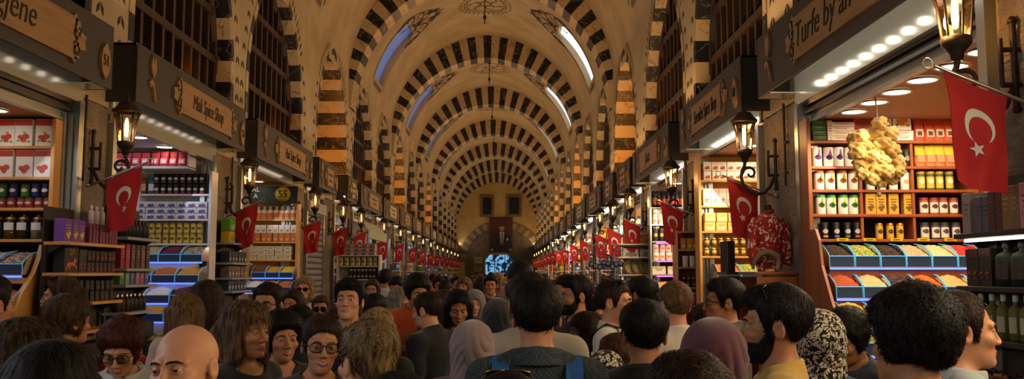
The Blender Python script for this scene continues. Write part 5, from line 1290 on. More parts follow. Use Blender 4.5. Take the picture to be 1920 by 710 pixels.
# ================= distant shops
PAL = [('#c8641e', 'orange', '#e0d8c0'), ('#2a7a70', 'teal', '#d8d4c4'), ('#d0b030', 'yellow', '#a02820'), ('#a82a24', 'red', '#e0d4b8'), ('#3a6a2a', 'green', '#d8c850'), ('#d8d0c0', 'white', '#b04a2a'), ('#26201e', 'black', '#c8a040'), ('#5a3a7a', 'purple', '#d8c8d8'), ('#2a4a9a', 'blue', '#d0d8e0'), ('#b08a4a', 'tan', '#5a3818'), ('#d880a0', 'pink', '#f0e0e0')]
PROTO = {}
rf = random.Random(21)
for side in (1, -1):
    for i in range(3, len(OPEN[side])):
        a, b = OPEN[side][i]
        shop_shell(side, i, 'ceil_warm' if side > 0 else 'back_white', 'back_pine' if i % 2 else 'back_white', 2 if i < 9 else 0, lx=.25)
        if (side, i) == (-1, 3): continue
        yf = b - .32; xa = XS[side] + side * .06; xb = XS[side] + side * .95; xa, xb = min(xa, xb), max(xa, xb)
        z0 = [1.15, 1.5, 1.85, 2.2, 2.52]; nrow = 5 if i < 10 else 4; zs = z0[:nrow]
        unit('shelf unit of bright packs in the %s shop on the %s side' % (SHOPW[i], SN[side]), xa, xb, yf, .26, zs, 2.85, ('wood_pine', 'back_pine') if i % 2 else ('shelf_white', 'back_white'))
        n = 7 if i < 8 else 5
        for r_, z in enumerate(zs):
            pk = rf.randrange(len(PAL)); kd = rf.choice(['box', 'bottle', 'jar']); c, nm, c2 = PAL[pk]; w = (xb - xa) / n * .86
            key = (pk, kd, n)
            for k in range(n):
                if key not in PROTO: PROTO[key] = plain(kd, w, .24, c, c2)(); o = PROTO[key]
                else: o = PROTO[key].copy(); link(o)
                o.location = (xa + (xb - xa) * (k + .5) / n, yf + .1, z)
                o.name = '%s_%s' % (nm, {'box': 'carton', 'bottle': 'bottle', 'jar': 'tin'}[kd])
                tag(o, '%s %s, %s from left, %s shelf from bottom, %s shop on %s' % (nm, {'box': 'carton', 'bottle': 'bottle', 'jar': 'tin'}[kd], NUM[k], NUM[r_], NUM[i], SN[side]), None, 'bright packs in the distant shops')
        # a display of goods standing out on the street side
        if i >= 4:
            y0 = b + .04; y1 = min(b + .7, YE - 3); pk = rf.randrange(len(PAL)); c, nm, c2 = PAL[pk]
            t = thing('display_stand', 'street display stand with %s packs after the %s shop on the %s' % (nm, NUM[i], SN[side]), 'display stand', (out(side, .16), (y0 + y1) / 2, 0), 0, 'street displays')
            MB().box((0, 0, .6), (.3, y1 - y0, 1.2)).build('base', rf.choice(['wood_pine', 'shelf_white', 'back_dark']), t)
            for z in (1.5, 1.8): MB().box((0, 0, z), (.3, y1 - y0, .02)).build('shelf_board', 'shelf_white', t)
            MB().box((side * .14, 0, 1.6), (.02, y1 - y0, .85)).build('back_panel', 'back_pine', t)
            for r_, z in enumerate((1.2, 1.51, 1.81)):
                pk = rf.randrange(len(PAL)); kd = rf.choice(['box', 'bottle', 'jar']); c, nm, c2 = PAL[pk]; key = (pk, kd, 'd')
                for k in range(4):
                    if key not in PROTO: PROTO[key] = plain(kd, .15, .22, c, c2)(); o = PROTO[key]
                    else: o = PROTO[key].copy(); link(o)
                    o.location = (out(side, .18), y0 + (y1 - y0) * (k + .5) / 4, z); o.rotation_euler.z = PI / 2 if side < 0 else -PI / 2
                    o.name = '%s_%s' % (nm, {'box': 'carton', 'bottle': 'bottle', 'jar': 'tin'}[kd])
                    tag(o, '%s %s, %s from near end, %s level, street display after %s %s shop' % (nm, {'box': 'carton', 'bottle': 'bottle', 'jar': 'tin'}[kd], NUM[k], NUM[r_], NUM[i], SN[side]), None, 'packs on the street displays')
# ================= people: one continuous skin per body, clothes and hair as shells over it
def smn(a, b, k):
    h = np.clip(.5 + .5 * (b - a) / k, 0, 1); return b + (a - b) * h - k * h * (1 - h)
def smx(a, b, k): return -smn(-a, -b, k)
def d_ell(P, c, r):
    x, y, z = P[0] - c[0], P[1] - c[1], P[2] - c[2]
    k0 = np.sqrt((x / r[0]) ** 2 + (y / r[1]) ** 2 + (z / r[2]) ** 2); k1 = np.sqrt((x / r[0] ** 2) ** 2 + (y / r[1] ** 2) ** 2 + (z / r[2] ** 2) ** 2)
    return k0 * (k0 - 1) / np.maximum(k1, 1e-6)
def d_cap(P, a, b, ra, rb):
    ba = [b[i] - a[i] for i in range(3)]; L = sum(q * q for q in ba)
    h = np.clip(((P[0] - a[0]) * ba[0] + (P[1] - a[1]) * ba[1] + (P[2] - a[2]) * ba[2]) / L, 0, 1)
    return np.sqrt((P[0] - a[0] - ba[0] * h) ** 2 + (P[1] - a[1] - ba[1] * h) ** 2 + (P[2] - a[2] - ba[2] * h) ** 2) - (ra + (rb - ra) * h)
def nets(F, xs, ys, zs):
    S = F < 0; nx, ny, nz = F.shape
    c = np.zeros((nx - 1, ny - 1, nz - 1), np.int8)
    for i in (0, 1):
        for j in (0, 1):
            for k in (0, 1): c += S[i:nx - 1 + i, j:ny - 1 + j, k:nz - 1 + k]
    act = (c > 0) & (c < 8); I, J, K = np.nonzero(act); n = len(I)
    idx = np.full(act.shape, -1, np.int64); idx[I, J, K] = np.arange(n)
    acc = np.zeros((n, 3)); cnt = np.zeros(n); A = (xs, ys, zs); B = (I, J, K)
    for ax in range(3):
        o1, o2 = [q for q in range(3) if q != ax]
        for u in (0, 1):
            for v in (0, 1):
                p0 = [I, J, K]; p0[o1] = B[o1] + u; p0[o2] = B[o2] + v; p1 = list(p0); p1[ax] = p0[ax] + 1
                f0 = F[p0[0], p0[1], p0[2]]; f1 = F[p1[0], p1[1], p1[2]]; m = (f0 < 0) != (f1 < 0)
                t = np.where(m, f0 / np.where(f0 == f1, 1, f0 - f1), 0)
                q = np.stack([A[w][p0[w]] for w in range(3)], 1); q[:, ax] += t * (A[ax][p1[ax]] - A[ax][p0[ax]])
                acc[m] += q[m]; cnt[m] += 1
    V = acc / np.maximum(cnt, 1)[:, None]; Q = []
    for ax in range(3):
        sl0 = [slice(1, -1)] * 3; sl0[ax] = slice(0, -1); sl1 = [slice(1, -1)] * 3; sl1[ax] = slice(1, None)
        s0, s1 = S[tuple(sl0)], S[tuple(sl1)]; m = s0 != s1; i, j, k = np.nonzero(m); fl = s0[m]
        g = [i, j, k]
        for q in range(3):
            if q != ax: g[q] = g[q] + 1
        o1, o2 = (ax + 1) % 3, (ax + 2) % 3
        def cell(a, b):
            w = list(g); w[o1] = w[o1] - a; w[o2] = w[o2] - b; return idx[w[0], w[1], w[2]]
        q = np.stack([cell(1, 1), cell(0, 1), cell(0, 0), cell(1, 0)], 1); q[~fl] = q[~fl][:, ::-1]; Q.append(q)
    return V, np.concatenate(Q)
def wob(P, f, seed, n=4):
    r = np.random.RandomState(seed); o = 0
    for k in range(n):
        d = r.normal(size=3); d /= np.linalg.norm(d); s = f * (1 + .6 * k)
        o = o + np.sin(s * (d[0] * P[0] + d[1] * P[1] + d[2] * P[2]) + r.uniform(0, 6)) / (1 + .5 * k)
    return o / n
HZ, HY = 1.605, -.008            # eye level of the rest figure (1.72 m), facing -y
def HP_(P): return (P[0], P[1] - HY, P[2] - HZ)
def skull(h, sex='m'):
    d = d_ell(h, (0, .016, .032), (.0755, .096, .084))
    d = smn(d, d_ell(h, (0, -.03, -.035), (.060 if sex == 'm' else .0565, .064, .078)), .03)
    d = smn(d, d_ell(h, (0, -.042, -.078), (.047 if sex == 'm' else .036, .046, .036)), .025)
    return d
def headf(h, sex='m'):
    ax = np.abs(h[0]); H = (ax, h[1], h[2]); d = skull(h, sex)
    d = smn(d, d_cap(H, (0, -.083, -.097), (.012 if sex == 'm' else .006, -.08, -.097), .017 if sex == 'm' else .015, .013), .02)              # chin
    d = smn(d, d_cap(H, (.012, -.086, .021), (.046, -.07, .019), .011, .009), .014)             # brow
    d = smn(d, d_ell(H, (.042, -.062, -.026), (.022, .022, .018)), .02)                         # cheekbone
    d = smx(d, -d_ell(H, (.031, -.098, -.001), (.019, .0195, .0125)), .012)                       # socket
    d = smn(d, d_cap(h, (0, -.09, .008), (0, -.1095, -.032), .0065, .0102), .01)                # nose
    d = smn(d, d_ell(H, (.0115, -.102, -.036), (.0085, .011, .0075)), .007)
    lid = np.maximum(d_ell(H, (.031, -.0752, 0), (.0150, .0150, .0150)), np.minimum(.0035 - h[2], .0055 + h[2]) * -1 * 0 + np.where(h[2] > -.001, .0022 - h[2], h[2] + .0046))
    d = smn(d, lid, .003)
    d = smn(d, d_cap(H, (0, -.0985, -.0625), (.021, -.086, -.066), .0062, .003), .005)          # lips
    d = smn(d, d_cap(H, (0, -.0965, -.0725), (.018, -.086, -.069), .0068, .003), .005)
    d = smx(d, -d_cap(H, (0, -.107, -.0672), (.021, -.094, -.0675), .0022, .0015), .003)
    ear = d_ell(H, (.077, .017, -.008), (.011, .021, .032)); ear = smx(ear, -d_ell(H, (.088, .012, -.006), (.008, .011, .019)), .006)
    return smn(d, ear, .006)
def arm_pts(pose):
    U = [(.172, .01, 1.395), (.212, .03, 1.13), (.222, -.05, .885)]
    if pose == 'phone': U = [(.172, .01, 1.395), (.215, .02, 1.14), (.12, -.21, 1.18)]
    if pose == 'neck': U = [(.165, .01, 1.395), (.2, -.09, 1.18), (.105, -.1, 1.42)]
    return U
def bodyf(P, sex, pose, parts='all', off=0.0):
    ax = np.abs(P[0]); S = (ax, P[1], P[2]); sh = 1.0 if sex == 'm' else .9
    d = None
    def add(q, k=.05):
        nonlocal d; d = q if d is None else smn(d, q, k)
    if parts in ('all', 'torso', 'tee', 'long'):
        add(d_ell(P, (0, .0, 1.27), (.158 * sh, .108, .19))); add(d_ell(P, (0, .0, 1.06), (.14 * sh, .102, .17)), .06)
        add(d_cap(S, (0, .012, 1.40), (.15 * sh, .012, 1.395), .06, .052), .05); add(d_cap(S, (0, .02, 1.475), (.13 * sh, .014, 1.41), .042, .034), .04)
        if sex == 'f': add(d_ell(S, (.068, -.085, 1.265), (.06, .055, .062)), .03)
        add(d_ell(P, (0, .01, .93), (.165 if sex == 'm' else .175, .122, .13)), .06)
    if parts in ('all', 'tee', 'long', 'torso'): add(d_cap(P, (0, .022, 1.42), (0, .004, 1.56), .056 if sex == 'm' else .047, .053 if sex == 'm' else .045), .03)
    U = arm_pts(pose); U = [(u[0] * sh if i == 0 else u[0] * (.5 + .5 * sh), u[1], u[2]) for i, u in enumerate(U)]
    if parts in ('all', 'tee', 'long'):
        if parts == 'tee':
            e = tuple(U[0][i] + (U[1][i] - U[0][i]) * .68 for i in range(3)); add(d_cap(S, U[0], e, .055, .052), .03)
        else:
            add(d_cap(S, U[0], U[1], .05, .038), .03); add(d_cap(S, U[1], U[2], .038, .026 if parts == 'all' else .03), .02)
    if parts in ('all', 'legs'):
        if parts == 'legs': add(d_ell(P, (0, .01, .93), (.165, .122, .12)))
        add(d_cap(S, (.083, .01, .88), (.09, .0, .49), .085, .055), .04); add(d_cap(S, (.09, .0, .49), (.095, .025, .09), .053, .036), .03)
    if parts in ('all', 'feet'): add(d_cap(S, (.095, .03, .05), (.105, -.13, .03), .036, .03), .03)
    return d
def axis_(lo, hi, f0, f1, fine, coarse):
    a = list(np.arange(lo, f0, coarse)) + list(np.arange(f0, f1, fine)) + list(np.arange(f1, hi + coarse, coarse)); return np.array(a)
_C = {}
def cached(key, fn):
    if key not in _C: _C[key] = fn()
    return _C[key]
def hand():
    xs = np.arange(-.06, .03, .0036); ys = np.arange(-.08, .05, .0036); zs = np.arange(-.2, .03, .0036)
    P = (xs[:, None, None], ys[None, :, None], zs[None, None, :]); d = d_cap(P, (0, 0, .03), (0, 0, -.02), .026, .024)
    for y, L, r in ((-.029, .074, .0088), (-.0095, .083, .009), (.010, .077, .0088), (.028, .06, .0078)):
        d = smn(d, d_cap(P, (0, y * .5, -.015), (.001, y, -.088), .015, .0125), .012)
        p = (.001, y, -.088); a = .2
        for s_, q in ((.45, .22), (.3, .38), (.25, .3)):
            a += q; e = (p[0] - math.sin(a) * L * s_, p[1] + y * .02, p[2] - math.cos(a) * L * s_); d = smn(d, d_cap(P, p, e, r, r * .93), .004); p = e
    t = smn(d_cap(P, (-.004, -.02, -.028), (-.016, -.05, -.062), .014, .0105), d_cap(P, (-.016, -.05, -.062), (-.022, -.054, -.095), .0102, .0085), .004)
    return nets(smn(d, t, .01), xs, ys, zs)
def body_mesh(sex, pose, fine):
    g = .0030 if fine < .005 else .0046
    cat_ = lambda *q: np.concatenate([np.arange(*w) for w in q])
    xs = cat_((-.36, -.1, .016), (-.1, -.055, .005), (-.055, .055, g), (.055, .1, .005), (.1, .37, .016)); ys = cat_((-.29, -.136, .016), (-.136, -.05, g), (-.05, .118, .0062), (.118, .21, .016)); zs = cat_((-.02, 1.47, .016), (1.47, 1.522, .0046), (1.522, 1.63, g), (1.63, 1.765, .006))
    P = (xs[:, None, None], ys[None, :, None], zs[None, None, :]); F = np.full((len(xs), len(ys), len(zs)), .5)
    kb = int(np.searchsorted(zs, 1.62)); kh = int(np.searchsorted(zs, 1.44)); Z = zs
    F[:, :, :kb] = bodyf((P[0], P[1], Z[None, None, :kb]), sex, pose)
    hd = headf(HP_((P[0], P[1], Z[None, None, kh:])), sex)
    F[:, :, kh:] = smn(F[:, :, kh:], hd, .022)
    V, Q = nets(F, xs, ys, zs)
    if pose == 'neck': pass
    hv, hq = cached('hand', hand); U = arm_pts(pose); sh = 1.0 if sex == 'm' else .95
    for sg in (1, -1):
        a, b = Vector(U[1]), Vector(U[2]); a.x *= sg * sh; b.x *= sg * sh; dr = (b - a).normalized()
        rot = Vector((0, 0, -1)).rotation_difference(dr).to_matrix()
        W = hv.copy(); W[:, 0] *= sg; q = hq if sg > 0 else hq[:, ::-1]
        W = W @ np.array(rot).T + np.array(b - dr * .012); Q = np.concatenate([Q, q + len(V)]); V = np.concatenate([V, W])
    return V, Q
def shell(fn, lo, hi, step):
    ax = [np.arange(lo[i], hi[i] + step, step) for i in range(3)]
    return nets(fn((ax[0][:, None, None], ax[1][None, :, None], ax[2][None, None, :])), *ax)
def top_mesh(sex, pose, sleeve, seed, neck='round', coat=False):
    def fn(P):
        d = bodyf(P, sex, pose, sleeve) - (.013 if not coat else .026)
        w = np.clip((1.5 - P[2]) * 4, 0, 1); d = d + .0045 * wob(P, 26, seed) * w + .003 * np.sin(38 * P[2] + 9 * P[0] + 3 * np.sin(11 * P[0] + seed)) * w
        nk = .072 if sex == 'm' else .076; yc = .03
        if neck == 'wide': nk = .1
        if neck == 'collar': nk = .066
        d = smx(d, -(d_cap(P, (0, .0, 1.478), (0, -.01, 1.62), nk, nk)), .008); d = smx(d, P[2] - 1.492 - .22 * P[1], .008)
        if neck == 'v': d = smx(d, -d_cap(P, (0, -.06, 1.46), (0, -.16, 1.33), .05, .012), .006)
        if neck == 'collarx': d = np.minimum(d, np.maximum(np.maximum(d_cap(P, (0, .024, 1.44), (0, .006, 1.53), .082, .074), -d_cap(P, (0, .024, 1.40), (0, .004, 1.6), .071, .064)), P[2] - 1.515 - .06 * P[1]))
        return np.maximum(d, .82 - P[2])
    st = .013
    cat_ = lambda *q: np.concatenate([np.arange(*w) for w in q])
    ax = [cat_((-.34, -.14, .014), (-.14, .14, .0075), (.14, .35, .014)), cat_((-.29, -.15, .014), (-.15, .2, .009)), cat_((.78, 1.37, .015), (1.37, 1.56, .006))]
    V, Q = nets(fn((ax[0][:, None, None], ax[1][None, :, None], ax[2][None, None, :])), *ax)
    if neck == 'collar':
        def cf(P):
            d = np.maximum(np.maximum(d_cap(P, (0, .026, 1.40), (0, .006, 1.53), .108, .078), -d_cap(P, (0, .026, 1.36), (0, .004, 1.6), .082, .064)), np.maximum(P[2] - 1.492 - .1 * P[1], 1.432 + .1 * P[1] - P[2]))
            return smx(d, -d_cap(P, (0, -.06, 1.5), (0, -.14, 1.4), .026, .012), .004)
        W, E = shell(cf, (-.13, -.13, 1.4), (.13, .15, 1.56), .0058); Q = np.concatenate([Q, E + len(V)]); V = np.concatenate([V, W])
    return V, Q
def legs_mesh(): return shell(lambda P: np.maximum(np.maximum(bodyf(P, 'm', 'down', 'legs') - .016 + .004 * wob(P, 22, 3), .07 - P[2]), P[2] - .98), (-.24, -.16, .03), (.24, .2, 1.02), .018)
def shoe_mesh(): return shell(lambda P: np.maximum(np.maximum(bodyf(P, 'm', 'down', 'feet') - .012, -P[2]), P[2] - .1), (-.2, -.2, -.02), (.2, .13, .12), .01)
HL = ([-.12, -.1, -.078, -.055, -.034, -.022, -.008, .004, .03, .045, .06, .085, .12], [.08, .075, .068, .048, .02, -.022, -.02, .028, .032, -.02, -.06, -.085, -.095])
def hair_mesh(style, seed, fine):
    # style: short crop curly quiff long bob updo pony thin hijab
    def fn(P):
        h = HP_(P); sk = skull(h); x, y, z = h
        top = np.clip((z - .0) / .09, 0, 1)
        if style == 'hijab':
            d = sk - .02; d = smn(d, d_ell(h, (0, .085, .02), (.05, .045, .05)), .05)
            d = smn(d, d_cap(h, (0, .02, -.05), (0, .028, -.17), .085, .098), .05); d = smn(d, d_ell(h, (0, .02, -.235), (.17, .115, .06)), .06)
            f = np.arctan2(x, y + .02)
            g = 6.5 * f + 42 * z * np.sign(x) + 2.2 * np.sin(15 * z + 3 * f); d = d - .009 * (np.abs(np.sin(g)) ** .7 - .5) * np.clip(1 - (z - .01) / .09, .12, 1) + .004 * wob(h, 38, seed)
            return smx(d, -d_ell(h, (0, -.115, -.024), (.053, .06, .083)), .01)
        t = {'short': .010 + .012 * top, 'crop': .006 + .007 * top, 'quiff': .009 + .018 * top, 'curly': .024 + .012 * top, 'bigcurly': .026 + .018 * top, 'thin': .006 + .004 * top, 'long': .018 + .008 * top, 'bob': .02 + .012 * top, 'updo': .012 + .008 * top, 'pony': .012 + .006 * top, 'shortf': .016 + .018 * top}[style]
        if style in ('quiff', 'short'): t = t + (.012 if style == 'quiff' else .004) * np.clip((-y - .01) / .05, 0, 1) * top
        dz = {'shortf': -.02, 'curly': -.012, 'bigcurly': -.0}.get(style, 0); hl = list(HL[1])
        if style in ('thin',): hl = [q + (.03 if i < 4 else .0) for i, q in enumerate(hl)]
        if style in ('long', 'bob', 'shortf', 'curly', 'bigcurly'): hl = [q if i < 4 else (.0 if i < 5 else -.05 if i < 10 else q) for i, q in enumerate(hl)]
        if style == 'bob': hl = [q - (.022 if i < 4 else 0) for i, q in enumerate(hl)]
        hz = np.interp(y, HL[0], hl) + dz
        if style in ('short', 'crop', 'quiff', 'thin'): hz = hz + .02 * np.clip((np.abs(x) - .024) / .03, 0, 1) * np.clip((-.035 - y) / .02, 0, 1) - .004
        tp = np.clip((z - hz + .004) / {'bob': .02, 'long': .025, 'bigcurly': .03, 'curly': .03}.get(style, .05), 0, 1); t = .0022 + (t - .0022) * (tp * (2 - tp)) if style != 'hijab' else t
        t = t * (1 + .22 * wob(h, 34, seed + 9))
        amp = {'curly': .008, 'bigcurly': .008, 'shortf': .005, 'updo': .004}.get(style, .0022); fr = {'curly': 110, 'bigcurly': 85, 'shortf': 80}.get(style, 70)
        d = sk - t + amp * wob(h, fr, seed, 6)
        d = smx(d, hz + .005 * wob(h, 120, seed + 1) + .006 * wob(h, 45, seed + 4) - z, .004)
        if style in ('long', 'bob'):
            zl = -.3 if style == 'long' else -.135
            q = np.sqrt((x / .094) ** 2 + ((y - .022) / .108) ** 2)
            cu = np.abs(q - .98) * .1 - (.02 + .003 * np.sin(9 * np.arctan2(x, y) + 4 * wob(h, 22, seed)))
            cu = smx(cu, z - .05, .02); cu = smx(cu, zl + .012 * wob(h, 45, seed + 2) - z, .012)
            cu = smx(cu, (-.048 + np.clip(-.1 - z, 0, 1) * .55) - y, .01)
            back = d_ell(h, (0, .06, -.06), (.07, .05, .1)); cu = smn(cu, smx(back, zl - z, .01), .02); d = smn(d, cu, .018)
        if style == 'updo':
            b = d_ell(h, (.02, .085, .075), (.055, .05, .05)) + .009 * wob(h, 60, seed); d = smn(d, b, .02); d = smn(d, d_ell(h, (0, .085, -.02), (.05, .03, .06)), .02)
        if style == 'pony':
            d = smn(d, d_ell(h, (0, .115, .03), (.03, .025, .03)), .012); d = smn(d, d_cap(h, (0, .13, .03), (0, .15, -.16), .03, .018) + .006 * wob(h, 50, seed), .01)
        return d
    lo = (-.13, -.14, -.34 if style == 'long' else -.17); hi = (.13, .19, .185)
    if style == 'hijab': lo, hi = (-.2, -.15, -.32), (.2, .18, .16)
    lo = (lo[0], lo[1] + HY, lo[2] + HZ); hi = (hi[0], hi[1] + HY, hi[2] + HZ)
    return shell(fn, lo, hi, fine)
def beard_mesh(seed, thick=.006):
    def fn(P):
        h = HP_(P); d = headf(h) - thick + .002 * wob(h, 130, seed)
        d = smx(d, h[2] - np.interp(h[1], [-.13, -.1, -.085, -.05, -.012], [-.048, -.047, -.05, -.05, -.008]), .004); d = smx(d, h[1] - .004, .006); d = smx(d, -.128 - h[2], .005)
        return smx(d, -d_ell((h[0], h[1], h[2]), (0, -.1, -.068), (.021, .03, .0085)), .003)
    return shell(fn, (-.09, -.14 + HY, -.15 + HZ), (.09, .03 + HY, .01 + HZ), .0045)
def normals(V, Q):
    n = np.zeros_like(V); a = np.cross(V[Q[:, 2]] - V[Q[:, 0]], V[Q[:, 3]] - V[Q[:, 1]])
    for k in range(4): np.add.at(n, Q[:, k], a)
    return n / np.maximum(np.linalg.norm(n, axis=1), 1e-9)[:, None]
def strands(V, Q, style, n, seed):
    r = np.random.RandomState(seed); N = normals(V, Q); h = V - np.array([0, HY, HZ]); ii = r.randint(0, len(V), n); p = V[ii]; nn = N[ii]; hh = h[ii]
    crown = np.array([.0, .045, .115])
    if style in ('long', 'bob'): D = np.tile([0, 0, -1.0], (n, 1)) + .5 * (hh - crown) * (hh[:, 2:3] > .03) * 12 + r.normal(0, .12, (n, 3)); L = r.uniform(.05, .1, n); lift = .003
    elif style in ('curly', 'bigcurly', 'shortf'): D = r.normal(0, 1, (n, 3)) + nn * .3; L = r.uniform(.02, .045, n); lift = .007
    elif style == 'updo': D = (np.array([.02, .09, .08]) - hh) + r.normal(0, .012, (n, 3)); L = r.uniform(.03, .07, n); lift = .0028
    else: D = (hh - crown) + np.array([0, -.02, 0]) + r.normal(0, .02, (n, 3)); L = r.uniform(.012, .03, n); lift = .0035
    D = D - nn * np.sum(D * nn, 1)[:, None]; D /= np.maximum(np.linalg.norm(D, axis=1), 1e-6)[:, None]; s = np.cross(D, nn); w = r.uniform(.0008, .0018, n)
    vs = []; cur = r.normal(0, .25 if style in ('curly', 'bigcurly', 'shortf') else .06, n)
    for k in range(4):
        t = k / 3; c = p + D * (L * t)[:, None] + nn * ((.0005 + lift * math.sin(PI * t * .8)) - .012 * t * t * (L / .05))[:, None] + s * (cur * L * t * t)[:, None]
        ww = (w * (1 - .85 * t))[:, None]; vs += [c - s * ww, c + s * ww]
    A = np.stack(vs, 1).reshape(-1, 3); b = (np.arange(n) * 8)[:, None]
    F = np.concatenate([b + np.array([[2 * k, 2 * k + 1, 2 * k + 3, 2 * k + 2]]) for k in range(3)]); return A, F
def smooth01(a, b, x): t = np.clip((x - a) / (b - a), 0, 1); return t * t * (3 - 2 * t)
def deform(V, pr, soft=False):
    # turn, nod and tilt the head over the neck, then scale the figure
    w = smooth01(1.42, 1.53, V[:, 2]) if not soft else smooth01(1.2, 1.5, V[:, 2])
    hx = 1 + (pr['fat'] - 1) * w * .4; V = V.copy(); V[:, 0] *= np.where(V[:, 2] < 1.46, pr['fat'], hx)
    piv = np.array([0, .02, 1.49]); R_ = np.array(Euler((rad(pr['pitch']), rad(pr['tilt']), rad(pr['hy']))).to_matrix()); q = (V - piv) @ R_.T + piv
    V = V + (q - V) * w[:, None]
    if pr['lean']:
        b = np.clip((V[:, 2] - .95) / .8, 0, 1); V[:, 1] -= pr['lean'] * b ** 1.5; V[:, 2] -= abs(pr['lean']) * .25 * b ** 2
    return V * pr['s']
def npmesh(name, V, Q, mats, parent, mi=None, smooth=True):
    me = bpy.data.meshes.new(name); n, m = len(V), len(Q)
    me.vertices.add(n); me.vertices.foreach_set('co', np.asarray(V, np.float32).ravel())
    me.loops.add(4 * m); me.loops.foreach_set('vertex_index', np.asarray(Q, np.int32).ravel())
    me.polygons.add(m); me.polygons.foreach_set('loop_start', np.arange(0, 4 * m, 4, dtype=np.int32))
    me.polygons.foreach_set('use_smooth', np.ones(m, bool))
    for k in mats: me.materials.append(M(k))
    if mi is not None: me.polygons.foreach_set('material_index', np.asarray(mi, np.int32))
    me.update(calc_edges=True); me.validate()
    o = bpy.data.objects.new(name, me); link(o); adopt(o, parent); return o
def mbdef(mb, pr, name, mats, parent):
    V = deform(np.array(mb.v, float), pr); mb.v = [tuple(q) for q in V]; return mb.build(name, mats, parent)
LIPF = {'l': '#a45850', 'm': '#8f4c42', 'd': '#6e3a30', 'p': '#b46a60'}
SKIN = {'l': ('#c08a68', '#a5604e'), 'm': ('#a87450', '#8e5444'), 'd': ('#8a5a3a', '#6e3e30'), 'p': ('#cf9d80', '#b47264')}
for k, (a, b) in SKIN.items(): MATS['skin_' + k] = dict(c=a, c2='#%02x%02x%02x' % tuple(max(0, int(a[i:i + 2], 16) - 12) for i in (1, 3, 5)), ns=9, r=.5, bump=.06, bs=260, spec=.35); MATS['lip_' + k] = dict(c=b, r=.4); MATS['lipf_' + k] = dict(c=LIPF[k], r=.35)
MATS.update({'eye_white': dict(c='#9c928a', r=.15), 'iris': dict(c='#2e1b10', r=.15), 'teeth': dict(c='#a89e90', r=.3), 'frame_black': dict(c='#0c0a09', r=.25), 'lens_clear': dict(kind='glass', c='#e8ece8', r=.03), 'lens_dark': dict(c='#0a0a0c', r=.06, spec=.9), 'gold_rim': dict(c='#b08a3a', r=.2, metal=.9)})
def hairmat(c, c2):
    k = 'hair' + c + c2
    if k not in MATS: MATS[k] = dict(kind='hair', c=c, c2=c2, ns=70, stretch=(1, 1, .16), r=.6, spec=.22)
    return k
def cloth(c, kind=None, c2=None, ns=20):
    k = 'cloth' + c + (kind or '') + (c2 or '')
    if k not in MATS: MATS[k] = dict(c=c, c2=c2, kind=kind, ns=ns, r=.85, bump=.15 if not kind else 0, bs=400, sheen=.15)
    return k
def glasses(pr, root, kind):
    up = kind == 'head'; dark = kind in ('head', 'sun', 'round')
    f = MB(); lens = []
    def T(p):
        if not up: return (p[0], p[1] + HY, p[2] + HZ)
        a = rad(-62); y, z = p[1] + .0, p[2]; yy = y * math.cos(a) - z * math.sin(a); z2 = y * math.sin(a) + z * math.cos(a); return (p[0], yy + .012 + HY, z2 + .028 + HZ)
    rx, rz_ = (.026, .019) if kind != 'round' else (.025, .024); yf = -.102 if not up else -.112
    if up: rx, rz_ = .03, .022
    for sg in (-1, 1):
        P = []
        for k in range(21):
            t = 2 * PI * k / 20; e = .75; P.append((sg * .033 + rx * math.copysign(abs(math.cos(t)) ** e, math.cos(t)), yf + .25 * abs(sg * .033 + rx * math.cos(t)) ** 1.0 * .35, -.002 + rz_ * math.copysign(abs(math.sin(t)) ** e, math.sin(t))))
        f.tube([T(p) for p in P], .0022 if not dark else .0026, 6, cap=False)
        f.tube([T((sg * .06, yf + .012, .006)), T((sg * .079, yf + .03, .006)), T((sg * .083, .0, .002)), T((sg * .08, .02, -.01))], .002, 5)
        lens.append([T(p) for p in P[:-1]])
    f.tube([T((-.009, yf + .002, .004)), T((0, yf - .001, .007)), T((.009, yf + .002, .004))], .0022, 5)
    g = mbdef(f, pr, 'glasses', 'gold_rim' if kind == 'head' and pr.get('gold') else 'frame_black', root)
    for L in lens:
        m = MB(); m.add(L, [tuple(range(len(L)))]); mbdef(m, pr, 'lens', 'lens_dark' if dark else 'lens_clear', g)
PEOPLE = []; PLAN = []
def place(q):
    tk = {'hijab': .02, 'bald': 0}.get(q['hair'][0], .024); HH = 1.721 + tk
    q['s'] = max(.74, min(1.09, (CAM_H - (q['yt'] - 511) / FPX * q['Y']) / HH)); q['X'] = atY(q['x'], q['yt'] + q['hp'] / 2, q['Y'])[0]
def person(label, x, yt, hp, yaw, sex='m', skin='m', hair=('short', '#0e0a08', '#1e1612'), top=('tee', '#1a1a1c', None), Y=None, **kw):
    tk = {'hijab': .02, 'bald': 0}.get(hair[0], .024); hh = .23 + tk
    s = CAM_H / (1.721 + tk + hh * (yt - 511) / hp)
    q = dict(label=label, x=x, yt=yt, hp=hp, yaw=yaw, sex=sex, skin=skin, hair=hair, top=top, Y=Y or hh * s * FPX / hp, kw=kw); q['Y0'] = q['Y']; place(q); PLAN.append(q); return len(PLAN) - 1
def settle():
    # nobody stands inside a neighbour: slide people a little nearer or farther along their line of sight
    for it in range(400):
        moved = False
        for i, a in enumerate(PLAN):
            for b in PLAN[i + 1:]:
                d = math.hypot(a['X'] - b['X'], (a['Y'] - b['Y']) * 1.15)
                if d < .44:
                    n, f = (a, b) if a['Y'] < b['Y'] else (b, a); st = min(.02, (.45 - d) / 2)
                    for q, sg in ((n, -1), (f, 1)):
                        y = q['Y'] + sg * st
                        if abs(y / q['Y0'] - 1) < .13: q['Y'] = y; place(q); moved = True
        if not moved: break
    for q in PLAN: build_person(q['label'], q['X'], q['Y'], q['s'], q['hp'], q['yaw'], q['sex'], q['skin'], q['hair'], q['top'], **q['kw'])
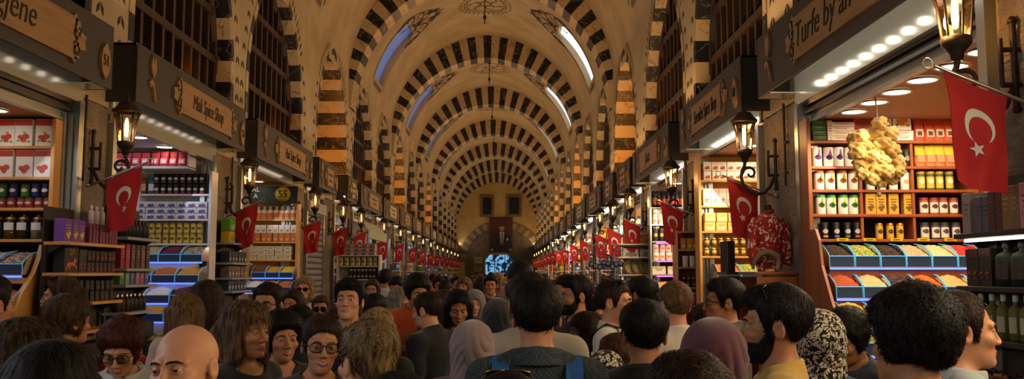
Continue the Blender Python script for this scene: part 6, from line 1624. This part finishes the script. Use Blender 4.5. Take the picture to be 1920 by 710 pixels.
def build_person(label, X, Y, s, hp, yaw, sex, skin, hair, top, hy=0, pitch=0, tilt=0, beard=None, specs=None, pose='down', fat=1.0, neck='round', lean=0, near=0, legs='#1e2026', seed=0, open_=False, gold=False, coat=False, cat='person', group=None):
    pr = dict(s=s, hy=hy, pitch=pitch, tilt=tilt, fat=fat, lean=lean, gold=gold)
    a = rad(yaw); root = thing('person', label, cat, (X, Y, 0), a, group)
    fine = .0040 if near else .0056; seed = seed or len(PEOPLE) + 1
    V, Q = cached(('b', sex, pose, near), lambda: body_mesh(sex, pose, fine))
    c = V[Q].mean(1); h = c - np.array([0, HY, HZ]); lip = (np.abs(h[:, 0]) < .022) & (h[:, 2] < -.0575 + np.abs(h[:, 0]) * .1) & (h[:, 2] > -.079 + np.abs(h[:, 0]) * .22) & (h[:, 1] < -.083)
    npmesh('body', deform(V, pr), Q, ['skin_' + skin, ('lip_' if sex == 'm' else 'lipf_') + skin], root, lip.astype(int))
    ay = abs((yaw + hy + 180) % 360 - 180)
    if ay < 130:
        for sg in (-1, 1):
            e = MB(); n = 14; vs = []; fs = []; cx, cy, cz, r = sg * .031, -.0752 + HY, HZ, .0130
            TH = (0, .17, .36, .48, .8, 1.2, 1.6, 2.0, 2.4, 2.8, PI)
            for th in TH:
                for j in range(n): q = 2 * PI * j / n; vs.append((cx + r * math.sin(th) * math.cos(q), cy - r * math.cos(th) * 1.03, cz + r * math.sin(th) * math.sin(q)))
            e.v = vs
            for i in range(10):
                for j in range(n): e.f.append((i * n + j, (i + 1) * n + j, (i + 1) * n + (j + 1) % n, i * n + (j + 1) % n)); e.m.append(1 if i < 3 else 0); e.s.append(True)
            mbdef(e, pr, 'eye', ['eye_white', 'iris'], root)
            w_ = 1.0 if sex == 'm' else .62
            b = MB(); b.tube([(sg * .01, -.098 + HY, .019 + HZ), (sg * .024, -.0965 + HY, .0235 + HZ), (sg * .038, -.089 + HY, .0235 + HZ), (sg * .05, -.078 + HY, .017 + HZ)], [.0022 * w_, .0034 * w_, .003 * w_, .0012 * w_], 6)
            mbdef(b, pr, 'eyebrow', hairmat(hair[1], hair[2]) if hair[0] not in ('hijab', 'bald') else hairmat('#120c08', '#241a12'), root)
    if open_:
        m = MB(); m.grid(lambda u, v: ((u - .5) * .036, -.1048 + HY + .0085 * abs(2 * u - 1) ** 2, HZ - .0638 - .0064 * v * (1 - (2 * u - 1) ** 2)), 8, 2); mbdef(m, pr, 'teeth', 'teeth', root)
    if hair[0] != 'bald':
        hf = .0052 if near else .008; sd = seed % 3 if not near else seed
        HV, HQ = cached(('h', hair[0], sd, near), lambda: hair_mesh(hair[0], sd + 3, hf))
        if hair[0] == 'hijab': o = npmesh('headscarf', deform(HV, pr, True), HQ, [hair[1]], root)
        else:
            ns = (5200 if hp > 125 else 2600) if near else (700 if hp > 55 else 0)
            A, F = HV, HQ
            if ns:
                SV, SQ = strands(HV, HQ, hair[0], ns, seed); A = np.concatenate([HV, SV]); F = np.concatenate([HQ, SQ + len(HV)])
            npmesh('hair', deform(A, pr, hair[0] == 'long'), F, [hairmat(hair[1], hair[2])], root)
    if beard:
        BV, BQ = cached(('beard', seed % 2), lambda: beard_mesh(seed % 2)); npmesh('beard', deform(BV, pr), BQ, [hairmat(*beard)], root)
    TV, TQ = cached(('t', sex, pose, top[0], seed % 3, neck, coat), lambda: top_mesh(sex, pose, top[0], seed % 3, neck, coat))
    npmesh('jacket' if coat else 'shirt', deform(TV, pr), TQ, [top[1] if top[1] in MATS else cloth(top[1])], root)
    LV, LQ = cached('legs', legs_mesh); npmesh('trousers', deform(LV, pr), LQ, [cloth(legs)], root)
    SV, SQ = cached('shoes', shoe_mesh)
    for sg in (-1, 1):
        k = SQ[(SV[SQ[:, 0], 0] * sg) > 0]; u = np.unique(k); mp = np.zeros(len(SV), int); mp[u] = np.arange(len(u)); npmesh('shoe', deform(SV[u], pr), mp[k], [cloth('#141210')], root)
    if specs: glasses(pr, root, specs)
    PEOPLE.append((root, pr))
    return root, pr
BLK = ('#0c0908', '#1d1612'); DBR = ('#1a100a', '#352214'); BRN = ('#2a190e', '#4f341f'); LBR = ('#4a3420', '#7a5c3a'); BLD = ('#6a5030', '#b09060'); RED = ('#2c120c', '#54261a'); GRY = ('#5a544c', '#8a8478')
H = lambda st, c: (st, c[0], c[1])
LEO = 'leo'; MATS['leo'] = dict(kind='leopard', c='#cbbda4', c2='#100d0c', ns=80, r=.9)
MATS['leo2'] = dict(kind='leopard', c='#c8b9a0', c2='#15100c', ns=48, r=.9)
MATS['check'] = dict(kind='check', c='#1d2529', c2='#333d41', ns=120, r=.9)
MATS['stripes'] = dict(kind='stripe', c='#16161c', c2='#9a9690', ns=14, r=.9)
MATS['patt'] = dict(kind='floral', c='#3a3a3e', c2='#8a8880', ns=24, r=.9)
MATS['dots'] = dict(kind='leopard', c='#0e0c0e', c2='#0e0c0e', ns=40, r=.9)
for k, c in (('scarf_grey', '#6e6a68'), ('scarf_pink', '#7d6a66'), ('scarf_black', '#0d0c0e'), ('scarf_maroon', '#4a1826')): MATS[k] = dict(c=c, r=.9, bump=.2, bs=500, sheen=.3)
# ---- nearest row
person('woman seen from behind at the bottom left, streaked hair under shiny sunglasses', 46, 594, 150, 165, 'f', 'm', H('bob', ('#1c140c', '#4a3a22')), ('long', '#0e0e12', None), specs='head', near=1)
person('person with straight black hair seen from behind in the bottom left corner', 96, 632, 190, 185, 'f', 'm', H('long', BLK), ('long', '#0a0a0c', None), near=1)
person('man in an olive jacket cut by the left edge', -22, 512, 108, 160, 'm', 'm', H('short', BLK), ('long', '#2c2a1c', None), coat=True)
person('woman in a striped shirt facing the tea shop, sunglasses pushed into tied-back hair', 116, 515, 72, -75, 'f', 'm', H('pony', BRN), ('long', 'stripes', None), specs='head', near=1)
person('woman with cropped dark-blond hair and patterned blouse seen from behind', 128, 552, 90, 150, 'f', 'm', H('shortf', ('#2a1e12', '#5a4426')), ('long', 'patt', None), near=1)
person('woman with short auburn hair and glasses looking down, white collared shirt', 234, 587, 100, 8, 'f', 'm', H('shortf', RED), ('long', '#a8a49c', None), pitch=22, specs='clear', neck='collar', near=1)
person('bald man facing the camera at the lower left', 358, 607, 158, 2, 'm', 'l', ('bald', '#4a4038', '#6a6058'), ('tee', '#2a2a30', None), near=1, tilt=-4, hy=-16)
person('woman with long light-brown hair in a pale top, back turned', 349, 547, 74, 170, 'f', 'l', H('long', LBR), ('tee', '#b8a090', None), near=1)
person('woman with dark wavy hair and pink top behind the light-brown-haired woman', 388, 524, 76, 160, 'f', 'l', H('long', DBR), ('tee', '#a88880', None))
person('woman with a streaked brown bob in profile, black top and necklace', 460, 562, 104, 62, 'f', 'm', H('bob', ('#2c1e12', '#6b5030')), ('tee', '#0e0d10', None), neck='wide', near=1)
person('bearded man in glasses facing the camera beside the brown-bobbed woman', 503, 527, 76, -8, 'm', 'm', H('short', DBR), ('tee', '#1c1c22', None), beard=DBR, specs='clear', near=1)
person('dark-haired woman peeking out behind the man in glasses', 549, 541, 54, -12, 'f', 'm', H('long', DBR), ('tee', '#22202a', None))
person('dark-haired woman looking down between two women with glasses', 568, 565, 66, -50, 'f', 'm', H('long', BLK), ('tee', '#1a1a20', None), pitch=20)
person('woman with black curly hair and open mouth, black sleeveless top', 528, 582, 96, 32, 'f', 'm', H('curly', BLK), ('tee', '#0d0d10', None), open_=True, neck='v', near=1)
person('smiling young woman in dark-framed glasses', 599, 585, 104, 14, 'f', 'm', H('pony', DBR), ('tee', '#26282c', None), open_=True, specs='clear', hy=4, tilt=4, near=1)
person('small person in round sunglasses with short brown hair', 601, 551, 48, 8, 'f', 'm', H('short', BRN), ('tee', '#3a3034', None), specs='round')
person('blond woman in sunglasses and white top by the Nari shop', 571, 517, 44, 0, 'f', 'p', H('long', BLD), ('tee', '#b8b4b0', None), specs='sun', near=1)
person('man with thick black hair looking up, facing the camera', 654, 523, 76, -4, 'm', 'l', H('quiff', BLK), ('tee', '#1a1a1e', None), pitch=-10, near=1, fat=1.04)
person('person with curly brown hair just below the man looking up', 633, 573, 62, 175, 'f', 'm', H('curly', BRN), ('tee', '#2a2428', None))
person('woman with messy blond-brown updo seen from behind, near the centre left', 690, 593, 150, -142, 'f', 'l', H('updo', ('#3a2a1a', '#8a7048')), ('long', '#5a5a5c', None), near=1)
person('blond person in a dark green top behind the messy updo', 708, 577, 80, 178, 'f', 'l', H('bob', BLD), ('long', '#10241a', None), near=1)
person('person with black hair bending forward between the crowd', 698, 546, 64, 150, 'm', 'm', H('short', BLK), ('tee', '#1c1c24', None), pitch=15)
person('brown-haired woman facing the camera far behind the man looking up', 697, 522, 38, 5, 'f', 'l', H('long', BRN), ('tee', '#2c2c34', None))
person('man in a white shirt seen from behind before the white rack', 723, 503, 38, 160, 'm', 'm', H('short', BLK), ('long', '#b4bac0', None))
person('young man looking down beside the man in the white shirt', 746, 513, 40, -15, 'm', 'm', H('short', BLK), ('tee', '#3a4048', None), pitch=22)
person('grey-haired person in profile left of the orange shirt', 750, 537, 45, 70, 'f', 'l', H('bob', GRY), ('tee', '#3a3430', None))
person('man in an orange T-shirt with thick black hair looking down', 779, 511, 60, 28, 'm', 'm', H('curly', BLK), ('tee', '#b84a18', None), pitch=14, pose='phone')
person('man in a black T-shirt with short brown hair, in profile from behind', 806, 541, 70, -118, 'm', 'l', H('crop', DBR), ('tee', '#0d0d11', None), pitch=10, near=1, fat=1.05)
person('woman with long wavy brown hair behind the man in black T-shirt', 832, 541, 60, 178, 'f', 'm', H('long', BRN), ('long', '#4a3a2a', None))
person('woman with long dark hair and black top looking down near the centre', 858, 538, 64, 8, 'f', 'm', H('long', BLK), ('long', '#101014', None), pitch=16, neck='v', near=1)
person('woman in a grey headscarf and red top', 890, 541, 52, 4, 'f', 'p', ('hijab', 'scarf_grey', ''), ('long', '#a01c1c', None), near=1)
person('person in a black headscarf and coat seen from behind near the centre', 934, 556, 78, 178, 'f', 'm', ('hijab', 'scarf_black', ''), ('long', '#0c0c0f', None), coat=True)
person('woman in a pinkish-grey headscarf seen from behind', 886, 597, 98, 165, 'f', 'm', ('hijab', 'scarf_pink', ''), ('long', '#5d4c48', None), near=1, coat=True)
person('tall man with black hair standing behind the man in the checked shirt', 976, 486, 70, 178, 'm', 'm', H('short', BLK), ('long', '#15151a', None))
person('man in a beige T-shirt with a dark strap, head behind the checked shirt man', 990, 507, 112, 182, 'm', 'm', H('short', BLK), ('tee', '#8d8474', None), fat=1.1)
P36 = person('man in a dark checked shirt with blue backpack straps, back turned', 1006, 519, 127, 180, 'm', 'm', H('short', BLK), ('long', 'check', None), neck='collar', near=1, fat=1.08)
person('person at the bottom centre with gold-rimmed sunglasses on top of black hair', 950, 688, 190, 176, 'm', 'm', H('short', BLK), ('tee', '#12121a', None), specs='head', gold=True, near=1)
person('bearded man in a dark red shirt looking left', 1080, 515, 72, -72, 'm', 'm', H('quiff', BLK), ('tee', '#3a1418', None), beard=BLK, near=1)
person('dark-haired man just behind the bearded man in dark red', 1064, 513, 64, -66, 'm', 'm', H('short', DBR), ('tee', '#8a8a8c', None))
person('man with sunglasses on black hair, bending behind the girl', 1110, 550, 66, 42, 'm', 'm', H('crop', BLK), ('tee', '#20242a', None), specs='head', pitch=14, near=1)
person('girl with braided brown hair in profile, hand at her neck', 1098, 583, 64, -84, 'f', 'm', H('bob', DBR), ('tee', '#c0b6a8', None), pose='neck', near=1)
P42 = person('man in a white T-shirt with a black strap looking right, sunglasses on head', 1150, 520, 84, 72, 'm', 'l', H('crop', DBR), ('tee', '#bcb4a4', None), specs='head', near=1)
person('person in a black and white leopard headscarf at the bottom, right of centre', 1136, 653, 100, 178, 'f', 'm', ('hijab', 'leo2', ''), ('long', '#1c1a1a', None), near=1)
person('brown-haired person left of the man in a black T-shirt with a chain', 1158, 624, 82, 165, 'f', 'm', H('curly', BRN), ('tee', '#1c1818', None))
P45 = person('man in a black T-shirt with thin neck chain and black hair, back turned', 1208, 560, 116, 180, 'm', 'm', H('quiff', BLK), ('tee', '#121214', None), near=1, fat=1.04)
person('man with black hair and beard seen from behind, grey shirt', 1205, 516, 66, -150, 'm', 'm', H('quiff', BLK), ('tee', '#9a948c', None), beard=BLK)
P47 = person('man in a white T-shirt with light-brown hair, back turned', 1265, 522, 86, -160, 'm', 'l', H('crop', LBR), ('tee', '#c4bcae', None), near=1, fat=1.06)
person('dark-haired person partly hidden above the maroon headscarf', 1322, 565, 66, 170, 'm', 'm', H('short', DBR), ('tee', '#1a1a20', None))
person('woman in a maroon headscarf seen from behind', 1337, 592, 158, 176, 'f', 'm', ('hijab', 'scarf_maroon', ''), ('long', '#141216', None), near=1, coat=True)
person('man with dark glasses in profile wearing a black leather jacket', 1360, 520, 86, -98, 'm', 'm', H('quiff', BLK), ('long', '#101012', None), specs='clear', near=1, coat=True)
P51 = person('bearded man in a mustard yellow T-shirt, sunglasses on his head', 1455, 531, 144, -108, 'm', 'm', H('quiff', BLK), ('tee', '#b08d3e', None), beard=BLK, specs='head', near=1, fat=1.05)
person('person with dark brown hair at the bottom edge right of centre', 1292, 664, 210, 178, 'f', 'm', H('shortf', DBR), ('long', '#171316', None), near=1)
person('woman in a pale leopard headscarf by the sponge shop', 1538, 577, 118, 160, 'f', 'm', ('hijab', 'leo', ''), ('long', '#1a1818', None), near=1)
person('young man with short black curls looking down, navy top', 1598, 572, 98, -55, 'm', 'd', H('curly', BLK), ('tee', '#141824', None), pitch=22, near=1)
person('man with big dark curly hair close to the camera at the lower right', 1712, 543, 176, -152, 'm', 'm', H('bigcurly', ('#0a0706', '#241a14')), ('tee', '#1a1414', None), near=1)
person('man with receding dark hair in profile looking right, pale collar', 1797, 536, 150, 84, 'm', 'l', H('thin', DBR), ('long', '#9aa0a4', None), neck='collar', near=1)
person('dark-haired person at the bottom edge left of centre', 748, 690, 190, 178, 'm', 'm', H('short', BLK), ('tee', '#141416', None), near=1)
person('man in blue facing the camera by the bead rack', 1092, 512, 40, 5, 'm', 'l', H('crop', DBR), ('tee', '#24405a', None))
# ---- the far crowd: a dozen figures, repeated among the distance
rc = random.Random(33)
FAR = []
for k, (sx, sk, hr, c, cn) in enumerate((('m', 'm', H('short', BLK), '#22242c', 'dark grey'), ('f', 'm', H('long', DBR), '#5a2a2a', 'brick red'), ('m', 'l', H('crop', BRN), '#8a8a88', 'pale grey'), ('f', 'p', ('hijab', 'scarf_grey', ''), '#3a3a44', 'slate'), ('m', 'm', H('quiff', BLK), '#1c2c44', 'navy'),
                                   ('f', 'l', H('bob', LBR), '#6a5a48', 'tan'), ('m', 'd', H('crop', BLK), '#3c4a34', 'olive'), ('f', 'm', ('hijab', 'scarf_black', ''), '#141418', 'black'), ('f', 'l', H('pony', BLD), '#7a4a5a', 'rose'), ('m', 'm', H('curly', DBR), '#9a968e', 'off-white'))):
    x, Y = [(920, 11), (902, 13), (1040, 9.5), (915, 14.5), (1020, 12), (870, 12), (835, 10.5), (958, 12.5), (1052, 14), (822, 14)][k]
    r_ = person('shopper in a %s top among the distant crowd' % cn, x, 514 + 4 * (k % 4), 60, [0, 170, 185, 10, 175, -20, 160, 180, 30, 5][k], sx, sk, hr, ('tee' if hr[0] != 'hijab' else 'long', c, None), Y=Y, group='distant shoppers in %s' % cn)
    FAR.append(r_)
settle(); FAR = [PEOPLE[k][0] for k in FAR]
occ = [(r_.location.x, r_.location.y) for r_, _ in PEOPLE]
n = 0; tries = 0
while n < 74 and tries < 4000:
    tries += 1
    Y = 9.5 + 36 * rc.random() ** 1.35; X = rc.uniform(-2.25, 1.35)
    if any((X - a) ** 2 + (Y - b) ** 2 < .42 ** 2 for a, b in occ): continue
    q = FAR[rc.randrange(len(FAR))]; s = rc.uniform(.95, 1.03); dup(q, (X, Y, 0), rad(rc.choice([0, 180]) + rc.uniform(-35, 35)), scale=(s, s, s)); occ.append((X, Y)); n += 1
# ---- carried and worn extras
def strap(label, pp, mat, side, w=.03, name='backpack'):
    pass
def wear(pr_, label, name, cat, fn):
    root, pr = PEOPLE[pr_]; t = thing(name, label, cat, tuple(root.location), root.rotation_euler.z); fn(t, pr['s'], pr['fat']); return t
def ribbon(t, nm, mat, pts, w, th=.006):
    mb = MB(); k = len(pts); vs = []
    for i, p in enumerate(pts):
        p = Vector(p); T_ = (Vector(pts[min(i + 1, k - 1)]) - Vector(pts[max(i - 1, 0)])).normalized(); N = Vector((p.x * .3, p.y, .6 if p.z > 1.4 else 0)).normalized(); s = T_.cross(N).normalized()
        vs += [p - s * w / 2, p + s * w / 2, p + s * w / 2 + N * th, p - s * w / 2 + N * th]
    fs = []
    for i in range(k - 1):
        for a in range(4): fs.append((4 * i + a, 4 * i + (a + 1) % 4, 4 * i + 4 + (a + 1) % 4, 4 * i + 4 + a))
    mb.add(vs, fs, 0, False); mb.build(nm, mat, t)
MATS['strap_blue'] = dict(c='#0f4a86', r=.7, bump=.2, bs=400)
def bp(t, s, f):
    for sg in (-1, 1):
        ribbon(t, 'shoulder_strap', 'strap_blue', [(sg * x * f * s, y * s, z * s) for x, y, z in ((.1, .15, 1.2), (.112, .135, 1.34), (.118, .09, 1.43), (.118, .03, 1.468), (.115, -.06, 1.44), (.11, -.12, 1.36), (.12, -.135, 1.2))], .06 * s)
    b = MB(); b.box((0, .2 * s, 1.02 * s), (.3 * s, .14 * s, .42 * s), bev=.04); b.build('bag_body', 'strap_blue', t); b = MB(); b.box((0, .285 * s, .95 * s), (.22 * s, .04 * s, .2 * s), bev=.015); b.build('front_pocket', '#0c3a6c', t)
    MB().tube([(-.03 * s, .15 * s, 1.23 * s), (0, .15 * s, 1.27 * s), (.03 * s, .15 * s, 1.23 * s)], .006).build('grab_handle', '#0c3a6c', t)
wear(P36, 'blue backpack worn by the man in the checked shirt', 'backpack', 'backpack', bp)
def ch(t, s, f): MB().tube([(.078 * s * math.cos(a), .03 * s + .075 * s * math.sin(a), (1.478 + .016 * math.sin(a)) * s) for a in [2 * PI * k / 24 for k in range(25)]], .0022, 5).build('chain', '#3a2c1c', t)
wear(P45, 'thin neck chain on the man in black T-shirt', 'neck_chain', 'chain', ch)
def cs(t, s, f): ribbon(t, 'band', '#0e0d0e', [(x * s, y * s, z * s) for x, y, z in ((.16, -.1, 1.1), (.1, -.135, 1.25), (.0, -.137, 1.37), (-.085, -.1, 1.45), (-.115, .02, 1.487), (-.11, .1, 1.43), (.0, .135, 1.3), (.12, .125, 1.15))], .035 * s)
wear(P42, 'black shoulder strap across the white T-shirt', 'shoulder_strap', 'strap', cs)
def tp(t, s, f):
    m = MB(); m.grid(lambda u, v: ((-.0 + .14 * (u - .5)) * s, (.128 + .006 * v) * s, (1.22 + .16 * v) * s), 1, 1); m.box((0, .131 * s, 1.3 * s), (.14 * s, .006 * s, .16 * s)); m.build('printed_panel', '#2c2a28', t); m = MB(); m.box((0, .1355 * s, 1.3 * s), (.09 * s, .003 * s, .1 * s)); m.build('printed_face', '#8a8478', t)
wear(P47, 'dark square print on the back of the white T-shirt', 'shirt_print', 'print', tp)
def area(name, loc, rot, sx, sy, e, c):
    l = bpy.data.lights.new(name, 'AREA'); l.shape = 'RECTANGLE'; l.size = sx; l.size_y = sy; l.energy = e; l.color = c[:3]
    o = link(bpy.data.objects.new(name, l)); o.location = loc; o.rotation_euler = rot; return o
def point(name, loc, e, c, r=.05):
    l = bpy.data.lights.new(name, 'POINT'); l.energy = e; l.color = c[:3]; l.shadow_soft_size = r
    o = link(bpy.data.objects.new(name, l)); o.location = loc; return o
w = bpy.data.worlds.new('world'); SC.world = w; w.use_nodes = True
w.node_tree.nodes['Background'].inputs['Color'].default_value = (*lin('#a9a094'), 1)
w.node_tree.nodes['Background'].inputs['Strength'].default_value = .13
WARM = lin('#ffb060'); ORANGE = lin('#ff9a2c'); NEUT = lin('#ffe2b8')
# cornice uplights along both sides, shining on the vault
for side in (1, -1):
    area('cornice_light', (out(side, .16), 33, 3.72), (PI, -rad(40 if side > 0 else 58) * side, 0), .12, 56, 560 if side > 0 else 300, lin('#ffcb8c') if side > 0 else lin('#f0d8bc'))
# sodium lamps in the niches
for side in (1, -1):
    for ni, (a, b) in enumerate(NICHES):
        if ni < 2 or ni > 10: continue
        if side == 1 and ni == 2: continue
        point('niche_light', (out(side, -.13 if (ni - 4) % 3 else -.3), (a + b) / 2 + .3, 3.75), (40 if (ni - 4) % 3 == 0 else 11.0) * (1 if side > 0 else .6), ORANGE, .08)
for side in (1, -1):
    for i, (a, b) in enumerate(OPEN[side]):
        e = (46 if side > 0 else 6.5) * (b - a) / 2.5
        if i > 9: e *= 1.4
        area('shop_light', (XS[side] + side * .75, (a + b) / 2, 2.86 if i == 0 else 3.03), (0, 0, 0), .9, (b - a) * .7, e, NEUT if side > 0 else lin('#dfe0ea'))
# added fill standing in for shop spill on the street; first two pairs unseen
for side in (1, -1):
    for i, (a, b) in enumerate([(-2.4, .2), (.6, 3.0)] + OPEN[side][:9]):
        e = (24 if side > 0 else 4) * (b - a) / 2.5 * ((2.4 if side > 0 else 11) if i < 2 else 1)
        area('street_fill', (XS[side] + side * .12, (a + b) / 2, 2.6), (0, side * rad(50), 0), .3, (b - a) * .8, e, NEUT if side > 0 else lin('#dfe0ea'))
# the lanterns nearest the camera light the piers beside them
for side in (1, -1):
    for y in PIER[side][:4]:
        if side < 0 and y < 5: continue
        point('lantern_light', (out(side, .34), y, 2.86), (18 if y < 5 else 8) if side > 0 else 2, lin('#ffc07a'), .06)
vs_ = SC.view_settings
SC.display_settings.display_device = 'sRGB'
vs_.view_transform = 'Standard'; vs_.look = 'None'; vs_.gamma = 1; vs_.exposure = 0.0; vs_.use_curve_mapping = False
